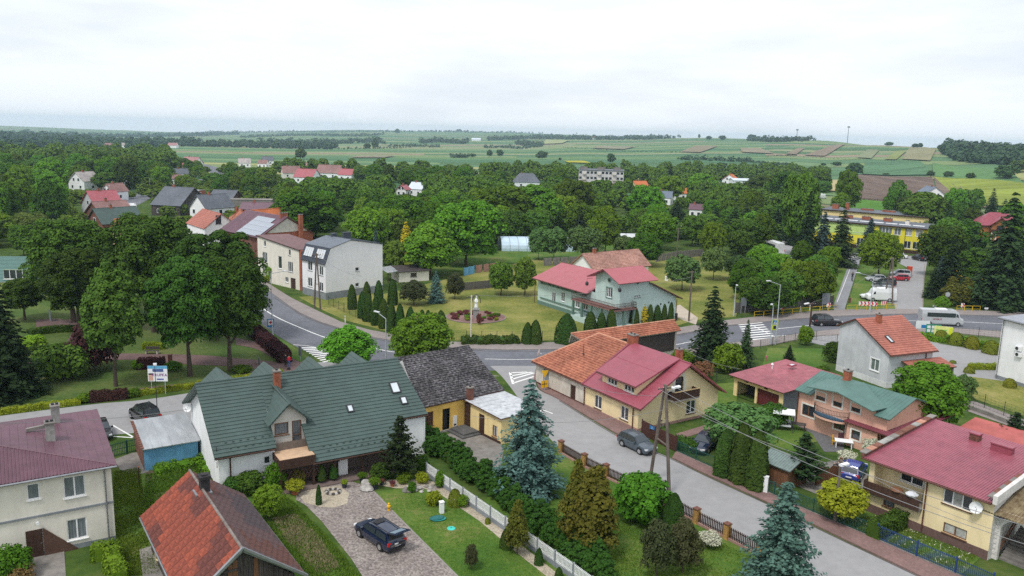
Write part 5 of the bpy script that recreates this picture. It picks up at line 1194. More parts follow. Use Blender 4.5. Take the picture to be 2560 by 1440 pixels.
# house behind it
house('tiled_roof_house','white house with faded pinkish-brown tile roof behind the mint villa',(1486,706),36,[(0,0),(0,2.6),(3.8,5.4),(7.6,2.6),(7.6,0)],15.5,P_WHITE,R_OLDR,rp='course',step=.4,rise=.05,ov=.5,ch=[(3,3.8,5.2,6.4,dict(w=.7,d=.5))])
# --- tall white gable house with slate mansard and its flat-roofed neighbour
B=Bld('mansard_house','tall white house with blank gable and grey-blue mansard roof','house',(815,750),47)
B.foot=[(0,0),(12.4,0),(12.4,10),(0,10)];prof=[(0,0),(0,7.15),(1.2,9.75),(5.6,10.95),(12.3,9.6),(12.3,0)]
std_wall(B,'f',(0,0),(12.6,0),[(0,0),(12.6,0),(12.6,9.0),(5.4,10.3),(1.0,9.1),(0,6.7)],P_LILAC,[(893,673,.85,.7,dict(leaves_=1,sill=P_BLK)),(893,712,.85,.7,dict(leaves_=1,sill=P_BLK))],skirt=(1.3,P_BLK))
std_wall(B,'l',(0,7.4),(0,0),6.75,P_LILAC,[(775,665,1.4,1.6,dict(sill=P_BLK)),(803,677,1.2,1.6,dict(sill=P_BLK)),(775,705,1.4,1.6,dict(sill=P_BLK)),(803,717,1.2,1.6,dict(sill=P_BLK)),(776,737,1.3,.7,{}),(803,747,1.2,.7,{})],skirt=(1.3,P_BLK))
std_wall(B,'b',(12.6,7.4),(0,7.4),[(0,0),(12.6,0),(12.6,6.7),(11.6,9.1),(7.2,10.3),(0,9.0)],P_LILAC);std_wall(B,'r',(12.6,0),(12.6,7.4),9.0,P_LILAC)
MS=mat('mansard_dark',(.055,.065,.085),.5,.1,3)
m1=[(-.2,7.6,6.5),(-.2,-.15,6.5),(.95,-.15,9.2),(.95,7.6,9.2)];roof(B,m1,MS,'rib',.1,step=.4,rise=.05,gutter=DKMET)
roof(B,[(.9,7.6,9.21),(.9,-.15,9.21),(5.4,-.15,10.4),(5.4,7.6,10.4)],R_ANTH,'rib',.1,step=.4,rise=.05,edge=MS)
roof(B,[(12.7,-.15,9.08),(12.7,7.6,9.08),(5.4,7.6,10.4),(5.4,-.15,10.4)],MS,'rib',.1,step=.5,edge=MS)
v=(Vector(m1[2])-Vector(m1[1])).normalized()
for y in(6.6,5.95,5.3,4.65,2.9,2.25,1.6,.95):skylight(B,((0,-1,0),v),Vector((-.2,y,6.5))+v*1.6,.4,1.55,frame=WHITE)
chimney(B,5.6,5.5,10.0,10.9,.9,.7,m=MS,cap=MS,flues=0);chimney(B,8.5,5.5,9.5,10.9,1.6,.5,m=MS,cap=MS,flues=0)
B=Bld('flat_roof_house','white flat-roofed house with red brick end strip and garage door','house',(742,724),-41)
B.foot=[(-15,0),(2,0),(2,10),(-15,10)]
std_wall(B,'f',(-13,0),(1.0,0),[(0,0),(14,0),(14,7.7),(0,9.0)],P_CREAM,[(662,609,.7,1.1,dict(leaves_=1)),(724,631,.7,1.1,dict(leaves_=1,sill=P_BLK)),(726,667,1.6,1.9,dict(leaves_=3,sill=P_BLK)),(700,656,1.2,2.4,dict(leaves_=1,pane=GLASS)),(662,643,1.7,2.0,dict(leaves_=3)),(662,675,1.7,1.6,dict(leaves_=3)),(717,699,1.1,1.0,{}),(733,711,1.6,2.4,dict(door=1,m=DKWOOD))])
B.wall('s',(1.0,0),(1.0,7),7.4,(),BRICK);B.wall('k',(1,7),(-13,7),7.4,(),P_CREAM);B.wall('l',(-13,7),(-13,0),8.6,(),P_WHITE)
roof(B,[(-13.2,-.25,9.05),(1.2,-.25,7.73),(1.2,7.2,7.4),(-13.2,7.2,8.7)],R_BRN,None,.18,edge=DKWOOD)
mb=MB();mb.use(BRICK);mb.box(1.02,1.6,.05,3.5,0,7.6);mb.build('brick_pier',parent=B.e)
# --- brick gable with solar panels
B=Bld('solar_roof_house','brick-gabled house with solar panels and tall brick chimney','house',(655,668),45)
B.foot=[(-1,0),(13,0),(13,20),(-1,20)];X0,XA,X1=0,6.3,12.7
std_wall(B,'f',(X0,0),(X1,0),[(0,0),(X1,0),(X1,6.6),(XA,10.5),(0,6.7)],BRICK)
mb=MB();mb.use(P_OFF);mb.face([(1.3,-.05,7.3),(11.4,-.05,7.3),(XA,-.05,10.3)]);mb.build('plaster_gable',parent=B.e)
std_wall(B,'l',(0,18),(0,0),6.7,BRICKD);std_wall(B,'r',(X1,0),(X1,18),6.6,BRICK);std_wall(B,'b',(X1,18),(0,18),6.6,BRICK)
pa=[(-.7,18.4,6.4),(-.7,-.4,6.4),(XA,-.4,10.7),(XA,18.4,10.7)];roof(B,pa,R_PURP,'course',.16,step=.4,edge=COPPER)
roof(B,[(X1+.5,-.4,6.4),(X1+.5,18.4,6.4),(XA,18.4,10.7),(XA,-.4,10.7)],R_PURP,'course',.16,step=.4,edge=COPPER)
v=(Vector(pa[2])-Vector(pa[1])).normalized();n=Vector((-v.z,0,v.x));n=n if n.z>0 else-n;PV=mat('solar_panel',(.30,.33,.38),.3,.08,2,spec=.8);pm=MB();pm.use(PV);pm.box(-.48,.48,-.78,.78,0,.04)
pmm=pm.mesh('solar_panel')
for r in range(4):
 for c in range(10):
  if r>2 and c<2:continue
  o=new_obj('solar_panel',pmm,B.e);M=Matrix(((0,v.x,n.x),(-1,v.y,n.y),(0,v.z,n.z))).to_4x4();M.translation=Vector((-.7,.9+c*1.0,6.4))+v*(1.1+r*1.6)+n*.12;o.matrix_local=M
chimney(B,9.3,-.6,5,11.0,.8,.8,m=BRICK,flues=1);chimney(B,6.3,1.5,10.2,11.3,1.8,.7,m=BRICK,flues=3)
# --- grey house with red metal roof
B=Bld('grey_gable_house','pale grey rendered house with asymmetric red tile-sheet roof','house',(2089,925),-67)
B.foot=[(0,0),(11,0),(11,7),(0,7)]
std_wall(B,'f',(0,0),(8.4,0),[(0,0),(8.4,0),(8.4,4.5),(2.7,7.5),(0,6.2)],P_GREY,[(2187,912,1.35,1.5,dict(pane=SHUT,surround=(WHITE,.14)))],skirt=(.75,mat('plinth_white',(.6,.61,.62),.9)))
std_wall(B,'l',(0,7.4),(0,0),6.2,P_GREY);std_wall(B,'r',(8.4,0),(8.4,7.4),4.5,P_GREY,skirt=(.75,MATS['plinth_white']));std_wall(B,'b',(8.4,7.4),(0,7.4),[(0,0),(8.4,0),(8.4,6.2),(5.7,7.5),(0,4.5)],P_GREY)
pr=[(8.85,-.3,4.35),(8.85,7.8,4.35),(2.7,7.8,7.65),(2.7,-.3,7.65)];roof(B,pr,R_BRNT,'course',.14,step=.38,rise=.04,waves=.9,edge=COPPER,gutter=COPPER)
roof(B,[(-.5,7.8,6.05),(-.5,-.3,6.05),(2.7,-.3,7.65),(2.7,7.8,7.65)],R_BRNT,'course',.14,step=.38,rise=.04,edge=COPPER)
p=on_roof(B,2207,808,pr[:3]);chimney(B,3.6,2.8,6.4,8.2,.55,.55,m=BRICK);p=on_roof(B,2223,849,pr[:3]);skylight(B,((0,1,0),Vector(pr[3])-Vector(pr[0])),p,.5,1.2)
roof(B,[(11.0,2.1,2.75),(11.0,8.7,2.75),(8.42,8.7,3.35),(8.42,2.1,3.35)],R_BRNT,'course',.12,step=.38,rise=.04,edge=COPPER,name='porch_roof')
for y in(2.4,8.4):mb=MB();mb.use(CONC_D);mb.box(10.6,10.8,y-.1,y+.1,0,2.7);mb.build('porch_post',parent=B.e)
downpipe(B,8.5,6.2,3.4,4.3,COPPER)
# --- garage with maroon roof, salmon house, lower maroon roof
B=Bld('open_garage','yellow open-fronted garage with faded maroon sheet roof','garage',(1838,978),-57)
B.foot=[(-1,-.5),(8,-.5),(8,10),(-1,10)];zf=2.55
o0=Vector(P(1824,936,2.55));o0 .z=0;o0+=Vector((.6,0,0));B.e.location=o0;B.M=Matrix.Translation(o0)@Matrix.Rotation(radians(-57),4,'Z');B.Mi=B.M.inverted()
B.wall('f',(0,0),(7.2,0),[(0,0),(7.2,0),(7.2,2.5),(0,2.5)],[(.5,3.2,0,1.9),(3.5,6.6,0,1.9),(1.5,2.1,2.05,2.4),(4.4,5.0,2.05,2.4)],P_YEL)
for k,a,b in(('r',(7.2,0),(7.2,9.4)),('b',(7.2,9.4),(0,9.4)),('l',(0,9.4),(0,0))):B.wall(k,a,b,2.5,(),P_YEL if k!='r' else mat('slate_board',(.16,.20,.25),.7))
for x in(3.5,):mb=MB();mb.use(mat('maroon_door',(.10,.018,.02),.6));mb.box(x,x+3.1,.25,.32,0,1.95);mb.build('garage_door',parent=B.e)
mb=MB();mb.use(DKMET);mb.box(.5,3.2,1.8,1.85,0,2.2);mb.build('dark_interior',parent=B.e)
roof(B,[(-.45,-.5,2.5),(7.5,-.5,2.5),(7.5,9.7,3.05),(-.45,9.7,3.05)],R_WINE2,'rib',.1,step=.3,rise=.03,edge=COPPER)
p=on_roof(B,1980,914,[(-.45,-.5,2.95),(6.85,-.5,2.95),(6.85,9.9,3.5)]);skylight(B,((1,0,0),(0,1,.05)),p,.6,.8,frame=R_WINE)
for px,py in((1915,903),(1930,922)):p=on_roof(B,px,py,[(-.45,-.5,2.95),(6.85,-.5,2.95),(6.85,9.9,3.5)]);mb=MB();mb.use(WHITE if px>1920 else WR);mb.lathe([(.06,0),(.06,.45),(.16,.5),(.1,.7)],p,8);mb.build('roof_vent',parent=B.e)
B=Bld('salmon_house','salmon-pink house with teal roof and rounded blue balcony','house',(1993,1062),-56)
B.foot=[(-1,0),(11,0),(11,8),(-1,8)]
SU=(mat('cream_surround',(.70,.68,.62),.9),.16);BW=dict(frame=BRWOOD,surround=SU,sill=False)
std_wall(B,'f',(-.2,0),(10.0,0),4.0,P_PINK,[(2021,1027,1.5,1.2,BW),(2052,991,1.1,.85,dict(BW,leaves_=1)),(2095,1000,1.0,1.5,dict(BW,leaves_=1)),(2140,1020,1.0,.85,dict(BW,leaves_=1)),(2098,1062,1.2,1.0,dict(BW,leaves_=2))])
std_wall(B,'l',(-.2,7.2),(-.2,0),[(0,0),(7.2,0),(7.2,4.0),(3.4,5.2),(0,4.2)],P_PINK);std_wall(B,'r',(10.0,0),(10.0,7.2),[(0,0),(7.2,0),(7.2,4.2),(3.8,5.2),(0,4.0)],P_PINK);std_wall(B,'b',(10.0,7.2),(-.2,7.2),4.2,P_PINK)
pr=[(-.3,.9,4.43),(10.5,.9,4.43),(10.5,3.8,5.4),(-.3,3.8,5.4)];[roof(B,[(a,-.55,3.95),(b,-.55,3.95),(b,.9,4.43),(a,.9,4.43)],R_TEAL,'rib',.12,step=.4,rise=.03)for a,b in((-.3,1.7),(8.9,10.5))];roof(B,[(10.5,7.6,4.1),(-.3,7.6,4.1),(-.3,3.8,5.4),(10.5,3.8,5.4)],R_TEAL,'rib',.12,step=.4,rise=.03);roof(B,pr,R_TEAL,'rib',.12,step=.4,rise=.03,edge=mat('teal_edge',(.03,.09,.08),.5),gutter=COPPER)
roof(B,[(1.4,-1.0,4.85),(5.0,-1.0,5.25),(5.0,3.4,5.5),(1.4,2.6,5.2)],R_TEAL,None,.1,name='dormer_roof');roof(B,[(5.0,-1.0,5.25),(9.0,-1.0,4.45),(9.3,.9,4.7),(5.0,3.4,5.5)],R_TEAL,None,.1,name='dormer_roof')
B.wall('df',(1.8,-.02),(8.8,-.02),[(0,3.9),(7,3.9),(7,4.4),(3.2,5.15),(0,4.75)],(),P_PINK,name='dormer_wall')
p=on_roof(B,2118,950,pr[:3]);chimney(B,p.x,p.y,p.z-.5,p.z+1.0,.7,.6,m=BRICK)
w=B.w['f'];s,z=w.hit(2095,1018);s-=.8;mb=MB();mb.use(mat('balcony_blue',(.04,.12,.20),.6));arc=[(s+2.0*cos(t),-.05-1.15*sin(t))for t in[pi*i/12 for i in range(13)]]
zb_=2.2;mb.prism(arc,zb_,zb_+.04);mb.use(P_PINK);mb.prism([(x,y-.02)for x,y in arc],zb_-.2,zb_-.002);mb.build('balcony_slab',parent=B.e)
mb=MB();mb.use(DKMET);
for(xa,ya),(xb,yb)in zip(arc,arc[1:]):
 for q in(.0,.45,.9):mb.bar((xa,ya,zb_+.1+q),(xb,yb,zb_+.1+q),.03)
 for k in range(3):t=k/3;mb.bar((xa+(xb-xa)*t,ya+(yb-ya)*t,zb_),(xa+(xb-xa)*t,ya+(yb-ya)*t,zb_+1.0),.02)
mb.build('balcony_railing',parent=B.e);downpipe(B,-.1,-.12,.1,3.8,COPPER);downpipe(B,s+1.6,-.1,0,2.1,COPPER)
B=Bld('maroon_roof_extension','single-storey salmon extension under a dark maroon sheet roof','extension',(2125,1112),-56);B.foot=[(0,0),(4,0),(4,9),(0,9)]
o0=Vector(P(2108,1052,2.5));o0 .z=0;B.e.location=o0;B.M=Matrix.Translation(o0)@Matrix.Rotation(radians(-56),4,'Z');B.Mi=B.M.inverted()
std_wall(B,'f',(.3,.3),(3.6,.3),2.4,P_PINK,[(2139,1088,.95,.95,dict(BW,leaves_=1))]);std_wall(B,'f2',(3.6,.9),(5.4,.9),2.4,BRWOOD);std_wall(B,'r',(5.4,.9),(5.4,9),2.5,P_PINK)
roof(B,[(0,0,2.5),(5.6,0,2.5),(5.6,10.5,3.1),(0,10.5,3.1)],mat('roof_maroon',(.17,.038,.058),.5,.1,1,spec=.5),'rib',.12,step=.28,rise=.03,edge=COPPER)
B=house('low_red_shed','low shed with dusty red sheet roof behind the yellow house',(2375,1130),-54,[(0,0),(0,2.0),(4.6,2.6),(4.6,0)],6.5,P_OFF,mat('roof_dusty_red',(.40,.11,.10),.8,.12,1),ov=.1)
# --- yellow house with maroon roof, bottom right
B=Bld('yellow_balcony_house','yellow house with ribbed maroon roof, brown balcony and satellite dish','house',(2160,1265),-54)
B.foot=[(-1,-.5),(10,-.5),(10,10),(-1,10)];o0=Vector(P(2172,1280,0));B.e.location=o0;B.M=Matrix.Translation(o0)@Matrix.Rotation(radians(-54),4,'Z');B.Mi=B.M.inverted()
LW=9.7;ZT=4.7;w=Wall(B,(-.35,0),(LW-.35,0));B.w['f']=w
R=[]
for px,py,W_w,H_w,o in((2394,1250,2.15,1.2,dict(leaves_=3,pane=[GLASS,BLIND,GLASS],sill=COPPER)),(2387,1328,1.75,.8,dict(frame=BRWOOD,pane=BLIND)),(2223,1252,.95,1.1,dict(leaves_=1,frame=BRWOOD,pane=CURTAIN))):
 s,z=w.hit(px,py);R.append((s,z,W_w,H_w,o))
s0,z0=w.hit(2184,1145);s1,_=w.hit(2312,1220);lx0,lx1,lz0,lz1=.45,s1,1.9,4.3
B.wall('f',(-.35,0),(LW-.35,0),ZT,[(s-W_w/2,s+W_w/2,z-H_w/2,z+H_w/2)for s,z,W_w,H_w,o in R]+[(lx0,lx1,lz0,lz1)],P_YEL2,skirt=(.75,mat('plinth_brown',(.14,.085,.075),.9)))
finish_windows(B,'f',R)
std_wall(B,'l',(-.35,9.3),(-.35,0),[(0,0),(9.3,0),(9.3,ZT),(0,5.5)],P_YEL2,skirt=(.75,MATS['plinth_brown']));std_wall(B,'r',(LW-.35,0),(LW-.35,9.3),[(0,0),(9.3,0),(9.3,6.2),(0,ZT+.5)],P_STON);std_wall(B,'b',(LW-.35,9.3),(-.35,9.3),5.6,P_YEL2)
wl=Wall(B,(lx0-.35,1.25),(lx1-.35,1.25));B.w['lo']=wl
B.wall('lo',(lx0-.35,1.25),(lx1-.35,1.25),[(0,lz0),(lx1-lx0,lz0),(lx1-lx0,lz1),(0,lz1)],[(1.5,lx1-lx0-.75,3.15,4.2),(lx1-lx0-.72,lx1-lx0-.02,2.1,4.2)],P_YEL2,name='loggia_wall')
wl_L=lx1-lx0;window(B,wl,(1.5+wl_L-.75)/2,3.67,wl_L-2.25,1.05,leaves_=2);window(B,wl,wl_L-.37,3.15,.7,2.1,leaves_=1,sill=False,sash=.45,name='balcony_door')
mb=MB();mb.use(P_YEL2);mb.box(lx0-.35,lx1-.35,.16,1.25,lz1,lz1+.06);mb.box(lx0-.41,lx0-.35,.16,1.25,lz0,lz1);mb.box(lx1-.35,lx1-.29,.16,1.25,lz0,lz1);mb.build('loggia_side',parent=B.e)
mb=MB();mb.use(CONC_D);mb.box(-.4,lx1-.35,-.55,1.3,1.82,1.98);mb.build('balcony_slab',parent=B.e)
mb=MB();mb.use(DKWOOD);mb.box(-.4,lx1-.35,-.6,-.56,1.9,2.85);mb.box(-.42,-.38,-.56,0,1.9,2.85);mb.build('balcony_panel',parent=B.e)
mb=MB();mb.use(mat('bedding_white',(.6,.62,.66),.9,.15,5));mb.lathe([(.1,0),(.42,.06),(.5,.2),(.3,.34),(.02,.38)],(lx1-1.1,-.35,2.85),9);mb.use(BRWOOD);mb.lathe([(.1,0),(.5,.06),(.4,.2),(.02,.28)],(lx1-2.3,-.35,2.85),9);mb.build('bedding',parent=B.e)
pr=[(-.85,-.5,ZT-.05),(LW-.4,-.5,ZT-.05),(LW-.4,10.4,5.9),(-.85,10.4,5.9)];RW=mat('roof_wine_ribbed',(.27,.072,.100),.4,.12,1.2,spec=.5)
roof(B,pr,RW,'rib',.16,step=.20,rise=.035,edge=COPPER,gutter=COPPER)
mb=MB();mb.use(BRICKD);tiles_m=[BRICKD,CONC_D,mat('pantile_mix',(.40,.20,.14),.9,.2)]
mb.extr([(-.95,-.5,ZT),(-.95,10.5,5.9),(-.95,10.5,6.15),(-.95,-.5,ZT+.28)],(.3,0,0));mb.build('parapet',parent=B.e)
g=random.Random(4)
for i in range(13):
 y=-.5+i*.85;tm=MB();tm.use(g.choice([BRICKD,CONC_D,MATS['pantile_mix'],MATS['chimney_concrete']]));zz=ZT+.32+i*.85*.108;tm.obox((-.8,y+.4,zz+.05),(.28,0,0),(0,.4,.043),(0,0,.04));tm.build('coping_tile',parent=B.e)
mb=MB();mb.use(P_STON);mb.extr([(LW-.34,-.5,ZT-.1),(LW-.34,10.5,6.0),(LW-.34,10.5,6.7),(LW-.34,-.5,ZT+.55)],(.3,0,0));mb.build('parapet',parent=B.e)
for i in range(6):tm=MB();tm.use(BRICKD if i%2 else CONC_D);y=-.5+i*.8;tm.obox((LW-.45,y+.4,ZT+.42+i*.1),(.28,0,0),(0,.39,.05),(0,0,.04));tm.build('coping_tile',parent=B.e)
for px,py,w_,d_ in((2438,1100,.75,.6),(2505,1130,1.6,.55)):p=on_roof(B,px,py,pr[:3]);chimney(B,p.x,p.y,p.z-.3,p.z+.55,w_,d_,m=WR if w_>1 else BRICKD,cap=WR,flues=0)
s,z=w.hit(2448,1265);dish(B,w.at(s,z,.5),w.n*.85+w.u*.5+Vector((0,0,.2)),.45);downpipe(B,lx1-.15,-.12,.3,4.5,COPPER)
s,z=w.hit(2179,1152);text3d('1a',.3,DKWOOD,B.e,w.at(s,z-.1,.01),w.u,(0,0,1),'house_number')
# arched masonry porch with outside stairs
B=Bld('brick_porch','white block porch with arch over an outside stair, brown corrugated roof','porch',(2470,1392),-54);B.foot=[(0,-2),(6,-2),(6,3),(0,3)]
w=Wall(B,(0,0),(3.3,0));B.w['f']=w;n=14;R0,cx,zs=.98,1.55,2.35
mb=MB();mb.use(P_STON)
def arch_face(d):
 out=[]
 for i in range(n):
  t0,t1=pi-pi*i/n,pi-pi*(i+1)/n;a,b=(cx+R0*cos(t0),zs+R0*sin(t0)),(cx+R0*cos(t1),zs+R0*sin(t1))
  mb.face([w.at(a[0],a[1],d),w.at(b[0],b[1],d),w.at(b[0],3.9,d),w.at(a[0],3.9,d)]);out.append((a,b))
 for x0,x1 in((0,cx-R0),(cx+R0,3.3)):mb.face([w.at(x0,0,d),w.at(x1,0,d),w.at(x1,3.9,d),w.at(x0,3.9,d)])
 return out
seg=arch_face(0);arch_face(-.35)
for a,b in seg:mb.face([w.at(*a),w.at(*b),w.at(*b,-.35),w.at(*a,-.35)])
for x in(0,cx-R0,cx+R0,3.3):mb.face([w.at(x,0),w.at(x,zs if 0<x<3.3 else 3.9),w.at(x,zs if 0<x<3.3 else 3.9,-.35),w.at(x,0,-.35)])
mb.build('arch_wall',parent=B.e)
pm=MB();pm.use(P_STON);pm.box(0,.42,0,.03,0,.19);bme=pm.mesh('block');g=random.Random(6)
for r in range(19):
 for c in range(9):
  x=c*.44-(.22 if r%2 else 0);z=r*.205+.02
  if x<0 or x+.42>3.3:continue
  if abs(x+.21-cx)<R0+.24 and z<zs+math.sqrt(max(0,(R0+.2)**2-(x+.21-cx)**2)):continue
  o=new_obj('block',bme,B.e);o.location=(x,-.035-g.uniform(0,.012),z)
mb=MB();mb.use(CONC_D)
for i in range(11):mb.box(.62,2.5,.3+i*.29,.3+(i+1)*.29+.02,0,.17*(i+1))
mb.build('stairs',parent=B.e)
mb=MB();mb.use(P_STON);mb.box(0,.3,.36,3.8,0,3.6);mb.box(2.9,3.25,.36,3.8,0,3.6);mb.build('side_wall',parent=B.e);mb=MB();mb.use(BRWOOD);mb.bar((.5,.3,.9),(.5,3.3,2.9),.08);mb.bar((.5,.3,.5),(.5,3.3,2.5),.08);mb.build('handrail',parent=B.e)
roof(B,[(-.7,-.7,3.7),(4.4,-.7,3.7),(4.4,4.4,5.2),(-.7,4.4,5.2)],mat('roof_rust_sheet',(.17,.115,.06),.85,.3,2,c2=(.25,.20,.12)),'rib',.06,step=.2,rise=.05)
s,z=.35,3.45;plate(B,w,s,z,.75,.32,mat('plate_navy',(.02,.03,.12),.5),'1a',size=.22)
# --- white building at the right edge
B=Bld('white_clinic','white rendered building with grey flashing and two air conditioners','building',(2487,945),-71);B.foot=[(0,0),(14,0),(14,14),(0,14)]
std_wall(B,'f',(0,0),(14,0),8.1,P_WHITE,skirt=(.5,P_BLK));std_wall(B,'l',(0,12),(0,0),8.1,P_WHITE,skirt=(.5,P_BLK));std_wall(B,'b',(14,12),(0,12),8.1,P_WHITE);std_wall(B,'r',(14,0),(14,12),8.1,P_WHITE)
roof(B,[(-.4,-.4,8.15),(14.4,-.4,8.15),(14.4,12.4,8.6),(-.4,12.4,8.6)],mat('roof_light_grey',(.34,.36,.40),.6,.08,1),'course',.22,step=.5,edge=METAL,gutter=METAL);downpipe(B,.25,-.12,.1,8.0,METAL)
w=B.w['f']
for px,py in((2549,871),(2549,886)):s,z=w.hit(px,py);mb=MB();mb.use(WHITE);mb.obox(w.at(s,z,.2),w.u*.42,Vector((0,0,.28)),w.n*.16);mb.use(DKMET);mb.tube(w.at(s-.1,z,.36),w.at(s-.1,z,.375),.22,n=14);mb.build('air_conditioner',parent=B.e)
# --- school
B=Bld('school_building','two-storey yellow and lime school with flat grey roof and white-framed windows','school',(2288,650),-40)
o0=Vector(P(2313,638,0));B.e.location=o0;B.M=Matrix.Translation(o0)@Matrix.Rotation(radians(-40),4,'Z');B.e.rotation_euler.z=radians(-40);B.Mi=B.M.inverted();B.foot=[(-34,0),(0,0),(0,11),(-34,11)]
w=Wall(B,(-33,0),(0,0));B.w['f']=w;R=[]
for px,py in((2298,583),(2272,581),(2244,579),(2222,577),(2205,575),(2160,572),(2141,572),(2118,570)):s,z=w.hit(px,py);R.append((s,z,1.75,1.9,dict(leaves_=2,pane=BLIND if px>2250 else CURTAIN)))
for px,py in((2290,614),(2268,612),(2240,610),(2215,608),(2150,604)):s,z=w.hit(px,py);R.append((s,z,1.8,2.0,dict(leaves_=2)))
B.wall('f',(-33,0),(0,0),7.2,[(s-a/2,s+a/2,z-b/2,z+b/2)for s,z,a,b,o in R],P_LIME,skirt=(1.0,DKWOOD));finish_windows(B,'f',R)
s,_=w.hit(2215,580);mb=MB();mb.use(P_LGRN);s9=w.hit(2214,580)[0]
mb=MB();mb.use(P_LGRN);mb.box(-33.0,-33.0+s9-3.2,-.03,-.012,3.8,7.1);mb.build('lime_panel',parent=B.e)
for k,a,b in(('r',(0,0),(0,11)),('b',(0,11),(-33,11)),('l',(-33,11),(-33,0))):B.wall(k,a,b,7.2,(),P_LIME)
roof(B,[(-33.4,-.5,7.25),(.5,-.5,7.25),(.5,11.5,7.7),(-33.4,11.5,7.7)],R_SLATE,'course',.35,step=4,rise=.03,edge=DKWOOD)
mb=MB();mb.use(WHITE)
for i in range(8):mb.box(-30+i*3.6,-27+i*3.6,3.0,4.1,7.42,7.58)
mb.build('roof_light',parent=B.e);
for x,y in((-7,6),(-13,8.5),(-19,8.5),(-24,8)):chimney(B,x,y,7.3,8.5,2.4 if x<-8 else 1.0,.7,m=BRICK if x<-8 else P_CREAM,flues=2)
downpipe(B,-33+w.hit(2262,600)[0],-.12,.2,7.1,DKWOOD)
B2=house('school_wing','rear yellow school wing with long dark flat roof and brick vents',(2052,572),-40,[(0,0),(0,6.6),(9,6.9),(9,0)],34,P_YEL,R_SLATE,ov=.5,cat='school',thick=.35,edge=DKWOOD,wins={'f':[(2075+30*i,545+2.4*i,2.0,1.5,dict(leaves_=3))for i in range(6)]},ch=[(3,4,6.6,8.6,dict(w=2.0,d=1.2)),(7,4,6.6,9.4,dict(w=1.0,d=1.0)),(13,6,6.6,7.7,dict(w=4,d=.8)),(20,6,6.6,7.7,dict(w=4,d=.8)),(28,6,6.6,7.7,dict(w=3,d=.8))])
# --- red-roofed chalet far right
B=house('brown_chalet','orange-brown house with red hipped roof and front gable behind the spruces',(2437,600),-22,[(0,0),(0,5.2),(6,8.6),(12,5.2),(12,0)],13,mat('chalet_wood',(.34,.13,.045),.8,.15,2),R_WINE,rp='course',step=.5,ov=.8,hip=4,cat='house')
mb=MB();mb.use(MATS['chalet_wood']);mb.extr([(4,-1.6,0),(9,-1.6,0),(9,-1.6,5.6),(6.5,-1.6,7.6),(4,-1.6,5.6)],(0,1.6,0));mb.build('gable_bay',parent=B.e)
for s in(-1,1):roof(B,[(6.5+s*3.3,-2.3,5.1),(6.5+s*3.3,3.5,5.1),(6.5,5.0,7.8),(6.5,-2.3,7.8)],R_WINE,None,.12)
for x in(4.2,5.4,7.6,8.8):mb=MB();mb.use(WHITE);mb.tube((x,-2.1,0),(x,-2.1,2.9),.16,n=8);mb.build('column',parent=B.e)
mb=MB();mb.use(DKWOOD);mb.box(3.9,9.1,-2.2,-1.6,2.9,3.1);mb.box(3.9,9.1,-2.22,-2.18,3.1,3.9);mb.use(GLASS);mb.box(5.4,7.6,-1.63,-1.61,3.2,5.2);mb.build('balcony',parent=B.e)
# --- green-roofed yellow hall left
B=house('green_roof_hall','yellow-green community hall with long teal roof at the left edge',(-330,750),9,[(0,0),(0,3.2),(8,6.0),(16,3.2),(16,0)],30.5,mat('plaster_pistachio',(.50,.56,.22),.9),R_TEAL,rp='course',step=.5,ov=.6,edge=WHITE,wins={'f':[(40,686,4.0,1.6,dict(leaves_=4))]},cat='hall')
w=B.w['f'];s,z=w.hit(89,683);plate(B,w,s,z,.9,1.1,mat('notice_red',(.55,.10,.14),.6),name='notice_board');downpipe(B,30.3,-.12,.1,3.5,DKMET)
# --- flat-roofed garden shed
B=house('summer_house','beige garden hut with dark felt roof and open porch',(998,706),28,[(0,0),(0,2.1),(4.6,2.5),(4.6,0)],6.4,P_CREAM,R_DARK,ov=.4,cat='shed',wins={'f':[(1034,687,1.3,.8,dict(leaves_=3,frame=DKWOOD))]})
roof(B,[(-2.6,-.4,2.15),(-.4,-.4,2.4),(-.4,4.2,2.75),(-2.6,4.2,2.5)],R_ZINC,'rib',.06,step=.5,name='porch_roof')
for y in(0,4):mb=MB();mb.use(DKWOOD);mb.box(-2.4,-2.28,y-.06,y+.06,0,2.2);mb.build('porch_post',parent=B.e)
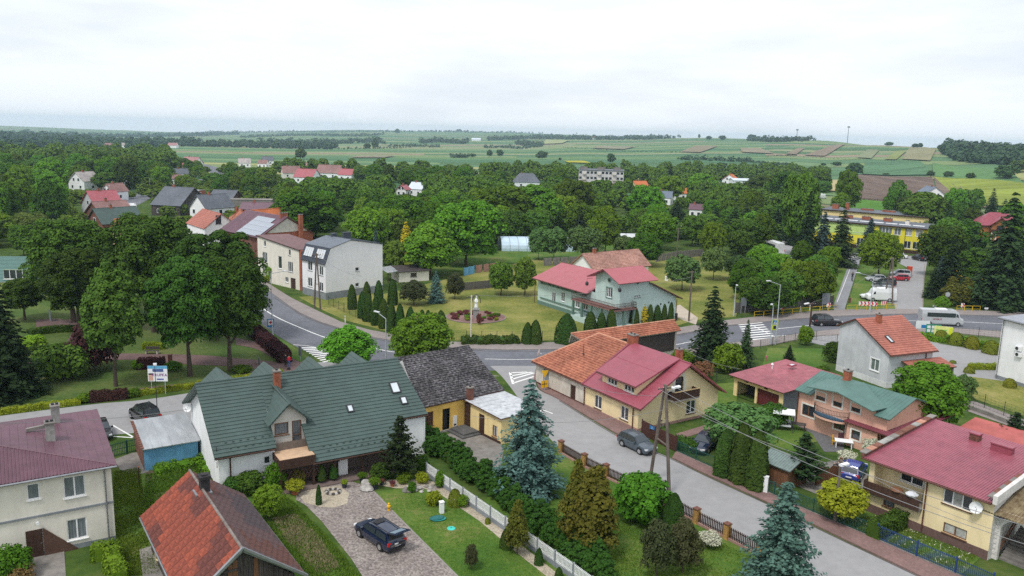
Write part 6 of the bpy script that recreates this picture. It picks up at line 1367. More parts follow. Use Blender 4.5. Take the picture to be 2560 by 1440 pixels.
# ================================================================== MIDDLE AND FAR HOUSES
def fh(label,cx,base,wpx,ang,D,he,hr,wm,rm,axis='x',name='village_house',hip=0,prof=None,nw=2,grp=None,chn=1,cat='house',ov=.4):
 s=px_at(P(cx,base));Wd=wpx*s*0.92;c=P(cx,base);ang+=(1280-cx)*.006;a=radians(ang)
 o=(c[0]-cos(a)*Wd/2,c[1]-sin(a)*Wd/2)
 pf,L=([(0,0),(0,he),(D/2,hr),(D,he),(D,0)],Wd)if axis=='x' else([(0,0),(0,he),(Wd/2,hr),(Wd,he),(Wd,0)],D)
 B=house(name,label,o,ang,pf,L,wm,rm,axis=axis,rp=None,ov=ov,world=True,hip=hip,thick=.15,group=grp,cat=cat)
 for wk in('f','r' if ang<0 else 'l'):
  w=B.w[wk];n_=nw if wk=='f' else 1
  for k in range(n_):
   for zz in([1.6,4.3]if he>4.8 else([1.6,he+.6]if(axis=='y' and wk=='f')else[1.6])):
    sx=w.L*(k+.5)/n_ if not(zz>he)else w.L*(.5 if n_==1 else.35+.3*k)
    mb=MB();mb.use(WHITE);mb.obox(w.at(sx,zz,.03),w.u*.62,Vector((0,0,.7)),w.n*.03);o_=mb.build('window',parent=B.e)
    mb=MB();mb.use(GLASS);mb.obox(w.at(sx,zz,.065),w.u*.5,Vector((0,0,.58)),w.n*.008);mb.build('pane',parent=o_)
 if chn:
  if axis=='x':chimney(B,L*.3,D*.5,hr-.6,hr+.9,.6,.6)
  else:chimney(B,Wd*.5,L*.4,hr-.6,hr+.9,.6,.6)
 return B
R_GW=mat('roof_pale_worn',(.34,.31,.31),.8,.25,.8,c2=(.45,.40,.38));R_BR2=mat('roof_brown_tile',(.23,.13,.12),.8,.15,1);R_BLUE=mat('roof_blue_grey',(.13,.16,.21),.6,.1,1);R_LT=mat('roof_white_sheet',(.55,.60,.66),.5,.06,1);R_PK=mat('roof_pink_brown',(.33,.17,.17),.7,.1,1)
fh('white house with peeling pale roof standing above the left woods',192,476,58,-28,9,4.2,8,P_WHITE,R_GW,axis='y',nw=2)
fh('small white house with brown roof by the far bend of the road',268,502,40,-25,8,3.6,6.5,P_WHITE,R_BR2,axis='y')
fh('house with bright red roof slope left of the far bend',222,535,80,-45,9,3.2,7.5,P_GREY,R_RED,axis='y',nw=1)
fh('old barn with brown roof below the red-roofed house',235,565,95,-40,10,3,7,BRICKD,R_BR2,axis='y',name='village_barn',cat='barn',nw=1)
fh('low dark-roofed shed beside the far road',268,550,34,0,7,4,4.6,P_GREY,R_DARK,name='village_shed',cat='shed',nw=1,chn=0)
fh('brick house with dull green roof behind the park trees',240,600,85,-42,11,4.5,8,BRICKD,R_GREEN,axis='y',nw=1)
fh('small pink house with orange tile roof behind the park trees',292,618,42,-35,8,4,6.8,P_PINK,R_ORNG2,axis='y',nw=1)
fh('long barn with slate-grey roof right of the far road',415,540,88,-18,16,3.6,9,OLDWOOD,R_SLATE,name='village_barn',cat='barn')
fh('unfinished red brick building with flat concrete top',468,516,52,-5,9,5.5,5.7,BRICK,CONC,name='brick_shell',nw=3,chn=0,ov=.1,cat='building')
fh('white house with dark slate roof and long dormer',497,565,72,-38,10,5.5,9.2,P_WHITE,R_SLATE,axis='y')
B=house('gable_house','white house with blank gable, one dark window and red-brown tiles',(513,622),38,[(0,0),(0,5.0),(4.2,8.4),(9,4.9),(9,0)],14,P_WHITE,R_BRNT,axis='y',rp='course',step=.5,ov=.3,wins={'f':[(546,549,1.4,2.2,dict(leaves_=1,frame=DKWOOD))]})
fh('small house with brick-red hipped roof between the gables',603,598,52,15,9,5.0,7.6,P_WHITE,R_ORNG,hip=3)
fh('orange-tiled roof beside the solar panels',618,625,60,-38,16,5.8,9.6,P_OFF,R_ORNG2,axis='y',nw=1,chn=0)
fh('dark grey roofed shed with brown gable behind the cypress',550,520,66,-12,10,3.2,6.2,DKWOOD,R_SLATE,name='village_shed',cat='shed',nw=1,chn=0)
fh('long low building with purple-brown roof behind the solar roof',645,560,95,4,14,4.5,6.0,BRICKD,R_PURP,name='workshop',cat='building',nw=4)
fh('grey concrete block wall building behind the workshop',628,528,110,2,5,4.0,4.2,CONC_D,CONC_D,name='block_store',cat='building',nw=0,chn=0,ov=.1)
far_list=[('house with grey roof in the far cluster',437,412,22,20,R_SLATE),('house with pinkish roof in the far cluster',470,420,44,-20,R_PK),('red-roofed house low in the far cluster',472,432,30,10,R_RED),('house with light grey roof below the far cluster',455,449,34,25,R_SLATE),('brown-roofed house at the foot of the far cluster',437,463,26,0,R_BR2),('white house with grey roof on the near side of the fields',612,418,30,15,R_GW),('brown-roofed house right of the fields road',655,420,24,-10,R_BR2),('grey-roofed shed in trees near the fields',670,412,28,10,R_SLATE),('brown tiled house left in the row below the fields',730,446,46,20,R_BR2),('red-roofed house in front of the row below the fields',757,458,56,-20,R_RED),('house with pale roof window in the row below the fields',762,435,44,-15,R_PK),('long mauve-roofed house in the row below the fields',818,446,62,-8,R_BR2),('house with red roof at the right end of the row',862,451,40,-20,R_RED),('orange-roofed gable beside the pale metal roof',1003,492,30,-25,R_RED),('house with shiny pale metal roof in the trees',1037,490,44,-30,R_LT),('white villa with blue-grey hipped roof',1318,470,68,5,R_SLATE),('yellow house with orange roof between trees',1606,482,38,25,R_ORNG2),('house with blue-grey roof slope in the trees',1656,512,42,-20,R_BLUE),('low roof of pale orange in the trees',1700,500,34,0,R_ORNG2),('red-roofed house beside the dark firs',1652,437,16,0,R_RED),('pale house with pink roof by the long white hall',1822,462,38,-25,R_ORNG2),('dark brown steep roof in the trees',1738,545,34,-20,R_PURP),('orange roof glimpsed right of centre',1815,500,20,0,R_ORNG2),('pale roof glimpsed beside the tall poplar',1858,515,22,0,R_LT),('white gable with navy roof above the school',2335,505,62,5,R_BLUE),('pinkish roof glimpsed in the centre trees',1395,490,16,0,R_RED),('pale garage behind the villa trees',1480,490,26,0,R_LT),('white farmhouse on the fields edge',430,370,20,0,R_PK),('brown farmhouse at the far tree line',271,372,22,0,R_BR2),('tiny white hut at the far tree line',306,371,9,0,R_GW),('distant white farm on the ridge slope',1190,352,22,0,R_LT),('distant red farmhouse on the ridge',1482,348,14,0,R_RED)]
for lb,cx,by,wp,an,rm in far_list:
 s=px_at(P(cx,by));he=3.3
 wm={'yellow':P_YEL2,'brown':P_CREAM}.get(lb.split()[0],P_WHITE)
 if by>400:fh(lb,cx,by,wp,an,min(14,wp*s*.8),he,he+min(4.5,wp*s*.34),wm,rm,axis='y' if('gable' in lb or an==-25 or 'navy' in lb)else 'x',hip=3 if 'villa' in lb else 0,nw=2)
 else:
  p=on_land(cx,by);s=hypot(p[0],p[1])/F_PX;Wd=wp*s
  B=house('farmhouse',lb,(p[0]-Wd/2,p[1]),0,[(0,0),(0,4),(Wd*.35,7.5),(Wd*.7,4),(Wd*.7,0)],Wd,wm,rm,world=True,z=p[2]-.3)
# apartment block
B=Bld('apartment_block','long grey four-storey apartment block beyond the trees','apartment block',(1445,480),-6);X=110*px_at(P(1500,480));B.foot=[(0,0),(X,0),(X,12),(0,12)]
R=[];n_=12
for k in range(n_):
 for f in range(4):
  if k%4!=1:R.append((X*(k+.5)/n_,2.0+f*2.8,1.5,1.4,dict(leaves_=1,sill=False)))
B.wall('f',(0,0),(X,0),11.8,[(s-a/2,s+a/2,z-b/2,z+b/2)for s,z,a,b,o in R],plaster('block_grey',(.52,.50,.50)));finish_windows(B,'f',R)
for k,a,b in(('r',(X,0),(X,11)),('b',(X,11),(0,11)),('l',(0,11),(0,0))):B.wall(k,a,b,11.8,(),MATS['block_grey'])
for k in(1,5,9):
 for f in range(4):mb=MB();mb.use([P_OFF,BRICKD,P_PINK,P_OFF][(k+f)%4]);mb.box(X*k/n_+.1,X*(k+1)/n_-.1,-1.1,-.02,1.1+f*2.8,2.1+f*2.8);mb.build('balcony',parent=B.e)
roof(B,[(-.3,-.3,11.9),(X+.3,-.3,11.9),(X+.3,11.3,12.2),(-.3,11.3,12.2)],R_SLATE,None,.25);[chimney(B,X*t,5,12,13.3,4,1,m=CONC_D)for t in(.1,.5,.85)]
# white long hall, polytunnels
fh('long low white hall right of the pink-roofed house',1868,466,74,3,14,3.6,4.6,P_WHITE,R_LT,name='long_hall',cat='hall',nw=3,chn=0)
def tunnel(label,p0,ang,L,R_,m,name='polytunnel',n=10):
 t=thing(name,label,'polytunnel',(*P(*p0)[:2],0),radians(ang));mb=MB();mb.use(m);k=max(2,int(L/2.2))
 prof=[(-R_,0)]+[(R_*cos(pi-pi*i/n),.7+R_*.62*sin(pi*i/n))for i in range(n+1)]+[(R_,0)]
 for i in range(len(prof)-1):
  (y0,z0),(y1,z1)=prof[i],prof[i+1];mb.face([(0,y0+R_,z0),(L,y0+R_,z0),(L,y1+R_,z1),(0,y1+R_,z1)])
 for x in(0,L):mb.face([(x,y+R_,z)for y,z in prof])
 mb.build('film',parent=t)
 for j in range(k+1):
  rb=MB();rb.use(METAL);x=L*j/k
  for i in range(len(prof)-1):(y0,z0),(y1,z1)=prof[i],prof[i+1];rb.bar((x,y0+R_,z0*1.01+.02),(x,y1+R_,z1*1.01+.02),.07)
  rb.build('hoop',parent=t)
 BLDS.append(type('F',(),dict(e=t,M=Matrix.Translation(t.location)@Matrix.Rotation(radians(ang),4,'Z'),foot=[(0,0),(L,0),(L,2*R_),(0,2*R_)],X=L,Y=2*R_))())
PF=mat('poly_film_blue',(.52,.66,.78),.35,.08,.6,spec=.6);PF2=mat('poly_film_white',(.60,.62,.64),.4,.12,.6,spec=.6)
tunnel('pale blue film greenhouse behind the orchard',(1254,628),8,20,4.2,PF)
tunnel('small white film tunnel under the trees',(1545,606),5,8,2.6,PF2)
tunnel('tiny white film tunnel glimpsed far in the trees',(1700,575),0,4,2.2,PF2)
# ================================================================== VEHICLES
TYRE=mat('tyre_rubber',(.02,.02,.022),.85,.1,5);RIM=mat('alloy_rim',(.5,.51,.53),.35,.1,5,metal=.7);CG=mat('car_glass',(.03,.04,.05),.05,.1,2,spec=.9)
RED_L=mat('tail_lamp',(.55,.02,.02),.25,.05,2);CLR=mat('head_lamp',(.7,.72,.74),.15,.05,2,spec=.8);TRIM=mat('black_trim',(.02,.02,.022),.6,.1,3)
def paint(n,c):return mat('paint_'+n,c,.28,.03,.4,spec=.6,coat=.5)
CARS={'hatch':(4.2,1.75,1.5,.42,-1.05,-.15,-.93,-1.95),'wagon':(4.7,1.75,1.52,.42,-1.0,-.15,-1.85,-2.25),'suv':(4.6,1.85,1.75,.5,-1.0,-.25,-1.75,-2.15),'van':(4.8,1.9,1.78,.5,-1.45,-.55,-1.95,-2.25),'sedan':(4.5,1.75,1.45,.42,-1.0,-.15,-1.0,-1.7)}
def car(kd,label,p,head,pm,name='parked_car',cat='car',group=None,open_hatch=False,sunroof=False,world=False):
 L,Wd,Ht,zb,a0,a1,b1,b0=CARS[kd];hw=Wd/2;belt=Ht*.62;xw=L/2+a0*.9-.12;xr0=L/2+a1*1.0-1.0
 t=thing(name,label,cat,P(*p)if not world else p,radians(head),group);lift=.02
 t.location.z=lift
 xf,xb=L/2,-L/2;xws=xf+a0-.15;xrf=xws-.75+(.25 if kd=='van' else 0);xrb={'hatch':xb+.55,'wagon':xb+.45,'suv':xb+.4,'van':xb+.3,'sedan':xb+1.15}[kd];xrw={'hatch':xb+.08,'wagon':xb+.06,'suv':xb+.1,'van':xb+.06,'sedan':xb+.6}[kd]
 mb=MB();mb.use(pm);st=[(xb,.42,belt*.86,hw*.80),(xb+.1,.28,belt*.97,hw*.93),(xb+.5,.2,belt,hw),(0,.2,belt,hw),(xws-.1,.2,belt*.99,hw),(xf-.45,.2,belt*.87,hw*.97),(xf-.12,.24,belt*.74,hw*.87),(xf,.34,belt*.58,hw*.72)]
 rings=[]
 for x,z0,z1,w in st:rings.append([(x,-w*.92,z0),(x,-w,z0+.14),(x,-w,z1-.2),(x,-w*.93,z1-.03),(x,-w*.5,z1+.03),(x,0,z1+.045),(x,w*.5,z1+.03),(x,w*.93,z1-.03),(x,w,z1-.2),(x,w,z0+.14),(x,w*.92,z0)])
 ids=[[mb.pt(q)for q in r]for r in rings]
 for A,B_ in zip(ids,ids[1:]):
  for i in range(11):j=(i+1)%11;mb.idx([A[i],A[j],B_[j],B_[i]])
 mb.idx(ids[0]);mb.idx(ids[-1][::-1])
 rw,bw=hw*.74,hw*.93;rz=Ht;cab=[(xws,bw,belt),(xrf,rw,rz-.05),((xrf+xrb)/2,rw*1.02,rz),(xrb,rw*.96,rz-.04),(xrw,bw*.93,belt)]
 cid=[[mb.pt((x,-w,z)),mb.pt((x,0,z+(.04 if 0<i<4 else 0))),mb.pt((x,w,z))]for i,(x,w,z)in enumerate(cab)]
 for i in range(4):
  for k in(0,1):mb.idx([cid[i][k],cid[i+1][k],cid[i+1][k+1],cid[i][k+1]])
 for s in(0,2):
  base=[mb.pt((x,(-1 if s==0 else 1)*bw*(1 if i!=1 else.93),belt))for i,x in enumerate((xws,xrw))]
  mb.idx([cid[0][s],cid[1][s],cid[2][s],cid[3][s],cid[4][s]])
 mb.use(TRIM)
 for x in(L*.29,-L*.285):
  for s in(-1,1):mb.tube((x,s*hw*1.0,.34),(x,s*(hw+.012),.34),.39,n=14)
 mb.obox((xb+.02,0,.38),(.05,0,0),(0,hw*.72,0),(0,0,.08));mb.obox((xf-.03,0,.4),(.05,0,0),(0,hw*.55,0),(0,0,.09));mb.build('body',parent=t,smooth=False)
 def quad(n,pts,m=CG,parent=t):q=MB();q.use(m);q.face(pts);return q.build(n,parent=parent)
 f=lambda a,b,k:a+(b-a)*k
 quad('windscreen',[(f(xws,xrf,.1)+.03,-f(bw,rw,.1)*.93,f(belt,rz,.1)+.02),(f(xws,xrf,.1)+.03,f(bw,rw,.1)*.93,f(belt,rz,.1)+.02),(f(xws,xrf,.9)+.03,f(bw,rw,.9)*.92,f(belt,rz,.88)+.02),(f(xws,xrf,.9)+.03,-f(bw,rw,.9)*.92,f(belt,rz,.88)+.02)])
 if not open_hatch:quad('rear_window',[(f(xrw,xrb,.12)-.03,f(bw,rw,.12)*.86,f(belt,rz,.12)),(f(xrw,xrb,.12)-.03,-f(bw,rw,.12)*.86,f(belt,rz,.12)),(f(xrw,xrb,.85)-.03,-f(bw,rw,.85)*.86,f(belt,rz,.85)),(f(xrw,xrb,.85)-.03,f(bw,rw,.85)*.86,f(belt,rz,.85))])
 xm=(xws+xrw)/2-.1
 for s in(-1,1):
  y=lambda k:s*(f(bw,rw,k)+.02);lo,hi=.1,.82;zl,zh=f(belt,rz,lo),f(belt,rz,hi)
  for xa,xc,xe,xg in((f(xws,xrf,lo)-.12,f(xws,xrf,hi)-.1,xm+.04,xm+.04),(xm-.05,xm-.05,f(xrw,xrb,lo)+.22,f(xrw,xrb,hi)+.12)):quad('side_window',[(xa,y(lo),zl),(xe,y(lo),zl),(xg,y(hi),zh),(xc,y(hi),zh)])
  q=MB();q.use(pm);q.obox((xws-.35,s*(hw+.08),belt+.06),(.07,0,0),(0,.1,0),(0,0,.07));q.build('mirror',parent=t)
  q=MB();q.use(RED_L);q.obox((xb+.07,s*hw*.78,belt*.85),(.05,0,0),(0,hw*.16,0),(0,0,.12));q.build('tail_lamp',parent=t)
  q=MB();q.use(CLR);q.obox((xf-.2,s*hw*.72,belt*.68),(.14,0,0),(0,hw*.16,0),(0,0,.06));q.build('headlight',parent=t)
  q=MB();q.use(TRIM);q.bar((xm+.4,s*(hw+.005),belt-.22),(xm+.25,s*(hw+.01),belt-.22),.03);q.build('door_handle',parent=t)
 for x in(L*.29,-L*.285):
  for s in(-1,1):
   w_=MB();w_.use(TYRE);w_.tube((x,s*(hw-.18),.32),(x,s*(hw+.03),.32),.32,n=16);wo=w_.build('wheel',parent=t)
   r=MB();r.use(RIM);r.tube((x,s*(hw+.03),.32),(x,s*(hw+.04),.32),.2,n=12);r.build('rim',parent=wo)
 quad('number_plate',[(xb-.035,.25,belt*.6),(xb-.035,-.25,belt*.6),(xb-.035,-.25,belt*.6+.11),(xb-.035,.25,belt*.6+.11)],WHITE)
 if sunroof:quad('sunroof',[(xrf-.15,-.4,rz+.035),(xrf-.15,.4,rz+.035),(xrf-.75,.4,rz+.055),(xrf-.75,-.4,rz+.055)],TRIM)
 if open_hatch:
  q=MB();q.use(pm);a=Vector((xrb,0,rz+.03));b=Vector((xrb-1.15,0,rz+.32));q.bar(a,b,1.3,.06);q.build('tailgate',parent=t);g=quad('rear_window',[(a.x-.15,-.52,a.z+.075),(a.x-.15,.52,a.z+.075),(b.x+.35,.5,b.z-.045),(b.x+.35,-.5,b.z-.045)],mat('sky_glass',(.25,.32,.38),.05,.05,1,spec=.9))
  q=MB();q.use(TRIM);q.face([(xb-.06,-bw*.8,belt*.66),(xb-.06,bw*.8,belt*.66),(xrb-.14,rw*.85,rz-.08),(xrb-.14,-rw*.85,rz-.08)]);q.build('boot_opening',parent=t)
  q=MB();q.use(mat('boot_lining',(.10,.09,.085),.9,.2));q.obox((xrw+.0,0,belt*.72),(.16,0,0),(0,bw*.78,0),(0,0,.03));q.use(WHITE);q.obox((xrw,.1,belt*.72+.08),(.1,0,0),(0,.15,0),(0,0,.04));q.build('boot_floor',parent=t)
 if kd in('wagon','van','suv'):
  for s in(-1,1):q=MB();q.use(TRIM);q.bar((xrf-.1,s*rw*.85,rz+.07),(xrb+.1,s*rw*.85,rz+.06),.04);q.build('roof_rail',parent=t)
 return t
def hd(a,b):
 A,B_=P(*a),P(*b);return math.degrees(atan2(B_[1]-A[1],B_[0]-A[0]))
NAVY,SLT,BLK,SLV,RDP,WHP,BLU,GRY=paint('navy',(.008,.016,.045)),paint('slate',(.055,.075,.095)),paint('black',(.012,.012,.016)),paint('silver',(.42,.44,.46)),paint('red',(.40,.015,.03)),paint('white',(.68,.69,.70)),paint('blue',(.012,.035,.25)),paint('grey',(.12,.13,.14))
car('wagon','navy estate car with raised tailgate and open sunroof on the gravel drive',(948,1352),hd((975,1385),(905,1338)),NAVY,open_hatch=True,sunroof=True)
car('hatch','slate-blue hatchback parked on the street beside the yellow house',(1592,1122),hd((1554,1110),(1622,1142)),SLT)
car('hatch','dark blue hatchback half hidden in the shade behind the green fence',(1760,1122),hd((1790,1095),(1742,1135)),NAVY)
car('hatch','bright blue hatchback seen from behind in the driveway by the wooden gate',(2133,1190),hd((2118,1208),(2146,1168)),BLU)
car('van','black people carrier driving on the main road by the grey house',(2066,813),hd((2036,812),(2100,812)),BLK,name='moving_car')
car('suv','black estate car parked on the street behind the blue shed',(362,1050),hd((392,1068),(338,1032)),BLK)
car('sedan','black car half hidden behind the cream house',(252,1088),hd((242,1062),(262,1112)),BLK)
for lb,kd,x,y,pm in(('silver hatchback farthest left in the car park row','hatch',2188,703,SLV),('black estate car second in the car park row','wagon',2210,714,BLK),('dark grey hatchback third in the car park row','hatch',2205,723,GRY),('pale silver saloon fourth in the car park row','sedan',2212,731,SLV),('white car with yellow tape beside the white box van','hatch',2178,747,WHP)):
 car(kd,lb,(x,y),176,pm,group='cars in the school car park')
car('suv','silver-grey estate at the top of the car park',(2249,692),170,SLV,group='cars in the school car park');car('hatch','red hatchback in the school car park',(2247,701),172,RDP,group='cars in the school car park');car('suv','dark car parked nose-in at the school entrance',(2298,651),100,BLK,group='cars in the school car park');car('sedan','white car under the tree at the school corner',(2246,645),150,WHP,group='cars in the school car park');car('sedan','white car beside the red-roofed chalet',(2470,598),20,WHP)
car('hatch','yellow car at the right edge of the picture',(2556,733),160,paint('yellow',(.60,.42,.02)))
car('hatch','white car far away on the bend between the village houses',(547,425),100,WHP,name='moving_car')
def box_vehicle(label,p,head,L,Wd,H,name,cat,pm,glass=True,text=None,nose=1.0,cargo=None):
 t=thing(name,label,cat,P(*p),radians(head));hw=Wd/2;xf=L/2;mb=MB();mb.use(pm)
 st=[(-xf,.35,H*.96,hw*.96),(-xf+.1,.32,H,hw),(xf-nose*1.45,.32,H,hw),(xf-nose*1.0,.32,H*.86,hw*.98),(xf-nose*.62,.32,H*.56,hw*.96),(xf-.12,.35,H*.46,hw*.88),(xf,.45,H*.3,hw*.8)]
 ids=[[mb.pt(q)for q in((x,-w*.95,z0),(x,-w,z0+.2),(x,-w*.97,z1*.7+z0*.3),(x,-w*.84,z1),(x,w*.84,z1),(x,w*.97,z1*.7+z0*.3),(x,w,z0+.2),(x,w*.95,z0))]for x,z0,z1,w in st]
 for A,B_ in zip(ids,ids[1:]):
  for i in range(8):j=(i+1)%8;mb.idx([A[i],A[j],B_[j],B_[i]])
 mb.idx(ids[0]);mb.idx(ids[-1][::-1]);mb.build('body',parent=t)
 for x in(xf-1.0,-xf+1.3):
  for s in(-1,1):
   w_=MB();w_.use(TYRE);w_.tube((x,s*(hw-.2),.38),(x,s*(hw+.02),.38),.38,n=16);wo=w_.build('wheel',parent=t);r=MB();r.use(RIM);r.tube((x,s*(hw+.02),.38),(x,s*(hw+.03),.38),.22,n=12);r.build('rim',parent=wo)
 for s in(-1,1):
  if glass:
   q=MB();q.use(CG);q.obox((-.35,s*(hw*.975+.0),H*.70),(L/2-1.15,0,0),(0,.03,0),(0,0,H*.13));q.build('side_window',parent=t)
  q=MB();q.use(CG);q.face([(xf-nose*1.4,s*(hw*.985),H*.58),(xf-nose*.95,s*hw*.985,H*.58),(xf-nose*1.1,s*hw*.96,H*.76),(xf-nose*1.4,s*hw*.96,H*.80)]);q.build('door_window',parent=t)
  q=MB();q.use(RED_L);q.obox((-xf,s*hw*.88,H*.4),(.02,0,0),(0,.08,0),(0,0,.2));q.build('tail_lamp',parent=t)
 q=MB();q.use(CG);q.face([(xf-nose*.66,-hw*.86,H*.585),(xf-nose*.66,hw*.86,H*.585),(xf-nose*1.02,hw*.78,H*.85),(xf-nose*1.02,-hw*.78,H*.85)]);q.build('windscreen',parent=t)
 q=MB();q.use(WHITE);q.obox((-.2,0,H+.07),(.9,0,0),(0,.5,0),(0,0,.07));q.build('roof_unit',parent=t)
 if text:text3d(text[0],text[1],text[2],t,(text[3],-hw-.02,H*.38),(1,0,0),(0,0,1))
 return t
box_vehicle('silver minibus driving on the main road at the right',(2350,812),hd((2300,803),(2420,808)),6.9,2.0,2.7,'minibus','minibus',SLV,text=('GINBUS',.42,mat('lettering_maroon',(.25,.02,.05),.6),-1.0),nose=1.0)
box_vehicle('white box van parked at the near end of the car park',(2200,752),176,5.4,2.1,2.5,'delivery_van','van',WHP,glass=False)
box_vehicle('white coach with dark windows parked under the trees',(1929,632),98,10,2.5,3.3,'coach','bus',WHP,nose=.5)
box_vehicle('white lorry seen from behind on the far bend',(332,537),118,8.0,2.5,3.6,'lorry','lorry',WHP,glass=False,nose=.9)
box_vehicle('yellow truck with white box roof among the dark conifers',(2412,700),170,8.0,2.5,3.6,'yellow_truck','truck',paint('amber',(.62,.36,.01)),glass=False,nose=.8)
t=thing('yellow_cabin','small yellow site cabin with dark opening among the conifers','cabin',P(2426,682),0);mb=MB();mb.use(MATS['paint_amber']);mb.box(-2,-.8,-1.2,1.2,0,3);mb.box(.8,2,-1.2,1.2,0,3);mb.box(-.8,.8,0,1.2,0,3);mb.build('wall',parent=t);mb=MB();mb.use(CONC);mb.box(-2.2,2.2,-1.4,1.4,3,3.2);mb.build('roof',parent=t)
# yard with vans and materials beyond the school
for i,(x,y,L_,lb)in enumerate(((2010,502,6,'white van in the distant yard beside the poplar'),(2035,512,5,'silver van in the distant yard beyond the school'),(2052,497,8,'white lorry at the back of the distant yard'))):box_vehicle(lb,(x,y),20*i,L_,2.2,2.6,'parked_van','van',WHP if i!=1 else SLV,glass=False)
# ================================================================== FENCES
def slat_fence(name,label,pts,H,slat,pitch,m,post=None,every=None,base=None,rails=(.2,.8),pm=None,z0=0.0,pointed=False,group=None,world=False,cat='fence',posts_at=None,skip=()):
 c=[Vector(p)for p in(pts if world else W_(pts))];o=c[0].copy();t=thing(name,label,cat,o,0,group);bz=base[0]if base else.06
 w,d=slat;sm=MB();sm.use(m)
 if pointed:sm.extr([(-w/2,-d/2,bz),(w/2,-d/2,bz),(w/2,-d/2,H-w),(0,-d/2,H),(-w/2,-d/2,H-w)],(0,d,0))
 else:sm.box(-w/2,w/2,-d/2,d/2,bz,H)
 sme=sm.mesh('slat');rb=MB();rb.use(m);bb=MB();bb.use(base[1]if base else m);cnt=0;posts=[];rest=MB();rest.use(m)
 for si,(a,b)in enumerate(zip(c,c[1:])):
  if si in skip:continue
  D=b-a;L=D.length;D.normalize();an=atan2(D.y,D.x);n=max(1,int(L/pitch))
  for k in range(n):
   p=a+D*(k+.5)*L/n-o
   if cnt<300:ob=new_obj('slat',sme,t);ob.location=p;ob.rotation_euler=(0,0,an)
   else:rest.obox((p.x,p.y,(bz+H)/2),D*w/2,Vector((-D.y,D.x,0))*d/2,(0,0,(H-bz)/2))
   cnt+=1
  for q in rails:rb.bar(a-o+Vector((0,0,bz+(H-bz)*q)),b-o+Vector((0,0,bz+(H-bz)*q)),.03,.05)
  if base:nn=Vector((-D.y,D.x,0))*base[2]/2;bb.obox((a+b)/2-o+Vector((0,0,bz/2)),D*L/2,nn,(0,0,bz/2))
  kk=max(1,round(L/(every or L)));posts+=[a+D*L*j/kk for j in range(kk)]
 posts.append(c[-1])
 if rest.f:rest.build('slat',parent=t,kind='stuff')
 rb.build('rail',parent=t)
 if base:bb.build('base_wall',parent=t)
 if post:
  pw,ph,cap=post;g=MB();g.use(pm or m);g.box(-pw/2,pw/2,-pw/2,pw/2,0,ph)
  if cap:g.use(cap);g.box(-pw/2-.05,pw/2+.05,-pw/2-.05,pw/2+.05,ph,ph+.08)
  pme=g.mesh('post')
  D=c[1]-c[0]
  for p in posts:ob=new_obj('post',pme,t);ob.location=p-o;ob.rotation_euler=(0,0,atan2(D.y,D.x))
 return t
slat_fence('white_picket_fence','white picket fence on grey boards beside the front garden',[(1066,1190),(1433,1450),(1480,1485)],1.25,(.07,.03),.14,WHITE,(.13,1.3,None),2.0,(.42,P_BLK,.05),pm=P_BLK,rails=(.15,.85))
YBR=mat('yellow_brick',(.42,.24,.08),.9,.3,6,.3)
slat_fence('picket_fence','brown picket fence with yellow brick piers along the street',[(1402,1134),(1460,1168),(1514,1195),(1575,1224),(1674,1272),(1740,1309),(1816,1348),(1900,1392),(1990,1440)],1.15,(.09,.03),.16,DKWOOD,(.42,1.25,BRICKD),None,(.22,MATS['plinth_pink'],.2),pm=YBR,pointed=True)
slat_fence('green_fence','dark green metal railing between the hedge and the pavement',[(1691,1131),(1790,1176),(1935,1240),(1981,1262),(2085,1306),(2190,1350)],1.25,(.03,.02),.13,GREENMET,(.08,1.35,None),2.4,(.14,CONC_D,.12),rails=(.1,.92))
slat_fence('blue_fence','blue metal railing along the pavement by the balcony house',[(2192,1351),(2290,1394),(2387,1436),(2480,1478)],1.3,(.035,.02),.13,BLUEMET,(.09,1.4,None),2.4,(.14,CONC_D,.12),rails=(.1,.92))
slat_fence('board_gate','dark brown board gate and fence at the corner of the yellow house',[(1604,1087),(1640,1106),(1690,1131)],1.6,(.1,.025),.105,mat('gate_brown',(.07,.03,.025),.6,.2),(.1,1.7,None),2.6)
mb=MB();p=P(1628,1100);mb.use(mat('plate_blue',(.03,.18,.42),.5));mb.obox((p[0],p[1]-.12,1.35),(.2,-.25,0),(.01,.01,0),(0,0,.18));o=mb.build('house_number_plate',label='small blue house number plate on the brown gate',cat='number plate',parent=None);text3d('2',.3,WHITE,o,(p[0]-.02,p[1]-.14,1.24),(.6,-.78,0),(0,0,1))
slat_fence('garden_fence','grey slatted fence along the far side of the main road',[(1838,783),(1920,778),(2000,768),(2082,764)],1.9,(.16,.03),.18,mat('fence_grey',(.13,.12,.115),.9,.2),(.1,2.0,None),2.5)
slat_fence('garden_fence','grey wooden fence behind the villa lawn near the dark bushes',[(1155,727),(1220,721),(1265,716)],1.6,(.16,.03),.18,MATS['fence_grey'],(.1,1.7,None),2.5)
slat_fence('slab_fence','concrete slab fence behind the villa and orchard',[(1360,665),(1440,660)],1.8,(1.9,.06),1.95,CONC_D,(.15,1.9,None),1.95)
slat_fence('slab_fence','concrete slab fence beyond the lawn right of the tiled house',[(1640,655),(1700,645),(1760,640)],1.8,(1.9,.06),1.95,CONC_D,(.15,1.9,None),1.95)
slat_fence('painted_fence','blue and tan painted concrete panel fence behind the blue spruce',[(1160,690),(1185,684)],1.7,(1.5,.06),1.55,P_BLUE,(.12,1.8,None),1.6);slat_fence('brown_panel_fence','row of tan concrete panels right of the blue panels',[(1190,683),(1240,676)],1.7,(1.5,.06),1.55,R_OLDR,(.12,1.8,None),1.6)
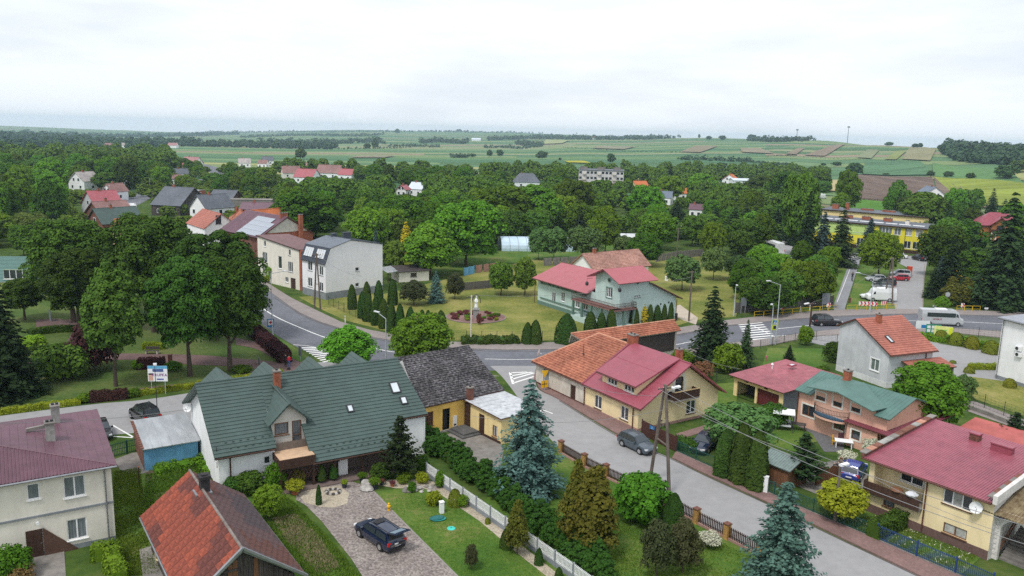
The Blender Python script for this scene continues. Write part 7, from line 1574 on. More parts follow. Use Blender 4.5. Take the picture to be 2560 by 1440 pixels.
def wire_fence(name,label,pts,H,m=DKMET,every=2.5,slats=5):
 c=[Vector(p)for p in W_(pts)];o=c[0].copy();t=thing(name,label,'fence',o);g=MB();g.use(m);g.tube((0,0,0),(0,0,H+.08),.04,n=6);pme=g.mesh('post');w=MB();w.use(m)
 for a,b in zip(c,c[1:]):
  D=b-a;L=D.length;k=max(1,round(L/every))
  for j in range(k+1):ob=new_obj('post',pme,t);ob.location=a+D*j/k-o
  for q in range(slats+1):z=Vector((0,0,.08+(H-.08)*q/slats));w.bar(a-o+z,b-o+z,.015)
  n=int(L/.5)
  for j in range(n):p=a+D*(j+.5)/n-o;w.bar((p.x,p.y,.05),(p.x,p.y,H),.01)
 w.build('wire_mesh',parent=t);return t
wire_fence('mesh_fence','dark wire mesh fence along the grassy bank below the thujas',[(822,762),(860,780),(905,800),(980,828),(1030,843),(1128,850),(1280,853),(1430,850),(1480,846)],1.4)
wire_fence('mesh_fence','wire mesh fence between the road pavement and the small lawn',[(1900,872),(1960,858),(2040,850),(2092,858)],1.3)
wire_fence('mesh_fence','tall wire fence in front of the clinic lawn',[(2405,1000),(2460,1020),(2560,1060)],1.6);wire_fence('mesh_fence','wire mesh fence along the road right of the minibus',[(2292,832),(2380,838),(2512,850)],1.6,every=4)
wire_fence('mesh_fence','wire fence round the salmon house yard',[(1790,955),(1830,945),(1860,935)],1.6)
def wall_run(name,label,pts,H,th,m):
 c=[Vector(p)for p in W_(pts)];mb=MB();mb.use(m)
 for a,b in zip(c,c[1:]):D=(b-a).normalized();mb.obox((a+b)/2+Vector((0,0,H/2)),(b-a)/2,Vector((-D.y,D.x,0))*th/2,(0,0,H/2))
 return mb.build(name,label=label,cat='wall')
wall_run('garden_wall','low dark garden wall beside the clinic path',[(2400,1015),(2470,1040),(2560,1075)],.5,.25,CONC_D)
def yellow_rail(label,a,b,n):
 A,B_=Vector(P(*a)),Vector(P(*b));t=thing('guard_rail',label,'guard rail',A);m=mat('rail_yellow',(.62,.42,.02),.5,.1);s=(B_-A)/n;g=MB();g.use(m);e=s*.96
 g.path([(0,0,0),(0,0,1.0),tuple(e*.03+Vector((0,0,1.1))),tuple(e*.97+Vector((0,0,1.1))),tuple(e+Vector((0,0,1.0))),tuple(e)],.035,6);g.bar((0,0,.55),tuple(e+Vector((0,0,.55))),.04);me=g.mesh('rail_section')
 for i in range(n):ob=new_obj('rail_section',me,t);ob.location=s*i
yellow_rail('yellow tubular guard rail along the far pavement, left run',(1885,795),(2094,777),9);yellow_rail('yellow tubular guard rail before the car park, middle run',(2117,778),(2240,775),5);yellow_rail('short yellow guard rail before the dark conifers',(2391,779),(2450,780),3)
# iron gate behind the blue shed
t=slat_fence('iron_gate','dark green wrought iron gate between cream house and blue shed',[(272,1146),(318,1134),(345,1128)],1.25,(.03,.03),.14,GREENMET,(.1,1.35,None),1.7,rails=(.05,.5,.95));mb=MB();mb.use(METAL);A,B_=Vector(P(272,1146)),Vector(P(318,1134));
for k in range(3):
 c=(B_-A)*(.22+k*.3);c2=Vector((0,0,.65));d=(B_-A).normalized();v4=[c+c2+d*.32,c+c2+Vector((0,0,.38)),c+c2-d*.32,c+c2-Vector((0,0,.38))]
 for i in range(4):mb.bar(v4[i],v4[(i+1)%4],.03)
mb.build('diamond',parent=t)
# arched wooden gate
t=thing('wooden_gate','arched brown wooden gate in front of the parked blue hatchback','gate',P(2068,1205),radians(hd((2044,1215),(2092,1200))));pm=None
for i in range(22):
 x=-1.4+i*.135;h=1.75-.55*(1-abs(x)/1.4)**1.0 if abs(x)<1.4 else 1.2;h=1.25+.5*abs(x)/1.45;mb=MB();mb.use(BRWOOD);mb.box(x,x+.12,-.02,.02,.05,h);mb.build('plank',parent=t)
mb=MB();mb.use(BRWOOD);mb.box(-1.6,-1.42,-.1,.1,0,2.0);mb.box(1.6,1.78,-.1,.1,0,2.0);mb.build('post',parent=t)
# ================================================================== POLES, LAMPS, SIGNS, WIRES
WOODP=mat('pole_wood',(.13,.105,.09),.9,.25,3,streak=(1,1,.2));LAMPG=mat('lamp_post_paint',(.42,.46,.50),.5,.1)
TOPS={}
def lamp(label,head,elbow,base,name='street_lamp',m=LAMPG,r=.09):
 b=Vector(P(*base));h=height_over(base,elbow[1]);e=Vector(P(elbow[0],elbow[1],h));k=Vector(P(head[0],head[1],h+.9));d=k-Vector((b.x,b.y,h+.9))
 if d.length>3.2:d=d.normalized()*3.2
 t=thing(name,label,'street lamp',b);mb=MB();mb.use(m);mb.tube((0,0,0),(0,0,h),r,r*.55,8);mb.tube((0,0,0),(0,0,.9),r*1.5,n=8);mb.tube((0,0,h),(d.x,d.y,h+.75),r*.5,n=6);mb.build('post',parent=t)
 q=MB();q.use(mat('lamp_head_white',(.6,.62,.64),.4,.05));dn=Vector((d.x,d.y,.15)).normalized();q.obox((d.x,d.y,h+.78),dn*.38,Vector((-dn.y,dn.x,0))*.16,(0,0,.06));q.build('lamp_head',parent=t)
for lb,a,b,c in(('grey street lamp standing at the park edge by the road bend',(712,675),(681,684),(682,850)),('grey street lamp between the two bright maples',(942,777),(965,797),(965,916)),('tall grey street lamp at the zebra crossing',(1922,700),(1950,712),(1938,861)),('grey street lamp beside the school car park',(2145,680),(2185,692),(2174,782)),('slim street lamp behind the dark spruce',(1843,714),(1838,716),(1834,790)),('short lamp post beside the crossing sign',(1928,762),(1934,764),(1925,862)),('far street lamp left of the distant bend',(280,464),(268,468),(267,514)),('far street lamp above the distant bend',(322,453),(312,456),(314,494)),('farthest street lamp by the wooded roadside',(383,446),(374,449),(375,479))):lamp(lb,a,b,c)
lamp('thin black lamp post standing before the election poster',(387,908),(388,911),(394,1042),m=DKMET,r=.05)
def pole(label,top,bases,m=WOODP,name='utility_pole',r=.14,arms=1,lampd=None,h=None):
 b0=Vector(P(*bases[0]));h=h or height_over(bases[0],top[1]);tp=Vector((b0 .x,b0 .y,h))if len(bases)==1 else Vector(((P(*bases[0])[0]+P(*bases[1])[0])/2,(P(*bases[0])[1]+P(*bases[1])[1])/2,h))
 t=thing(name,label,'utility pole',b0);mb=MB();mb.use(m)
 for i,b in enumerate(bases):B_=Vector(P(*b));mb.tube(B_-b0,tp-b0+(B_-b0)*.04,r*1.15,r*.8,9)
 mb.build('pole',parent=t);q=MB();q.use(DKMET);L=tp-b0
 for k in range(arms):q.bar(L+Vector((-.7,-.3,-.3-k*.5)),L+Vector((.7,.3,-.3-k*.5)),.08);
 q.build('cross_arm',parent=t)
 for s in(-.6,-.2,.2,.6):ib=MB();ib.use(mat('insulator',(.35,.25,.2),.3));ib.lathe([(.03,0),(.06,.03),(.05,.1),(.02,.13)],L+Vector((s,s*.43,-.26)),7);ib.build('insulator',parent=t)
 if len(bases)>1:bb=MB();bb.use(m);B_=Vector(P(*bases[1]))-b0;bb.bar(L*.45,B_*.55+L*.45,.1);bb.build('brace',parent=t)
 if lampd:q=MB();q.use(METAL);q.tube(L+Vector((0,0,-.8)),L+Vector((lampd[0],lampd[1],-.2)),.035);q.use(WHITE);q.obox(L+Vector((lampd[0],lampd[1],-.2)),(.35,.1,.05),(-.05,.15,0),(0,0,.07));q.build('lamp',parent=t)
 TOPS[label]=tp;return tp
pA=pole('pair of leaning wooden utility poles in front of the yellow house',(1662,978),[(1673,1240),(1625,1199)],lampd=(.9,.1));pB=pole('grey concrete utility pole behind the lime bush by the green fence',(2106,1150),[(2086,1307)],m=BARK_P,r=.12,lampd=(.1,-.4))
pC=pole('wooden A-frame pole by the tall white house',(793,632),[(786,771),(801,774)],arms=2);pD=pole('pale concrete post beside the round flower bed',(1180,738),[(1177,856)],m=P_OFF,r=.11);pE=pole('weathered wooden pole on the lawn right of the mint villa',(1738,677),[(1722,803)])
pF=pole('twin-leg wooden pole beside the car park',(2229,648),[(2231,764),(2209,752)]);pG=pole('dark wooden pole with lamp near the crossing',(2031,756),[(2021,854)],m=DKWOOD,lampd=(-.8,0));pole('wooden pole beside the far slate barn',(380,478),[(382,520)]);pH=pole('A-frame pole in front of the white slate-roofed house',(434,497),[(431,530),(438,530)])
pole('power pylon standing in the ploughed field',(2256,452),[(2256,487)],name='power_pylon',m=METAL,r=.12);pole('concrete pole in the central trees, left one',(1471,455),[(1471,492)],m=P_OFF);pole('concrete pole in the central trees, right one',(1488,460),[(1489,490)],m=P_OFF);pole('grey pole among the trees by the orchard lane',(1692,570),[(1692,640)],m=BARK_P);pole('slim pole in the far field',(1764,425),[(1764,446)],r=.1,m=METAL)
for x,t_,b_,h_ in((1991,318,345,'thin radio mast on the hilltop by the farm trees'),(2118,316,354,'tall thin mast on the bare hill crest')):
 p=next(q for q in(on_land(x,b_+k)for k in range(40))if q);t=thing('radio_mast',h_,'mast',p);hh=(b_-t_)*hypot(p[0],p[1])/F_PX;mb=MB();mb.use(METAL);mb.tube((0,0,0),(0,0,hh),.9,.5,4);mb.build('mast',parent=t);mb=MB();mb.use(METAL);mb.box(-2.2,2.2,-1,1,hh-3,hh);mb.build('antenna',parent=t)
def wire(a,b,sag,r=.018,n=12):
 a,b=Vector(a),Vector(b);mb=MB();mb.use(WIREM);pts=[a+(b-a)*i/n-Vector((0,0,4*sag*(i/n)*(1-i/n)))for i in range(n+1)];mb.path(pts,r,4);return mb
WIREM=mat('cable_grey',(.22,.22,.23),.6,.1);
def cable(label,a,b,sag,r=.018):wire(a,b,sag,r).build('overhead_cable',label=label,cat='cable',group='overhead cables')
off=Vector((.6,.26,-.1));far=Vector(P(2620,1440,6.5))
cable('upper white cable from the leaning poles towards the bottom right corner',pA+off,far+Vector((0,1.0,2.2)),.9,.022);cable('middle white cable from the leaning poles towards the bottom right corner',pA-off+Vector((0,0,-.4)),far+Vector((0,0,1.4)),.9,.022);cable('lowest cable from the leaning poles past the concrete pole',pA+Vector((0,0,-1.2)),pB+Vector((0,0,-.6)),.4);cable('cable from the concrete pole to the arched porch',pB,Vector(P(2500,1330,3.2)),.4)
cable('cable from the leaning poles across the street to the left',pA+Vector((0,0,-2.2)),Vector(P(1180,1040,3.0)),.9);cable('cable from the flat annex to the leaning poles past the orange roof',pA+Vector((0,0,-1)),Vector(P(1445,962,3.2)),.3);cable('cable from the pale post across the main road',pD,pE+Vector((0,0,-1)),1.2);cable('cable from the car park pole to the dark pole',pF,pG,1.0);cable('cable from the A-frame pole to the tall white house gable',pC,Vector(P(905,690,6)),.8);cable('cable over the cream house roof from the green gable',Vector(P(0,1058,8.6)),Vector(P(475,1022,5.6)),.3);cable('cable from the plank barn to the garage',Vector(P(1690,862,3.3)),Vector(P(1850,922,3.2)),.5)
RSW=mat('sign_white',(.72,.73,.75),.5,.05);RSR=mat('sign_red',(.55,.02,.06),.5,.05);RSY=mat('sign_yellow',(.75,.42,.01),.5,.05);RSB=mat('sign_blue',(.03,.20,.50),.5,.05);RSG=mat('sign_grey_back',(.16,.18,.20),.6,.1);RFY=mat('sign_fluo',(.62,.72,.02),.5,.05)
def sign(label,base,top,w,h,fm,name='road_sign',cat='sign',yaw=0,post=True,posts=1,draw=None,shape='rect',z=None,phh=None):
 b=Vector(P(*base));H=z or height_over(base,top);t=thing(name,label,cat,b,radians(yaw));mb=MB();mb.use(LAMPG)
 for s in([0]if posts==1 else[-w*.35,w*.35]):mb.tube((s,.03,0),(s,.03,H-.05),.035,n=6)
 mb.build('post',parent=t);mb=MB();mb.use(fm)
 if shape=='tri':mb.extr([(-w/2,0,H),(w/2,0,H),(0,0,H-h)],(0,-.02,0))
 else:mb.box(-w/2,w/2,-.03,0,H-h,H)
 mb.build('board',parent=t)
 if draw:draw(t,H,w,h)
 return t
def d_rects(rs):
 def f(t,H,w,h):
  for m,x0,x1,z0,z1 in rs:mb=MB();mb.use(m);mb.box(x0*w,x1*w,-.045,-.031,H-h+z0*h,H-h+z1*h);mb.build('sign_face',parent=t)
 return f
sign('blue hospital sign with white square and red cross by the park hedge',(677,826),797,1.0,1.25,RSB,draw=d_rects([(RSW,-.38,.38,.22,.9)]),yaw=15)
p=bpy.data.objects[-1]if False else None
def d_cross(t,H,w,h):
 for a in((.1,.3),(.3,.1)):mb=MB();mb.use(RSR);mb.box(-a[0]*w,a[0]*w,-.055,-.046,H-.44*h-a[1]*w,H-.44*h+a[1]*w);mb.build('cross',parent=t)
d_cross(bpy.data.objects['road_sign'],height_over((677,826),797),.8,1.25)
sign('grey back of a road sign at the hatched island',(751,900),866,.9,1.3,RSG,yaw=-50);sign('grey back of a small sign on the park path',(648,910),894,.7,.9,RSG,yaw=-60)
def d_ped(t,H,w,h):
 mb=MB();mb.use(RSB);mb.box(-.36*w,.36*w,-.04,-.031,H-.5*h,H-.06*h);mb.use(RSW);mb.extr([(-.3*w,-.041,H-.47*h),(.3*w,-.041,H-.47*h),(0,-.041,H-.1*h)],(0,-.008,0));mb.use(TRIM);mb.lathe([(.05,0),(.05,.07)],(0,-.06,H-.22*h),6);mb.bar((0,-.055,H-.22*h),(0,-.055,H-.34*h),.05);mb.bar((0,-.055,H-.34*h),(-.12,-.055,H-.44*h),.04);mb.bar((0,-.055,H-.34*h),(.12,-.055,H-.44*h),.04);mb.box(-.2*w,.2*w,-.04,-.031,H-.9*h,H-.58*h);mb.build('pictogram',parent=t)
sign('fluorescent yellow pedestrian crossing sign beside the zebra crossing',(1933,860),799,.95,1.6,RFY,draw=d_ped)
def d_chev(n,flip=1):
 def f(t,H,w,h):
  for i in range(n):
   x=-w/2+w*(i+.3)/n;q=w/n*.42*1;mb=MB();mb.use(RSR)
   mb.extr([(x,-.031,H-h),(x+q,-.031,H-h),(x+q*1.8,-.031,H-h/2),(x+q,-.031,H),(x,-.031,H),(x+q*.8,-.031,H-h/2)],(0,-.012,0));mb.build('chevron',parent=t)
 return f
sign('single red and white chevron board by the grey fence',(1954,784),764,.75,.75,RSW,draw=d_chev(1));sign('single red and white chevron board left of the cycle path',(2070,776),757,.75,.75,RSW,draw=d_chev(1));sign('long red and white chevron board in front of the car park',(2168,776),754,3.3,.8,RSW,posts=2,draw=d_chev(5));sign('curved striped chevron board right of the long one',(2208,772),753,1.3,.75,RSW,draw=d_chev(3),yaw=25);sign('chevron board among the conifers by the short rail',(2405,776),758,.6,.75,RSW,draw=d_chev(1))
sign('blue-grey sign back behind the dark spruce',(1857,784),744,1.0,1.5,RSG,posts=2);sign('large blue-grey sign back by the cycle path fence',(2062,776),733,1.5,2.0,RSG,posts=2,yaw=10)
def d_yel(t,H,w,h):
 mb=MB();mb.use(RSY);mb.box(-.45,.45,-.03,0,H-2.1,H-1.25);mb.use(TRIM);mb.box(-.1,-.04,-.045,-.031,H-2.05,H-1.3);mb.box(-.4,.3,-.045,-.031,H-1.7,H-1.62);mb.build('plate',parent=t)
sign('yellow give-way triangle with yellow plate at the orange-roofed corner house',(1361,978),926,1.0,.9,RSY,shape='tri',draw=d_yel,yaw=25)
def d_poster(t,H,w,h):
 for m,x0,x1,z0,z1 in((mat('poster_blue',(.10,.35,.55),.6),-.5,.5,.82,1),(mat('poster_dark',(.06,.10,.25),.6),-.25,.30,.62,.80),(mat('poster_skin',(.55,.33,.25),.7),-.46,-.24,.05,.42),(TRIM,-.46,-.22,.42,.52),(mat('poster_navy',(.05,.08,.30),.6),-.05,.3,.10,.18)):
  mb=MB();mb.use(m);mb.box(x0*w,x1*w,-.045,-.031,H-h+z0*h,H-h+z1*h);mb.build('print',parent=t)
 text3d('KRUPKA',.44,mat('poster_purple',(.20,.03,.22),.6),t,(.2,-.05,H-h+.34*h),(1,0,0),(0,0,1))
sign('white election poster reading KRUPKA on two posts in the park',(397,985),914,2.15,1.8,RSW,name='election_poster',cat='poster',posts=2,draw=d_poster,yaw=4,z=3.3)
sign('dark information board on thin legs on the park lawn',(126,803),775,1.2,1.5,RSG,name='information_board',cat='board',posts=2,yaw=-50)
def d_map(t,H,w,h):
 for i in range(6):mb=MB();mb.use(RSW);x=-.42+.3*(i%3);z=.15+.4*(i//3);mb.box(x*w,(x+.22)*w,-.045,-.031,H-h+z*h,H-h+(z+.3)*h);mb.build('panel',parent=t)
sign('green notice board with white panels by the clinic yard',(2331,842),811,2.2,1.5,mat('board_green',(.03,.25,.16),.6),name='notice_board',cat='board',posts=2,draw=d_map,yaw=-12);sign('yellow and white banner beside the green notice board',(2356,846),816,2.6,1.4,mat('banner_lemon',(.70,.72,.25),.7),name='banner',cat='banner',posts=2,draw=d_rects([(RFY,.3,.5,0,.9),(mat('banner_green',(.2,.5,.1),.7),-.4,.2,.5,.62)]),yaw=-20);sign('white and blue board on the wire fence behind the minibus',(2304,836),802,2.2,1.3,RSW,name='banner',cat='banner',posts=2,draw=d_rects([(RSB,-.1,.4,.1,.5)]))
sign('small white plate in the juniper hedge by the villa lawn',(1248,851),840,.55,.3,RSW,draw=d_rects([(TRIM,-.3,-.15,.3,.6),(RSG,-.05,.35,.4,.55)]));sign('small white sign before the dark conifers, left',(2336,770),763,.7,.3,RSW);sign('small white sign before the dark conifers, right',(2465,778),769,.7,.3,RSW)
t=thing('traffic_mirror','round traffic mirror on a post at the conifers','mirror',P(2365,772));mb=MB();mb.use(METAL);mb.tube((0,0,0),(0,0,2.9),.04);mb.tube((0,-.02,2.7),(0,.04,2.7),.48,n=18);mb.build('frame',parent=t);mb=MB();mb.use(mat('mirror',(.6,.62,.64),.2,.1,metal=.5));mb.tube((0,-.03,2.7),(0,-.021,2.7),.40,n=18);mb.build('mirror_face',parent=t)
for i,(x,y)in enumerate(((863,808),(2000,782),(2024,777))):t=thing('marker_post',['white roadside marker post on the grassy bank','white marker post behind the yellow rail, left','white marker post behind the yellow rail, right'][i],'post',P(x,y));mb=MB();mb.use(WHITE);mb.box(-.06,.06,-.04,.04,0,1.2);mb.build('post',parent=t);mb=MB();mb.use(RSR);mb.box(-.05,.05,-.05,-.041,.85,.95);mb.build('reflector',parent=t)
def boxthing(name,label,cat,p,dims,m,cap=None,yaw=0,z=0):
 t=thing(name,label,cat,P(*p),radians(yaw));t.location.z=z;w,d,h=dims;mb=MB();mb.use(m);mb.box(-w/2,w/2,-d/2,d/2,0,h);mb.build('body',parent=t);mb=MB();mb.use(cap or m);mb.box(-w/2-.03,w/2+.03,-d/2-.03,d/2+.03,h,h+.06);mb.build('lid',parent=t);return t
boxthing('meter_cabinet','white electricity cabinet at the kerb by the tall thuja hedge','cabinet',(1910,1232),(.55,.3,1.4),WHITE,yaw=-30,z=.1);boxthing('litter_bin','dark wheelie bin at the corner of the mint villa','bin',(1688,800),(.6,.6,1.1),DKMET);boxthing('litter_bin','dark red litter bin on the park path','bin',(426,908),(.4,.4,1.1),COPPER);boxthing('concrete_marker','white concrete block post on the front lawn','post',(1104,1283),(.32,.32,.95),P_WHITE,yaw=25)
boxthing('litter_bin','small dark bin beside the cycle path','bin',(2124,757),(.35,.35,.9),BRICKD);boxthing('bird_box','dark red box on a post by the blue shed','bird box',(349,1222),(.06,.06,1.9),DKWOOD,cap=BRICK);boxthing('recycling_bell','orange-red container on the grass beside the car park','container',(2272,690),(.9,.9,2.2),mat('orange_red',(.62,.08,.03),.5));boxthing('vent_block','white stone block on the lawn behind the mint villa','block',(1666,702),(.6,.6,.9),P_WHITE);boxthing('flagpole_base','white post in a garden behind the dark firs','post',(1701,575),(.9,.9,1.2),P_WHITE)
# bench in the park
t=thing('park_bench','wooden bench with backrest in front of the golden hedge in the park','bench',P(380,885),radians(4));
for nm,bx in(('seat',(-.9,.9,-.2,.25,.42,.48)),('backrest',(-.9,.9,.25,.31,.6,.95))):mb=MB();mb.use(OLDWOOD);mb.box(*bx);mb.build(nm,parent=t)
for x in(-.7,.7):mb=MB();mb.use(P_OFF);mb.box(x-.06,x+.06,-.2,.3,0,.42);mb.build('leg',parent=t)
# statue in the flower bed
t=thing('statue','white statue of a robed figure with rose arch on a pedestal in the flower bed','statue',P(1190,796));mb=MB();mb.use(CONC);mb.box(-.45,.45,-.45,.45,0,1.5);mb.box(-.55,.55,-.55,.55,1.5,1.65);mb.build('pedestal',parent=t);mb=MB();mb.use(P_WHITE);mb.lathe([(.34,0),(.3,.4),(.24,.9),(.27,1.25),(.3,1.5),(.12,1.68),(.1,1.75),(.15,1.85),(.14,2.0),(.05,2.1)],(0,0,1.65),14);mb.tube((-.25,-.1,3.0),(-.1,-.3,2.7),.08,n=7);mb.tube((.25,-.1,3.0),(.1,-.3,2.7),.08,n=7);mb.build('figure',parent=t,smooth=True);mb=MB();mb.use(DKMET);mb.path([(.7*cos(pi*i/10),.1,2.6+1.4*sin(pi*i/10))for i in range(11)],.06,5);mb.build('arch',parent=t)
t=P(1190,793);ring=[(t[0]+4.9*cos(2*pi*i/40),t[1]+4.6*sin(2*pi*i/40))for i in range(40)]
sheet('flower_bed',ring,.05,mat('bed_bark_mulch',(.20,.115,.105),.95,.3,3),world=True);line_strip('bed_edging',ring+ring[:1],.16,.08,CONC_D,world=True,smooth=False)
# people
def person(label,p,H,yaw,top,legs,hair,arm=0.0):
 t=thing('person',label,'person',P(*p),radians(yaw));s=H/1.75;J=[(0,0,.95,.15),(0,0,1.2,.14),(0,0,1.42,.16),(0,0,1.52,.06),(0,.01,1.66,.105),(0,0,1.74,.06),(-.1,0,.9,.10),(-.11,.03,.48,.065),(-.11,0,.08,.045),(-.11,-.14,.03,.035),(.1,0,.9,.10),(.12,-.06,.48,.065),(.12,.02,.08,.045),(.12,-.12,.03,.035),(-.2,0,1.4,.06),(-.26,-.02,1.12,.045),(-.22,-.16-arm,.9+arm,.032),(.2,0,1.4,.06),(.26,-.02,1.12,.045),(.22,-.16-arm,.9+arm,.032)]
 E=[(0,1),(1,2),(2,3),(3,4),(4,5),(0,6),(6,7),(7,8),(8,9),(0,10),(10,11),(11,12),(12,13),(2,14),(14,15),(15,16),(2,17),(17,18),(18,19)]
 me=bpy.data.meshes.new('body');me.from_pydata([tuple(v*s for v in j[:3])for j in J],E,[]);o=bpy.data.objects.new('tmp',me);COL.objects.link(o);m=o.modifiers.new('s','SKIN');m.use_smooth_shade=True
 for i,j in enumerate(J):me.skin_vertices[0].data[i].radius=(j[3]*s,j[3]*s*.85)
 me.skin_vertices[0].data[0].use_root=True;o.modifiers.new('u','SUBSURF').levels=1
 bm=bpy.data.meshes.new_from_object(o.evaluated_get(bpy.context.evaluated_depsgraph_get()));bpy.data.objects.remove(o)
 SK=mat('skin',(.50,.30,.22),.6,.05)
 bm.materials.clear();[bm.materials.append(m_)for m_ in(top,legs,SK)]
 for f in bm.polygons:c=f.center/s;f.material_index=2 if(c.z>1.48 or(abs(c.x)>.15 and c.z<.98 and c.y<-.08))else(1 if c.z<.97 else 0)
 new_obj('body',bm,t);hb=MB();hb.use(hair);hb.lathe([(.09*s,0),(.125*s,.06*s),(.12*s,.15*s),(.06*s,.21*s)],(0,.035*s,1.6*s),10);hb.build('hair',parent=t,smooth=True)
CLB=mat('cloth_black',(.015,.015,.02),.9);CLR_=mat('cloth_red',(.60,.03,.05),.9);CLJ=mat('cloth_denim',(.06,.12,.28),.9);HAIR=mat('hair_dark',(.03,.02,.015),.8)
person('person in black clothes walking beside the park hedge',(714,917),1.75,150,CLB,CLB,HAIR);person('person in a red top and blue trousers holding something at the park path',(723,918),1.6,20,CLR_,CLJ,HAIR,.15)
t=thing('cyclist_bag','dark bag lying on the path next to the two people','bag',P(722,924));mb=MB();mb.use(CLB);mb.lathe([(.12,0),(.25,.08),(.2,.22),(.03,.27)],n=8);mb.build('bag_body',parent=t);mb=MB();mb.use(CLB);mb.path([(.12*cos(a),0,.25+.12*sin(a))for a in(0,.8,1.57,2.3,3.14)],.02,5);mb.build('handle',parent=t)
def bicycle(label,p,yaw):
 t=thing('bicycle',label,'bicycle',P(*p),radians(yaw));
 for x in(-.52,.52):
  mb=MB();mb.use(TRIM);mb.path([(x+.33*cos(a),0,.34+.33*sin(a))for a in[2*pi*i/18 for i in range(19)]],.025,5)
  for i in range(6):mb.bar((x,0,.34),(x+.32*cos(i),0,.34+.32*sin(i)),.008)
  mb.build('wheel',parent=t)
 mb=MB();mb.use(METAL);[mb.tube(a,b,.02,n=6)for a,b in(((-.52,0,.34),(-.1,0,.32)),((-.1,0,.32),(.4,0,.8)),((-.22,0,.85),(.38,0,.85)),((-.1,0,.32),(-.25,0,.9)),((-.52,0,.34),(-.22,0,.8)),((.52,0,.34),(.38,0,.95)))];mb.build('frame',parent=t)
 mb=MB();mb.use(TRIM);mb.box(-.38,-.14,-.06,.06,.9,.95);mb.build('saddle',parent=t);mb=MB();mb.use(TRIM);mb.bar((.36,-.27,.98),(.36,.27,.98),.03);mb.build('handlebar',parent=t);return t
bicycle('bicycle leaning at the gable wall of the yellow house',(1657,1072),30)
bicycle('bicycle ridden by the person in black on the cycle path',(2130,703),75);person('person in black riding a bicycle along the cycle path',(2130,703),1.8,165,CLB,CLB,HAIR,.12)
bpy.data.objects['person.002'].location.z=.25
# front-garden objects
def rock(name,label,p,s,m,seed,flat=.6):
 g=random.Random(seed);t=thing(name,label,'rock',P(*p));mb=MB();mb.use(m);n=9;pr=[(.6,0),(1.0,.25),(.9,.6),(.5,.9),(.1,1.0)]
 rings=[[mb.pt((r*s*(1+g.uniform(-.18,.18))*cos(2*pi*k/n),r*s*.8*(1+g.uniform(-.18,.18))*sin(2*pi*k/n),z*s*flat*(1+g.uniform(-.1,.1))))for k in range(n)]for r,z in pr]
 for A,B_ in zip(rings,rings[1:]):
  for k in range(n):mb.idx([A[k],A[(k+1)%n],B_[(k+1)%n],B_[k]])
 mb.idx(rings[-1]);mb.build('stone',parent=t)
STN=mat('boulder',(.36,.34,.32),.95,.25,3,.4)
rock('boulder','pale boulder at the end of the gravel drive, rear one',(916,1214),.55,STN,1,1.0);rock('boulder','pale boulder at the lawn corner, front one',(917,1226),.6,STN,2,.8);rock('flat_stone','dark cloth-like flat stone lying on the gravel left of the car',(894,1366),.45,mat('dark_felt',(.07,.07,.075),.9,.2),5,.05)
mb=MB();mb.use(STN);g=random.Random(9);bx=MB()
t=thing('rockery','rockery of grey stones beside the golden shrub','rockery',P(1050,1226))
for i in range(34):
 p=Vector(P(g.uniform(1010,1095),g.uniform(1216,1232)))-Vector(P(1050,1226));r=g.uniform(.12,.28);s_=MB();s_.use(g.choice([STN,CONC_D]));s_.lathe([(r*.7,0),(r,r*.4),(r*.6,r*.8),(.03,r*.9)],p,6);s_.build('stone',parent=t)
t=thing('fire_pit','ring of stones round a small pit in the pale gravel','fire pit',P(833,1232))
for i in range(14):a=2*pi*i/14;s_=MB();s_.use(OLDWOOD if i%2 else STN);s_.lathe([(.12,0),(.16,.1),(.1,.22),(.02,.24)],(.55*cos(a),.5*sin(a),0),6);s_.build('stone',parent=t)
mb=MB();mb.use(SOIL);mb.lathe([(.5,.03),(.02,.035)],n=14);mb.build('pit',parent=t)
t=thing('sandbox_shell','teal clam-shell sandbox with lid on the lawn','sandbox',P(1096,1300),.4);TL=mat('teal_plastic',(.02,.22,.20),.4,.08);mb=MB();mb.use(TL);mb.T=Matrix.Scale(1.6,4,(1,0,0));mb.lathe([(.32,0),(.4,.12),(.36,.14)],n=16);mb.build('tray',parent=t);mb=MB();mb.use(mat('teal_dark',(.015,.12,.12),.4));mb.T=Matrix.Translation((-.1,.05,0))@Matrix.Scale(1.6,4,(1,0,0));mb.lathe([(.38,.16),(.34,.24),(.2,.3),(.02,.32)],n=16);mb.build('lid',parent=t)
t=thing('well_cover','turquoise round well cover in the lawn','cover',P(1128,1322));mb=MB();mb.use(mat('turquoise',(.05,.50,.42),.5));mb.lathe([(.33,0),(.33,.05),(.3,.07),(.02,.09)],n=20);mb.build('cover',parent=t);mb=MB();mb.use(TL);mb.lathe([(.05,.09),(.04,.13)],n=8);mb.build('knob',parent=t)
t=thing('garden_gnome','yellow hydrant-shaped ornament at the edge of the lawn','ornament',P(972,1277));mb=MB();mb.use(RSY);mb.lathe([(.12,0),(.12,.3),(.16,.32),(.15,.45),(.08,.5),(.09,.62),(.02,.7)],n=10);mb.build('body',parent=t);mb=MB();mb.use(DKMET);mb.lathe([(.17,.3),(.17,.33)],n=10);mb.build('band',parent=t)
GP=mat('glazed_pot',(.03,.035,.05),.4);TC=mat('terracotta',(.40,.13,.06),.8)
def potted(label,p,r,h,m,kd,H,R):
 b=P(*p);t=thing('plant_pot',label,'plant pot',b);mb=MB();mb.use(m);mb.lathe([(r*.7,0),(r,h),(r*1.08,h),(r*1.08,h*1.08)],n=12);mb.build('pot',parent=t)
 L,h0,r0=KINDS[kd];o=new_obj('plant',L[0][0],t);o.scale=(R/r0,R/r0,H/h0);o.location.z=h*.8
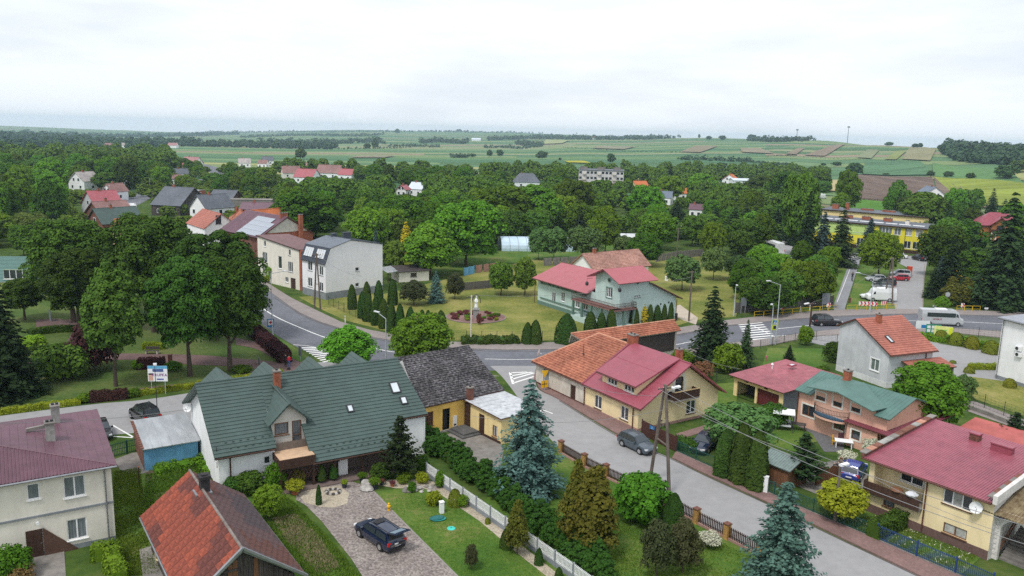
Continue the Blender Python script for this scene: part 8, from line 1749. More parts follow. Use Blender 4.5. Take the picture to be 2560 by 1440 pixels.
for a in(('dark pot with yellow flowers by the fire pit',(861,1220),.25,.4,GP,'limebush',.4,.3),('dark tall pot with pale plant by the boulders',(906,1206),.28,.5,GP,'bush',.5,.4),('dark pot with leafy plant beside the boulder',(937,1222),.3,.5,GP,'bush',.6,.45),('black pot at the flower border',(954,1213),.22,.35,GP,'redbush',.3,.25),('terracotta pot with shrub left of the veranda',(737,1236),.35,.45,TC,'limebush',.8,.8),('blue pot with slim tree under the veranda, left',(804,1208),.25,.4,GP,'cone',1.4,.45),('blue pot with slim tree under the veranda, right',(834,1202),.25,.4,GP,'cone',1.3,.45),('small terracotta pot in the gravel border',(981,1217),.2,.3,TC,'redbush',.3,.25)):potted(*a)
# garden furniture by the salmon house
t=thing('garden_swing','garden swing seat with white canopy on the lawn','swing',P(1956,1075),-.3);mb=MB();mb.use(WHITE);mb.extr([(-1.1,-.7,1.9),(1.1,-.7,1.9),(1.1,.6,2.1),(-1.1,.6,2.1)],(0,0,.1));mb.build('canopy',parent=t);mb=MB();mb.use(P_GREY);mb.box(-.8,.8,-.3,.3,.5,.58);mb.box(-.8,.8,.3,.38,.5,1.1);mb.build('seat',parent=t)
for x in(-1,1):mb=MB();mb.use(DKMET);mb.tube((x,-.8,0),(x,0,2.0),.03,n=6);mb.tube((x,.8,0),(x,0,2.0),.03,n=6);mb.build('leg',parent=t)
def table(label,p,w,d,h,m,yaw=0,name='garden_table'):
 t=thing(name,label,'table',P(*p),yaw);mb=MB();mb.use(m);mb.box(-w/2,w/2,-d/2,d/2,h-.05,h);mb.build('table_top',parent=t)
 for x in(-1,1):
  for y in(-1,1):mb=MB();mb.use(m);mb.box(x*w*.42-.04,x*w*.42+.04,y*d*.4-.04,y*d*.4+.04,0,h-.05);mb.build('leg',parent=t)
table('brown wooden table by the corner of the salmon house',(1990,1075),1.9,.9,.75,OLDWOOD,-.4);table('white table on the patio of the salmon house',(2108,1118),1.7,1.0,.72,P_WHITE,-.3)
def chair(label,p,m,yaw):
 t=thing('garden_chair',label,'chair',P(*p),yaw)
 for nm,b in(('seat',(-.24,.24,-.24,.24,.40,.45)),('backrest',(-.24,.24,.2,.26,.45,.95))):mb=MB();mb.use(m);mb.box(*b);mb.build(nm,parent=t)
 for x in(-.2,.2):
  for y in(-.2,.2):mb=MB();mb.use(m);mb.box(x-.02,x+.02,y-.02,y+.02,0,.40);mb.build('leg',parent=t)
chair('white garden chair right of the white patio table',(2133,1113),P_WHITE,-1.2);chair('yellow and white chair left of the white patio table',(2086,1112),RSY,1.2);chair('dark red chair behind the white patio table',(2103,1106),R_PURP,.2);chair('pale garden chair beside the tiled cottage wall',(402,1412),P_YEL2,1.0)
# small green-roofed hut by the thujas
B=house('green_hut','small wooden hut with grey-green tin roof between the thujas and the gate',(1905,1200),-54,[(0,0),(0,1.9),(1.4,2.5),(2.8,1.9),(2.8,0)],2.6,BRWOOD,mat('roof_grey_green',(.17,.22,.21),.6),axis='x',rp='rib',step=.25,cat='hut',ov=.3)
# ================================================================== VEGETATION
T_=lambda s:[tree(*[x if i in(0,5,6,7)else x for i,x in enumerate(r)])for r in s]
PG='tall trees in the park'
T_([('park',185,805,545,205,'park_tree','broad dark tree at the back left of the park','tree',PG),('park',200,835,620,165,'park_tree','medium dark tree in front of the back left park tree','tree',PG),('park',385,830,528,215,'park_tree','tall round dark tree second from the left in the park','tree',PG),('park',540,850,577,235,'park_tree','wide domed tree behind the two front trunks','tree',PG),('park',475,940,640,200,'park_tree','dark tree on a straight trunk at the red path','tree',PG),('park',575,926,630,190,'park_tree','dark tree on a forked trunk right of the straight one','tree',PG),('parklight',290,966,655,160,'park_tree','lighter green slender tree on a bare trunk in the park','tree',PG),('park',300,760,600,130,'park_tree','dark tree deep in the park between the two big crowns','tree',PG),('park',62,800,692,105,'park_tree','low spreading dark tree before the green-roofed hall','tree',PG),('spruce',18,990,705,190,'spruce','dark spruce at the left edge of the park','tree',None),('spruce',-60,1010,800,160,'spruce','second dark spruce partly outside the left edge','tree',None),('spruce',60,985,850,110,'spruce','low dark spruce between edge spruce and rose bush','tree',None),('bushdark',160,948,862,110,'shrub','dark shrub behind the park lawn','shrub',None),('purplebush',238,925,805,110,'shrub','purple-brown tall shrub left of the slender tree','shrub',None),('bushdark',120,935,880,70,'shrub','low dark shrub beside the clipped ring hedge','shrub',None),('bushlight',85,875,838,60,'rose_bush','bush with pale yellow blossoms inside the ring hedge','shrub',None),('bush',352,920,900,42,'shrub','small green shrub left of the dark clipped hedge','shrub',None),('bush',435,925,905,40,'shrub','low blue-green shrub right of the dark clipped hedge','shrub',None),('bush',605,930,915,50,'shrub','flat dark shrub beside the forked tree','shrub',None),('bush',212,1005,984,34,'shrub','yellow-green shrub at the end of the dark hedge','shrub',None),('bush',335,992,972,30,'shrub','green shrub between dark and golden hedge','shrub',None),('light',868,925,815,138,'maple','bright round maple left of the street lamp','tree',None),('light',1050,932,787,152,'maple','bright round maple behind the mossy tiled roof','tree',None),('bluespruce',1320,1235,945,190,'blue_spruce','big blue spruce beside the street','tree',None),('bluespruce',1945,1480,1200,215,'blue_spruce','blue spruce at the bottom right of the street','tree',None),('spruce',1775,905,712,128,'spruce','dark spruce rising in front of the main road','tree',None),('spruce',1862,918,797,55,'spruce','slim young spruce right of the big dark spruce','tree',None),('bluespruce',1090,757,676,52,'blue_spruce','small blue spruce on the villa lawn','tree',None),('pine',1035,762,700,72,'pine','dull dark pine left of the small blue spruce','tree',None),('pine',1137,747,683,52,'pine','dull pine right of the small blue spruce','tree',None),('broadd',1252,738,655,64,'tree','dense dark tree at the back of the villa lawn, left','tree',None),('broadd',1312,738,640,64,'tree','dense dark tree at the back of the villa lawn, right','tree',None),('cypress',1478,1388,1155,150,'cypress','olive-gold false cypress, the bushy right half of the pair','tree',None),('cypress',1437,1375,1145,90,'cypress','slender olive-gold false cypress, left half of the pair','tree',None),('bushlight',1600,1300,1190,138,'laurel_bush','large bright green dome bush beside the street fence','shrub',None),('cone',1682,1318,1234,60,'cone_shrub','clipped dark cone shrub beside the dome bush','shrub',None),('pine',1640,1440,1300,92,'pine','dull dark pine on the lawn, left of two','tree',None),('pine',1705,1432,1302,92,'pine','dull dark pine on the lawn, right of two','tree',None),('youngpine',1000,1195,1038,118,'pine','dark pine at the end of the veranda','tree',None),('cypress',1292,1385,1248,70,'cypress','golden-green small tree at the white fence','tree',None),('whitebush',1775,1368,1335,55,'shrub','white flowering shrub at the picket fence','shrub',None),('light',2310,1085,905,188,'walnut_tree','broad fresh green walnut tree right of the grey house','tree',None),('orchard',1845,1130,1015,170,'tree','grey-green tree beside the open garage garden','tree',None),('youngpine',2005,1210,1082,125,'larch','soft dark conifer behind the green hut','tree',None),('limetree',2097,1300,1203,122,'golden_tree','yellow-green round tree round the concrete pole','tree',None),('bushdark',1935,1068,1012,62,'shrub','dark round shrub at the garage corner','shrub',None),('whitebush',2115,1160,1128,42,'shrub','cream flowering shrub above the blue hatchback','shrub',None),('whitebush',2178,1140,1100,46,'shrub','cream flowering shrub at the brown fence corner','shrub',None),('youngpine',2530,1130,1030,100,'pine','dark pine at the right edge behind the maroon roof','tree',None),('bush',1820,930,862,75,'shrub','elder bush with white blossom at the foot of the spruce','shrub',None),('drybush',1755,945,905,50,'shrub','reddish dry shrub behind the yellow house roof','shrub',None),('bush',1705,912,875,50,'shrub','shrub with pale flowers beside the plank barn','shrub',None),('spruce',1972,905,862,36,'young_spruce','very small spruce on the lawn by the garage','tree',None),('bushlight',2012,862,815,34,'shrub','light green shrub beside the dark lamp pole','shrub',None),('bushdark',2080,905,855,44,'shrub','dark shrub against the grey house wall','shrub',None),('orchard',2410,1000,938,48,'small_tree','thin small tree on a trellis by the clinic lawn','tree',None),('light',670,1300,1215,74,'shrub','fresh green leafy shrub beside the gravel drive','shrub',None),('bush',690,1225,1160,48,'shrub','tall green shrub at the porch corner','shrub',None),('bushdark',625,1232,1182,74,'shrub','round dark green shrub against the white wall','shrub',None),('bushdark',585,1238,1195,50,'shrub','smaller dark green shrub against the white wall','shrub',None),('limebush',745,1215,1180,34,'shrub','olive climber at the trellis','shrub',None),('cone',797,1262,1212,16,'small_topiary','small standard tree on the gravel','shrub',None),('bush',1055,1182,1142,36,'shrub','tall clipped round shrub at the start of the white fence','shrub',None),('limebush',1055,1208,1183,34,'golden_shrub','bright yellow shrub in the rockery','shrub',None),('limebush',1085,1262,1232,44,'golden_shrub','lime yellow low shrub on the lawn','shrub',None),('bush',1100,1218,1180,28,'shrub','round green shrub close to the white fence','shrub',None),('ball',1137,1265,1224,34,'topiary','rounded topiary on a short stem by the fence','shrub',None),('bush',1155,1268,1238,26,'shrub','dark shrub just right of the topiary','shrub',None),('ball',1219,1310,1295,15,'topiary','tiny ball shrub in the pale gravel strip','shrub',None),('cone',1267,1370,1320,36,'shrub','small cone shrub at the corner of the gravel strip','shrub',None),('cone',1347,1412,1370,24,'shrub','olive cone shrub in the gravel strip, upper','shrub',None),('cone',1397,1445,1418,22,'shrub','olive cone shrub in the gravel strip, lower','shrub',None),('pine',1178,1425,1360,36,'bonsai_pine','sparse cloud-pruned small tree on the front lawn','tree',None),('bush',1010,1205,1180,40,'shrub','low green shrub in the border','shrub',None),('bushdark',950,1200,1160,50,'shrub','dark round shrub under the veranda eave','shrub',None),('bush',1030,1232,1205,18,'shrub','narrow green shrub at the rockery','shrub',None),('bush',35,1440,1370,80,'shrub','green shrub at the cream house corner','shrub',None),('drybush',55,1452,1415,56,'shrub','orange-brown dry shrub at the bottom left','shrub',None),('bush',510,1432,1432,1,'shrub','x','shrub',None)][:-1])
def lawnbits():pass
# thujas on the bank and at the villa
tj=[(880,773,712,24),(917,762,705,22),(947,765,702,23),(982,762,699,25),(906,795,730,24),(920,803,733,26),(940,812,741,27),(959,820,748,27),(978,832,756,27),(1000,836,761,26),(1026,832,768,26),(1055,828,775,22),(1070,830,776,22),(1102,834,777,31)]
nm=['lone thuja nearest the tall white house','back row thuja, left of three against the white wall','back row thuja, middle of three against the white wall','tall thuja at the end of the back row','first thuja of the front row from the left','second thuja of the front row','third thuja of the front row','fourth thuja of the front row','fifth thuja of the front row','sixth thuja of the front row','shorter thuja left of the maple crown','left tip of the twin thuja behind the maple','right tip of the twin thuja behind the maple','broad thuja right of the maple crown']
for a,l in zip(tj,nm):tree('thuja',*a,'thuja',l,'thuja','columnar thujas on the bank')
tj=[(1474,845,780,34),(1502,842,782,27),(1527,840,776,28),(1585,822,768,27),(1624,815,762,17),(1642,812,763,20),(1658,808,760,18),(1673,805,752,20)]
nm=['broad thuja left of the villa terrace','middle thuja before the villa terrace','right thuja before the villa terrace','thuja left of the golden cypress','slim thuja just right of the golden cypress','thuja second right of the golden cypress','thuja third right of the golden cypress','tallest thuja at the villa corner']
for a,l in zip(tj,nm):tree('thuja',*a,'thuja',l,'thuja','columnar thujas at the villa')
tree('cypgold',1607,815,758,27,'golden_cypress','small golden cypress between the thujas','tree');tree('cypgold',1015,650,553,38,'golden_cypress','tall golden-orange cypress before the big trees','tree')
for a,l in(((1318,860,806,30),'rounded dark thuja bush on the lawn, left of pair'),((1338,860,800,34),'rounded dark thuja bush on the lawn, right of pair'),((1416,858,785,60),'single rounded dark thuja bush on the lawn')):tree('cone',*a,'thuja_bush',l,'shrub')
tj=[(1812,1188,1075,62),(1850,1205,1060,62),(1888,1222,1080,58)]
for a,l in zip(tj,('tall thuja behind the green fence, left of three','tall thuja behind the green fence, middle of three','tall thuja behind the green fence, right of three')):tree('thuja',*a,'thuja',l,'thuja','tall thujas behind the green fence')
for i,(x,y,t0,w)in enumerate(((2351,852,826,31),(2389,862,832,35),(2429,871,842,36),(2476,884,852,38))):tree('ball',x,y,t0,w,'ball_shrub',['clipped ball shrub nearest the banner','second clipped ball shrub from the banner','third clipped ball shrub from the banner','clipped ball shrub nearest the white clinic'][i],'shrub','clipped ball shrubs')
for x,y,t0,w,l in((2505,875,858,30,'yellow shrub tucked at the clinic corner'),(2422,932,917,26,'ball shrub at the foot of the clinic steps'),(2523,968,947,30,'small ball shrub in front of the clinic wall'),(2382,908,901,16,'tiny olive shrub at the porch roof')):tree('ball',x,y,t0,w,'ball_shrub',l,'shrub')
# hedges
hedge('hedge','dark brown clipped hedge along the road side of the park',[(636,838),(670,868),(700,893),(712,905)],1.6,1.5,L_RED,.16)
hedge('hedge','almost black clipped hedge by the park bin',[(352,922),(405,920)],1.2,1.3,L_RED,.14);hedge('hedge','dark clipped hedge at the park edge by the poster',[(232,1005),(312,996)],1.0,1.1,L_RED,.14)
hedge('hedge','golden low hedge behind the green roof',[(335,990),(420,978),(515,964)],.9,.55,L_LIM,.11);hedge('hedge','golden low hedge between the roof dormers',[(575,955),(640,944),(700,934)],.9,.55,L_LIM,.11);hedge('hedge','golden low hedge at the left picture edge',[(-150,1058),(0,1036),(100,1022),(195,1010)],.9,.55,L_LIM,.11);hedge('hedge','golden clipped hedge behind the park bench',[(362,873),(408,872)],.9,.9,L_LIM,.12)
ctr=Vector(P(128,855));ringp=[(ctr.x+5.2*cos(a),ctr.y+6.0*sin(a))for a in[2.6-4.6*i/14 for i in range(15)]];hedge('ring_hedge','curved clipped green hedge round the rose bed',ringp,1.0,.9,L_THD,.12,world=True);hedge('ring_hedge','short clipped hedge piece below the ring hedge',[(88,905),(125,903)],1.2,.9,L_THD,.12)
hedge('juniper_hedge','low spreading juniper in front of the villa lawn',[(1165,858),(1220,858),(1285,857)],2.4,.8,L_THU,.16,rough=.14);hedge('hedge','clipped green hedge beside the brown balcony house',[(2185,1345),(2240,1320),(2300,1290)],1.1,1.3,L_THD,.11);hedge('hedge','weedy hedge at the cream house corner',[(240,1400),(275,1395),(300,1460)],1.0,1.1,L_MID,.12,rough=.14);hedge('hedge','dark low hedge behind the green fence by the brown gate',[(1694,1118),(1735,1128)],1.6,1.0,L_THD,.12)
hedge('hedge','yellow-green low hedge at the clinic steps',[(2432,922),(2490,922)],1.4,.6,L_LIM,.12);hedge('hedge','tall weeds along the fence behind the ball shrubs',[(2300,848),(2400,858),(2505,880)],2.0,.8,L_MID,.18,rough=.16);hedge('hedge','weedy green strip below the blue shed wall',[(400,1182),(500,1160),(545,1190)],1.4,.55,L_MID,.14,rough=.15);hedge('flower_border','planted border by the small lawn wall',[(1960,930),(2010,935),(2060,928)],1.2,.5,L_MID,.14,rough=.15)
# lush thuja hedge between the two front gardens: clumps of uneven height
g=np.random.default_rng(77);t0=Vector(P(1150,1150));th=thing('thuja_hedge','thick uneven thuja hedge behind the white picket fence','hedge',t0);V=[]
line=[(1040,1122),(1080,1132),(1110,1150),(1150,1182),(1190,1212),(1230,1240),(1265,1270),(1300,1300),(1345,1335),(1385,1370),(1430,1405),(1480,1440),(1530,1470)]
for(xa,ya),(xb,yb)in zip(line,line[1:]):
 for k in range(3):
  for sd in(0,1):
   x,y=xa+(xb-xa)*k/3+g.normal()*5,ya+(yb-ya)*k/3+g.normal()*4-sd*16;p=Vector(P(x,y))-t0;h=g.uniform(1.7,2.5)+(0 if sd else-.3);r=g.uniform(.6,.85)
   v=lumpy(16,55,r,h,.0,.13,int(g.integers(1e6)),'tall',.42);V.append(v+np.array([p.x,p.y,0]))
new_obj('foliage',npmesh('thuja_hedge_foliage',np.concatenate(V),4,L_THD),th)
cb=MB();cb.use(L_THD)
for a,b in zip(line,line[1:]):A,B_=Vector(P(*a))-t0,Vector(P(*b))-t0;cb.bar(A+Vector((0,.4,.5)),B_+Vector((0,.4,.5)),.7,.8)
cb.build('stems',parent=th)
# flower bed shrubs
c0=Vector(P(1190,793));gg=random.Random(12)
for i in range(52):
 a,r=gg.uniform(0,6.28),4.4*math.sqrt(gg.random());k=gg.choice(['redbush','redbush','bush','redbush','limebush']);
 if r<.9:continue
 s=gg.uniform(.24,.44);plant(k,(c0 .x+r*cos(a),c0 .y+r*sin(a)*.92,.05),s*gg.uniform(1,1.5),s,'bed_shrub',{'redbush':'low dark red shrub in the round flower bed','bush':'low green shrub in the round flower bed','limebush':'low yellow-green shrub in the round flower bed'}[k],'shrub','shrubs in the round flower bed',trunk=False)
tree('redbush',1197,812,785,12,'red_barberry','upright bright red barberry at the front of the round bed','shrub')
# rough grass tufts: stuff
def tufts(name,poly,n,h,mats,seed=1,w=.05,kind='stuff',world=False):
 g=np.random.default_rng(seed);q=[(p[0],p[1])for p in(poly if world else W_(poly))];xs,ys=[p[0]for p in q],[p[1]for p in q];pts=[]
 def ins(x,y):
  c=False
  for i in range(len(q)):
   (x0,y0),(x1,y1)=q[i],q[i-1]
   if(y0>y)!=(y1>y)and x<(x1-x0)*(y-y0)/(y1-y0)+x0:c=not c
  return c
 while len(pts)<n:
  x,y=g.uniform(min(xs),max(xs)),g.uniform(min(ys),max(ys))
  if ins(x,y)and(sin(x*1.3+seed)*cos(y*1.1)>-1.2+g.random()*1.7):pts.append((x,y))
 p=np.array(pts);m=len(p);hh=h*g.uniform(.4,1.2,m);an=g.uniform(0,6.28,m);ln=g.normal(size=(m,2))*h*.35;z=np.full(m,.02)
 d=np.stack([np.cos(an),np.sin(an)],1)*w
 V=np.stack([np.c_[p-d,z],np.c_[p+d,z],np.c_[p+ln,hh]],1).reshape(-1,3)
 o=p.mean(0);V[:,:2]-=o;ob=new_obj(name,npmesh(name,V,3,mats),kind=kind);ob.location=(o[0],o[1],0)
LG=leaf_mat('grass_blade',(.06,.14,.015),(.16,.26,.035),.3,0);LGD=leaf_mat('grass_dry',(.22,.20,.10),(.42,.38,.22),.3,0)
rg=[(560,1240),(640,1290),(690,1230),(742,1262),(775,1300),(820,1345),(870,1405),(905,1450),(930,1510),(780,1510),(755,1420),(600,1225)]
tufts('rough_grass',rg,26000,.22,LG,1);tufts('dry_grass',[(680,1300),(740,1290),(800,1350),(850,1420),(800,1440),(720,1360)],5000,.26,LGD,2)
tufts('rough_grass',[(285,1180),(350,1170),(365,1300),(350,1290),(430,1440),(300,1440),(285,1350)],14000,.18,LG,3);tufts('weeds',[(365,1190),(500,1170),(560,1200),(470,1250),(360,1290)],9000,.3,LG,4,.08)
tufts('lawn_grass',[(950,1240),(1060,1235),(1210,1300),(1330,1410),(1380,1470),(1220,1500),(1060,1355)],16000,.08,LG,5,.03);tufts('lawn_grass',[(1500,1300),(1720,1310),(1900,1410),(1900,1500),(1550,1500)],14000,.12,LG,6,.04);tufts('lawn_grass',[(2090,1300),(2200,1290),(2460,1380),(2400,1430)],9000,.12,LG,7,.04)
tufts('daisies',[(2090,1300),(2200,1290),(2460,1380),(2400,1430)],500,.14,L_WHT,8,.06)
# ================================================================== TREE BELTS
rows=[('broad',768,610,478,165,'big bright broad tree left of centre before the mansard house'),('broad',1075,690,555,150,'broad tree behind the garden hut'),('broad',1165,665,500,170,'largest bright tree at the centre of the belt'),('broad',1010,600,487,130,'bright broad tree behind the golden cypress'),('broad',1255,585,465,150,'tall bright tree right of the centre of the belt'),('broad',1335,582,460,150,'bright tree above the blue film greenhouse'),('broad',920,640,520,110,'tree between mansard house and golden cypress'),('greyspruce',940,660,570,36,'slim grey-green spruce behind the mansard roof'),('broad',1432,560,448,100,'broad tree left of the purple roof'),('broad',1512,635,512,80,'tall narrow bright tree before the purple roof'),('broad',1640,625,530,92,'bright tree right of the white film tunnel'),('broad',1612,560,462,92,'pale crown beside the orange-roofed yellow house'),('broad',1672,505,440,70,'round fresh green tree right of the yellow house'),('broad',1750,500,432,80,'broad tree in the middle distance left of the poplar'),('limetree',1640,540,497,52,'yellow-leaved tree below the blue-grey roof'),('limetree',1523,510,490,38,'yellow-leaved tree beside the purple roof'),('spruce',1583,462,409,30,'dark fir left in the group near the apartment block'),('spruce',1610,462,414,34,'dark fir second in the group near the apartment block'),('spruce',1640,462,414,30,'dark fir third in the group near the apartment block'),('spruce',1674,462,408,32,'dark fir right in the group near the apartment block'),('orchard',1705,725,640,88,'elder tree with white blossom on the lawn right of the villa'),('orchard',1783,700,618,66,'grey-green orchard tree on the right lawn'),('orchard',1385,650,570,76,'orchard tree in front of the film greenhouse, left'),('orchard',1455,655,565,80,'orchard tree in front of the film greenhouse, right'),('orchard',1345,650,572,52,'small orchard tree at the greenhouse end'),('broad',1610,665,580,90,'tree behind the faded tile roof'),('orchard',1560,650,590,64,'orchard tree above the faded tile roof'),('broadd',1925,790,690,95,'dense dark tree beyond the main road, left'),('broadd',1960,780,675,85,'dense dark tree beyond the main road, middle'),('broad',2030,768,650,100,'dense bright-topped tree left of the cycle path'),('broadd',1880,780,690,80,'dark shrubby tree behind the grey fence'),('broad',1905,690,612,85,'tree in the grove left of the coach'),('broadd',1985,760,690,60,'dark tree tucked before the bright-topped tree'),('orchard',1850,700,640,80,'pale orchard tree in the grove beyond the spruce'),('broadd',1990,640,430,95,'tall dark tree standing over the coach'),('spruce',2012,660,485,80,'dark spruce left of the blue-grey spruce'),('greyspruce',2052,660,530,72,'blue-grey spruce left of the school'),('spruce',2098,665,515,90,'dark spruce in front of the school'),('greyspruce',2170,640,545,66,'bluish dark spruce against the school wall'),('broad',2195,695,578,95,'bright tree in front of the school'),('broad',2072,680,615,56,'small bright tree at the head of the cycle path'),('broad',2000,665,600,52,'small bright tree beside the coach'),('broadd',2308,590,478,140,'large round dark tree behind the school'),('spruce',2395,530,469,40,'dark spruce beside the navy roof'),('broad',2113,540,425,60,'tall ochre-green poplar at the ploughed field'),('broad',2100,550,480,50,'lower crown at the foot of the poplar'),('broadd',1905,500,438,90,'broad dark tree left of the yard'),('broad',2035,480,420,80,'broad tree above the distant yard'),('broadd',1960,520,425,80,'dense tree left of the distant yard'),('spruce',2500,770,476,170,'very tall dark spruce at the right edge'),('spruce',2560,760,560,130,'second dark spruce at the right edge'),('spruce',2370,745,590,90,'dark spruce right of the school lane'),('greyspruce',2345,740,640,60,'greyish spruce beside the lane hedge'),('broadd',2350,690,560,100,'dense dark tree right of the school end'),('broadd',2400,650,545,100,'dark tree between school and red chalet'),('cypress',2375,765,690,56,'olive conifer behind the traffic mirror'),('cypress',2412,765,690,50,'olive conifer right of the traffic mirror'),('spruce',2445,770,680,56,'dark conifer behind the short yellow rail'),('spruce',2475,770,680,56,'dark conifer right of the short yellow rail'),('light',2352,775,740,40,'bright small tree under the traffic mirror'),('spruce',2330,745,660,50,'dark conifer at the lane side'),('broadd',2440,720,620,90,'dark tree behind the yellow truck'),('willow',80,600,530,95,'pale weeping willow above the green-roofed hall'),('broad',125,560,485,80,'fresh green tree behind the willow'),('broad',550,545,497,30,'dark cypress-like tree by the white gable'),('broadd',60,640,560,60,'dark tree between willow and hall'),('bush',690,705,660,46,'shrubby tree before the flat-roofed house'),('purplebush',684,700,652,28,'purple-leaved small tree before the flat-roofed house'),('limebush',668,706,690,26,'golden shrub before the flat-roofed house'),('limebush',1012,668,657,40,'yellow shrub row behind the garden hut'),('broadd',985,690,600,60,'dark tree behind the garden hut, left'),('spruce',1185,500,455,20,'small dark spruce in the middle of the belt')]
for r in rows:tree(*r[:5],{'spruce':'spruce','greyspruce':'spruce','willow':'willow_tree','orchard':'orchard_tree','bush':'shrub','purplebush':'small_tree','limebush':'shrub','cypress':'cypress'}.get(r[0],'broadleaf_tree'),r[5],'tree' if 'bush' not in r[0]or 'tree' in r[5]else 'shrub')
# scattered trees of the belts: keep off buildings, roads and sight lines to the roofs
FT=[]
for b in BLDS:
 o=b.e.location;f=getattr(b,'foot',None)or[]
 if hasattr(b,'X'):f=f or[(0,0),(b.X,0),(b.X,b.Y),(0,b.Y)]
 M=b.M;w=[M@Vector((x,y,0))for x,y in f]
 if w:c=sum(w,Vector())/len(w);FT.append((c.x,c.y,max((p-c).length for p in w)))
ROADL=[(p[0],p[1])for p in _ra[::2]]+[(p[0],p[1])for p in _rb[::2]]+[tuple(P(*q)[:2])for q in((345,505),(540,442),(555,428),(515,416),(1970,620),(1975,640),(2290,660),(2280,720),(2210,720),(2200,750),(2110,700),(2125,650),(2140,640))]
KEEP=[(165,455,228,478),(248,470,298,500),(180,485,262,522),(200,530,290,575),(262,560,312,610),(282,496,356,545),(372,490,530,560),(478,515,700,620),(430,400,505,455),(440,484,500,500),(515,490,590,515),(520,412,560,440),(600,402,682,418),(705,420,885,452),(985,465,1058,486),(842,512,888,545),(1283,445,1353,466),(1448,425,1556,458),(1586,452,1628,476),(1636,488,1678,506),(1684,485,1718,494),(1512,503,1578,540),(1722,520,1756,540),(1803,432,1880,466),(1250,577,1340,625),(1545,580,1595,603),(2040,512,2330,640),(2300,470,2366,500),(2430,525,2510,600),(1908,600,1955,640),(1990,490,2060,515),(0,590,100,712),(640,500,690,530),(640,560,960,760),(970,660,1060,710),(1345,630,1690,820),(2390,645,2455,700),(265,463,275,512),(310,452,320,492)]
def okay(x,y,H,R,fillr=.8):
 if any(hypot(x-a,y-b)<r*.62+R*.55 for a,b,r in FT):return False
 if any(hypot(x-a,y-b)<7+R*.5 for a,b in ROADL):return False
 if y<5:return True
 (u,v0),(_,v1)=project(x,y,H),project(x,y,0);w=R/px_at((x,y,0))*.8
 for a,b,c,d in KEEP:
  if u+w>a and u-w<c and v0<d-.34*(d-b)and v1>b+4 and v1>d-6:return False
 return True
GR=[];CAND=[]
def scatter(poly,spacing,kinds,zone,group,Hr=(8,12),Rr=(3.6,5.4),n=400,seed=0,keep=60):
 """trees of one belt: the ones that show largest become things, the rest one mass"""
 g=random.Random(seed);q=[(p[0],p[1])for p in W_(poly)];xs,ys=[p[0]for p in q],[p[1]for p in q];L=[]
 for _ in range(n):
  x,y=g.uniform(min(xs),max(xs)),g.uniform(min(ys),max(ys));c=False
  for i in range(len(q)):
   (x0,y0),(x1,y1)=q[i],q[i-1]
   if(y0>y)!=(y1>y)and x<(x1-x0)*(y-y0)/(y1-y0)+x0:c=not c
  if not c:continue
  H,R=g.uniform(*Hr),g.uniform(*Rr)
  if any(hypot(x-a,y-b)<spacing*(.8+.4*g.random())for a,b in GR)or not okay(x,y,H,R):continue
  GR.append((x,y));u=project(x,y,0)[0]if y>0 else-999;L.append((y if-60<u<2620 else y+400,x,y,H,R,g.choice(kinds)))
 L.sort();V=[]
 for k,(_,x,y,H,R,kd)in enumerate(L):
  if k<keep:CAND.append((x,y,H,R,kd,zone,group))
  else:
   v=np.array([vv.co[:]for vv in KINDS['far'][0][k%3][0].vertices])if k%3 not in FC else FC[k%3];FC[k%3]=v
   a=g.uniform(0,6.28);ca,sa=cos(a),sin(a);f=R/5.5;w=np.stack([(v[:,0]*ca-v[:,1]*sa)*f+x,(v[:,0]*sa+v[:,1]*ca)*f+y,v[:,2]*H/11],1);V.append(w)
 if V:
  o=np.array([L[-1][1],L[-1][2],0]);ob=new_obj('woodland',npmesh('woodland',np.concatenate(V)-o,4,L_FAR2),kind='stuff');ob.location=o
 return len(L)
FC={};L_FAR2=leaf_mat('woodland_leaf',(.030,.078,.011),(.14,.25,.03),.2,0)
for o in list(bpy.data.objects):
 if o.type=='EMPTY' and o.get('category')=='tree':GR.append((o.location.x,o.location.y))
N=[];BM=['broad','broadd','broad']
N.append(scatter([(690,600),(720,500),(1000,490),(1300,480),(1420,500),(1440,570),(1250,640),(1080,660),(960,650),(960,600),(860,590),(700,640)],8.5,BM,'central belt','trees in the central belt',n=2600,seed=1,keep=64))
N.append(scatter([(1400,620),(1420,500),(1800,470),(2020,480),(2010,650),(1860,690),(1700,640),(1640,620)],9,['broad','broadd','broad','spruce'],'gardens','trees in the gardens right of centre',n=2200,seed=2,Hr=(6.5,11),Rr=(3,4.8),keep=42))
N.append(scatter([(-300,660),(-300,440),(0,400),(170,400),(400,395),(440,420),(440,480),(350,470),(260,520),(180,560),(20,610),(0,640)],11,BM,'left wood','trees in the left wood',n=3600,seed=3,Hr=(8,15),Rr=(4.2,6.5),keep=66))
N.append(scatter([(540,500),(570,440),(700,430),(900,440),(1100,445),(1400,440),(1800,440),(2060,440),(2060,490),(1700,480),(1300,490),(1000,500),(700,510)],13,BM,'far village','trees in the far village',n=2200,seed=4,Hr=(8,13),Rr=(4,6),keep=26))
N.append(scatter([(380,500),(440,420),(560,440),(700,500),(560,520),(480,480)],13,BM,'far road','trees along the far road',n=500,seed=5,Hr=(6,10),Rr=(3,5),keep=12))
N.append(scatter([(2210,560),(2230,520),(2430,520),(2560,600),(2800,620),(2700,740),(2320,760),(2325,660),(2330,600)],8.5,['broadd','spruce','broad','spruce'],'grove right of the school','trees right of the school',n=700,seed=6,Hr=(8,14),Rr=(3,4.5),keep=24))
N.append(scatter([(1840,720),(2060,700),(2060,766),(1850,778)],5.5,['broadd','broad'],'roadside grove','trees behind the grey fence',n=300,seed=7,Hr=(5,8),Rr=(2.6,3.6),keep=20))
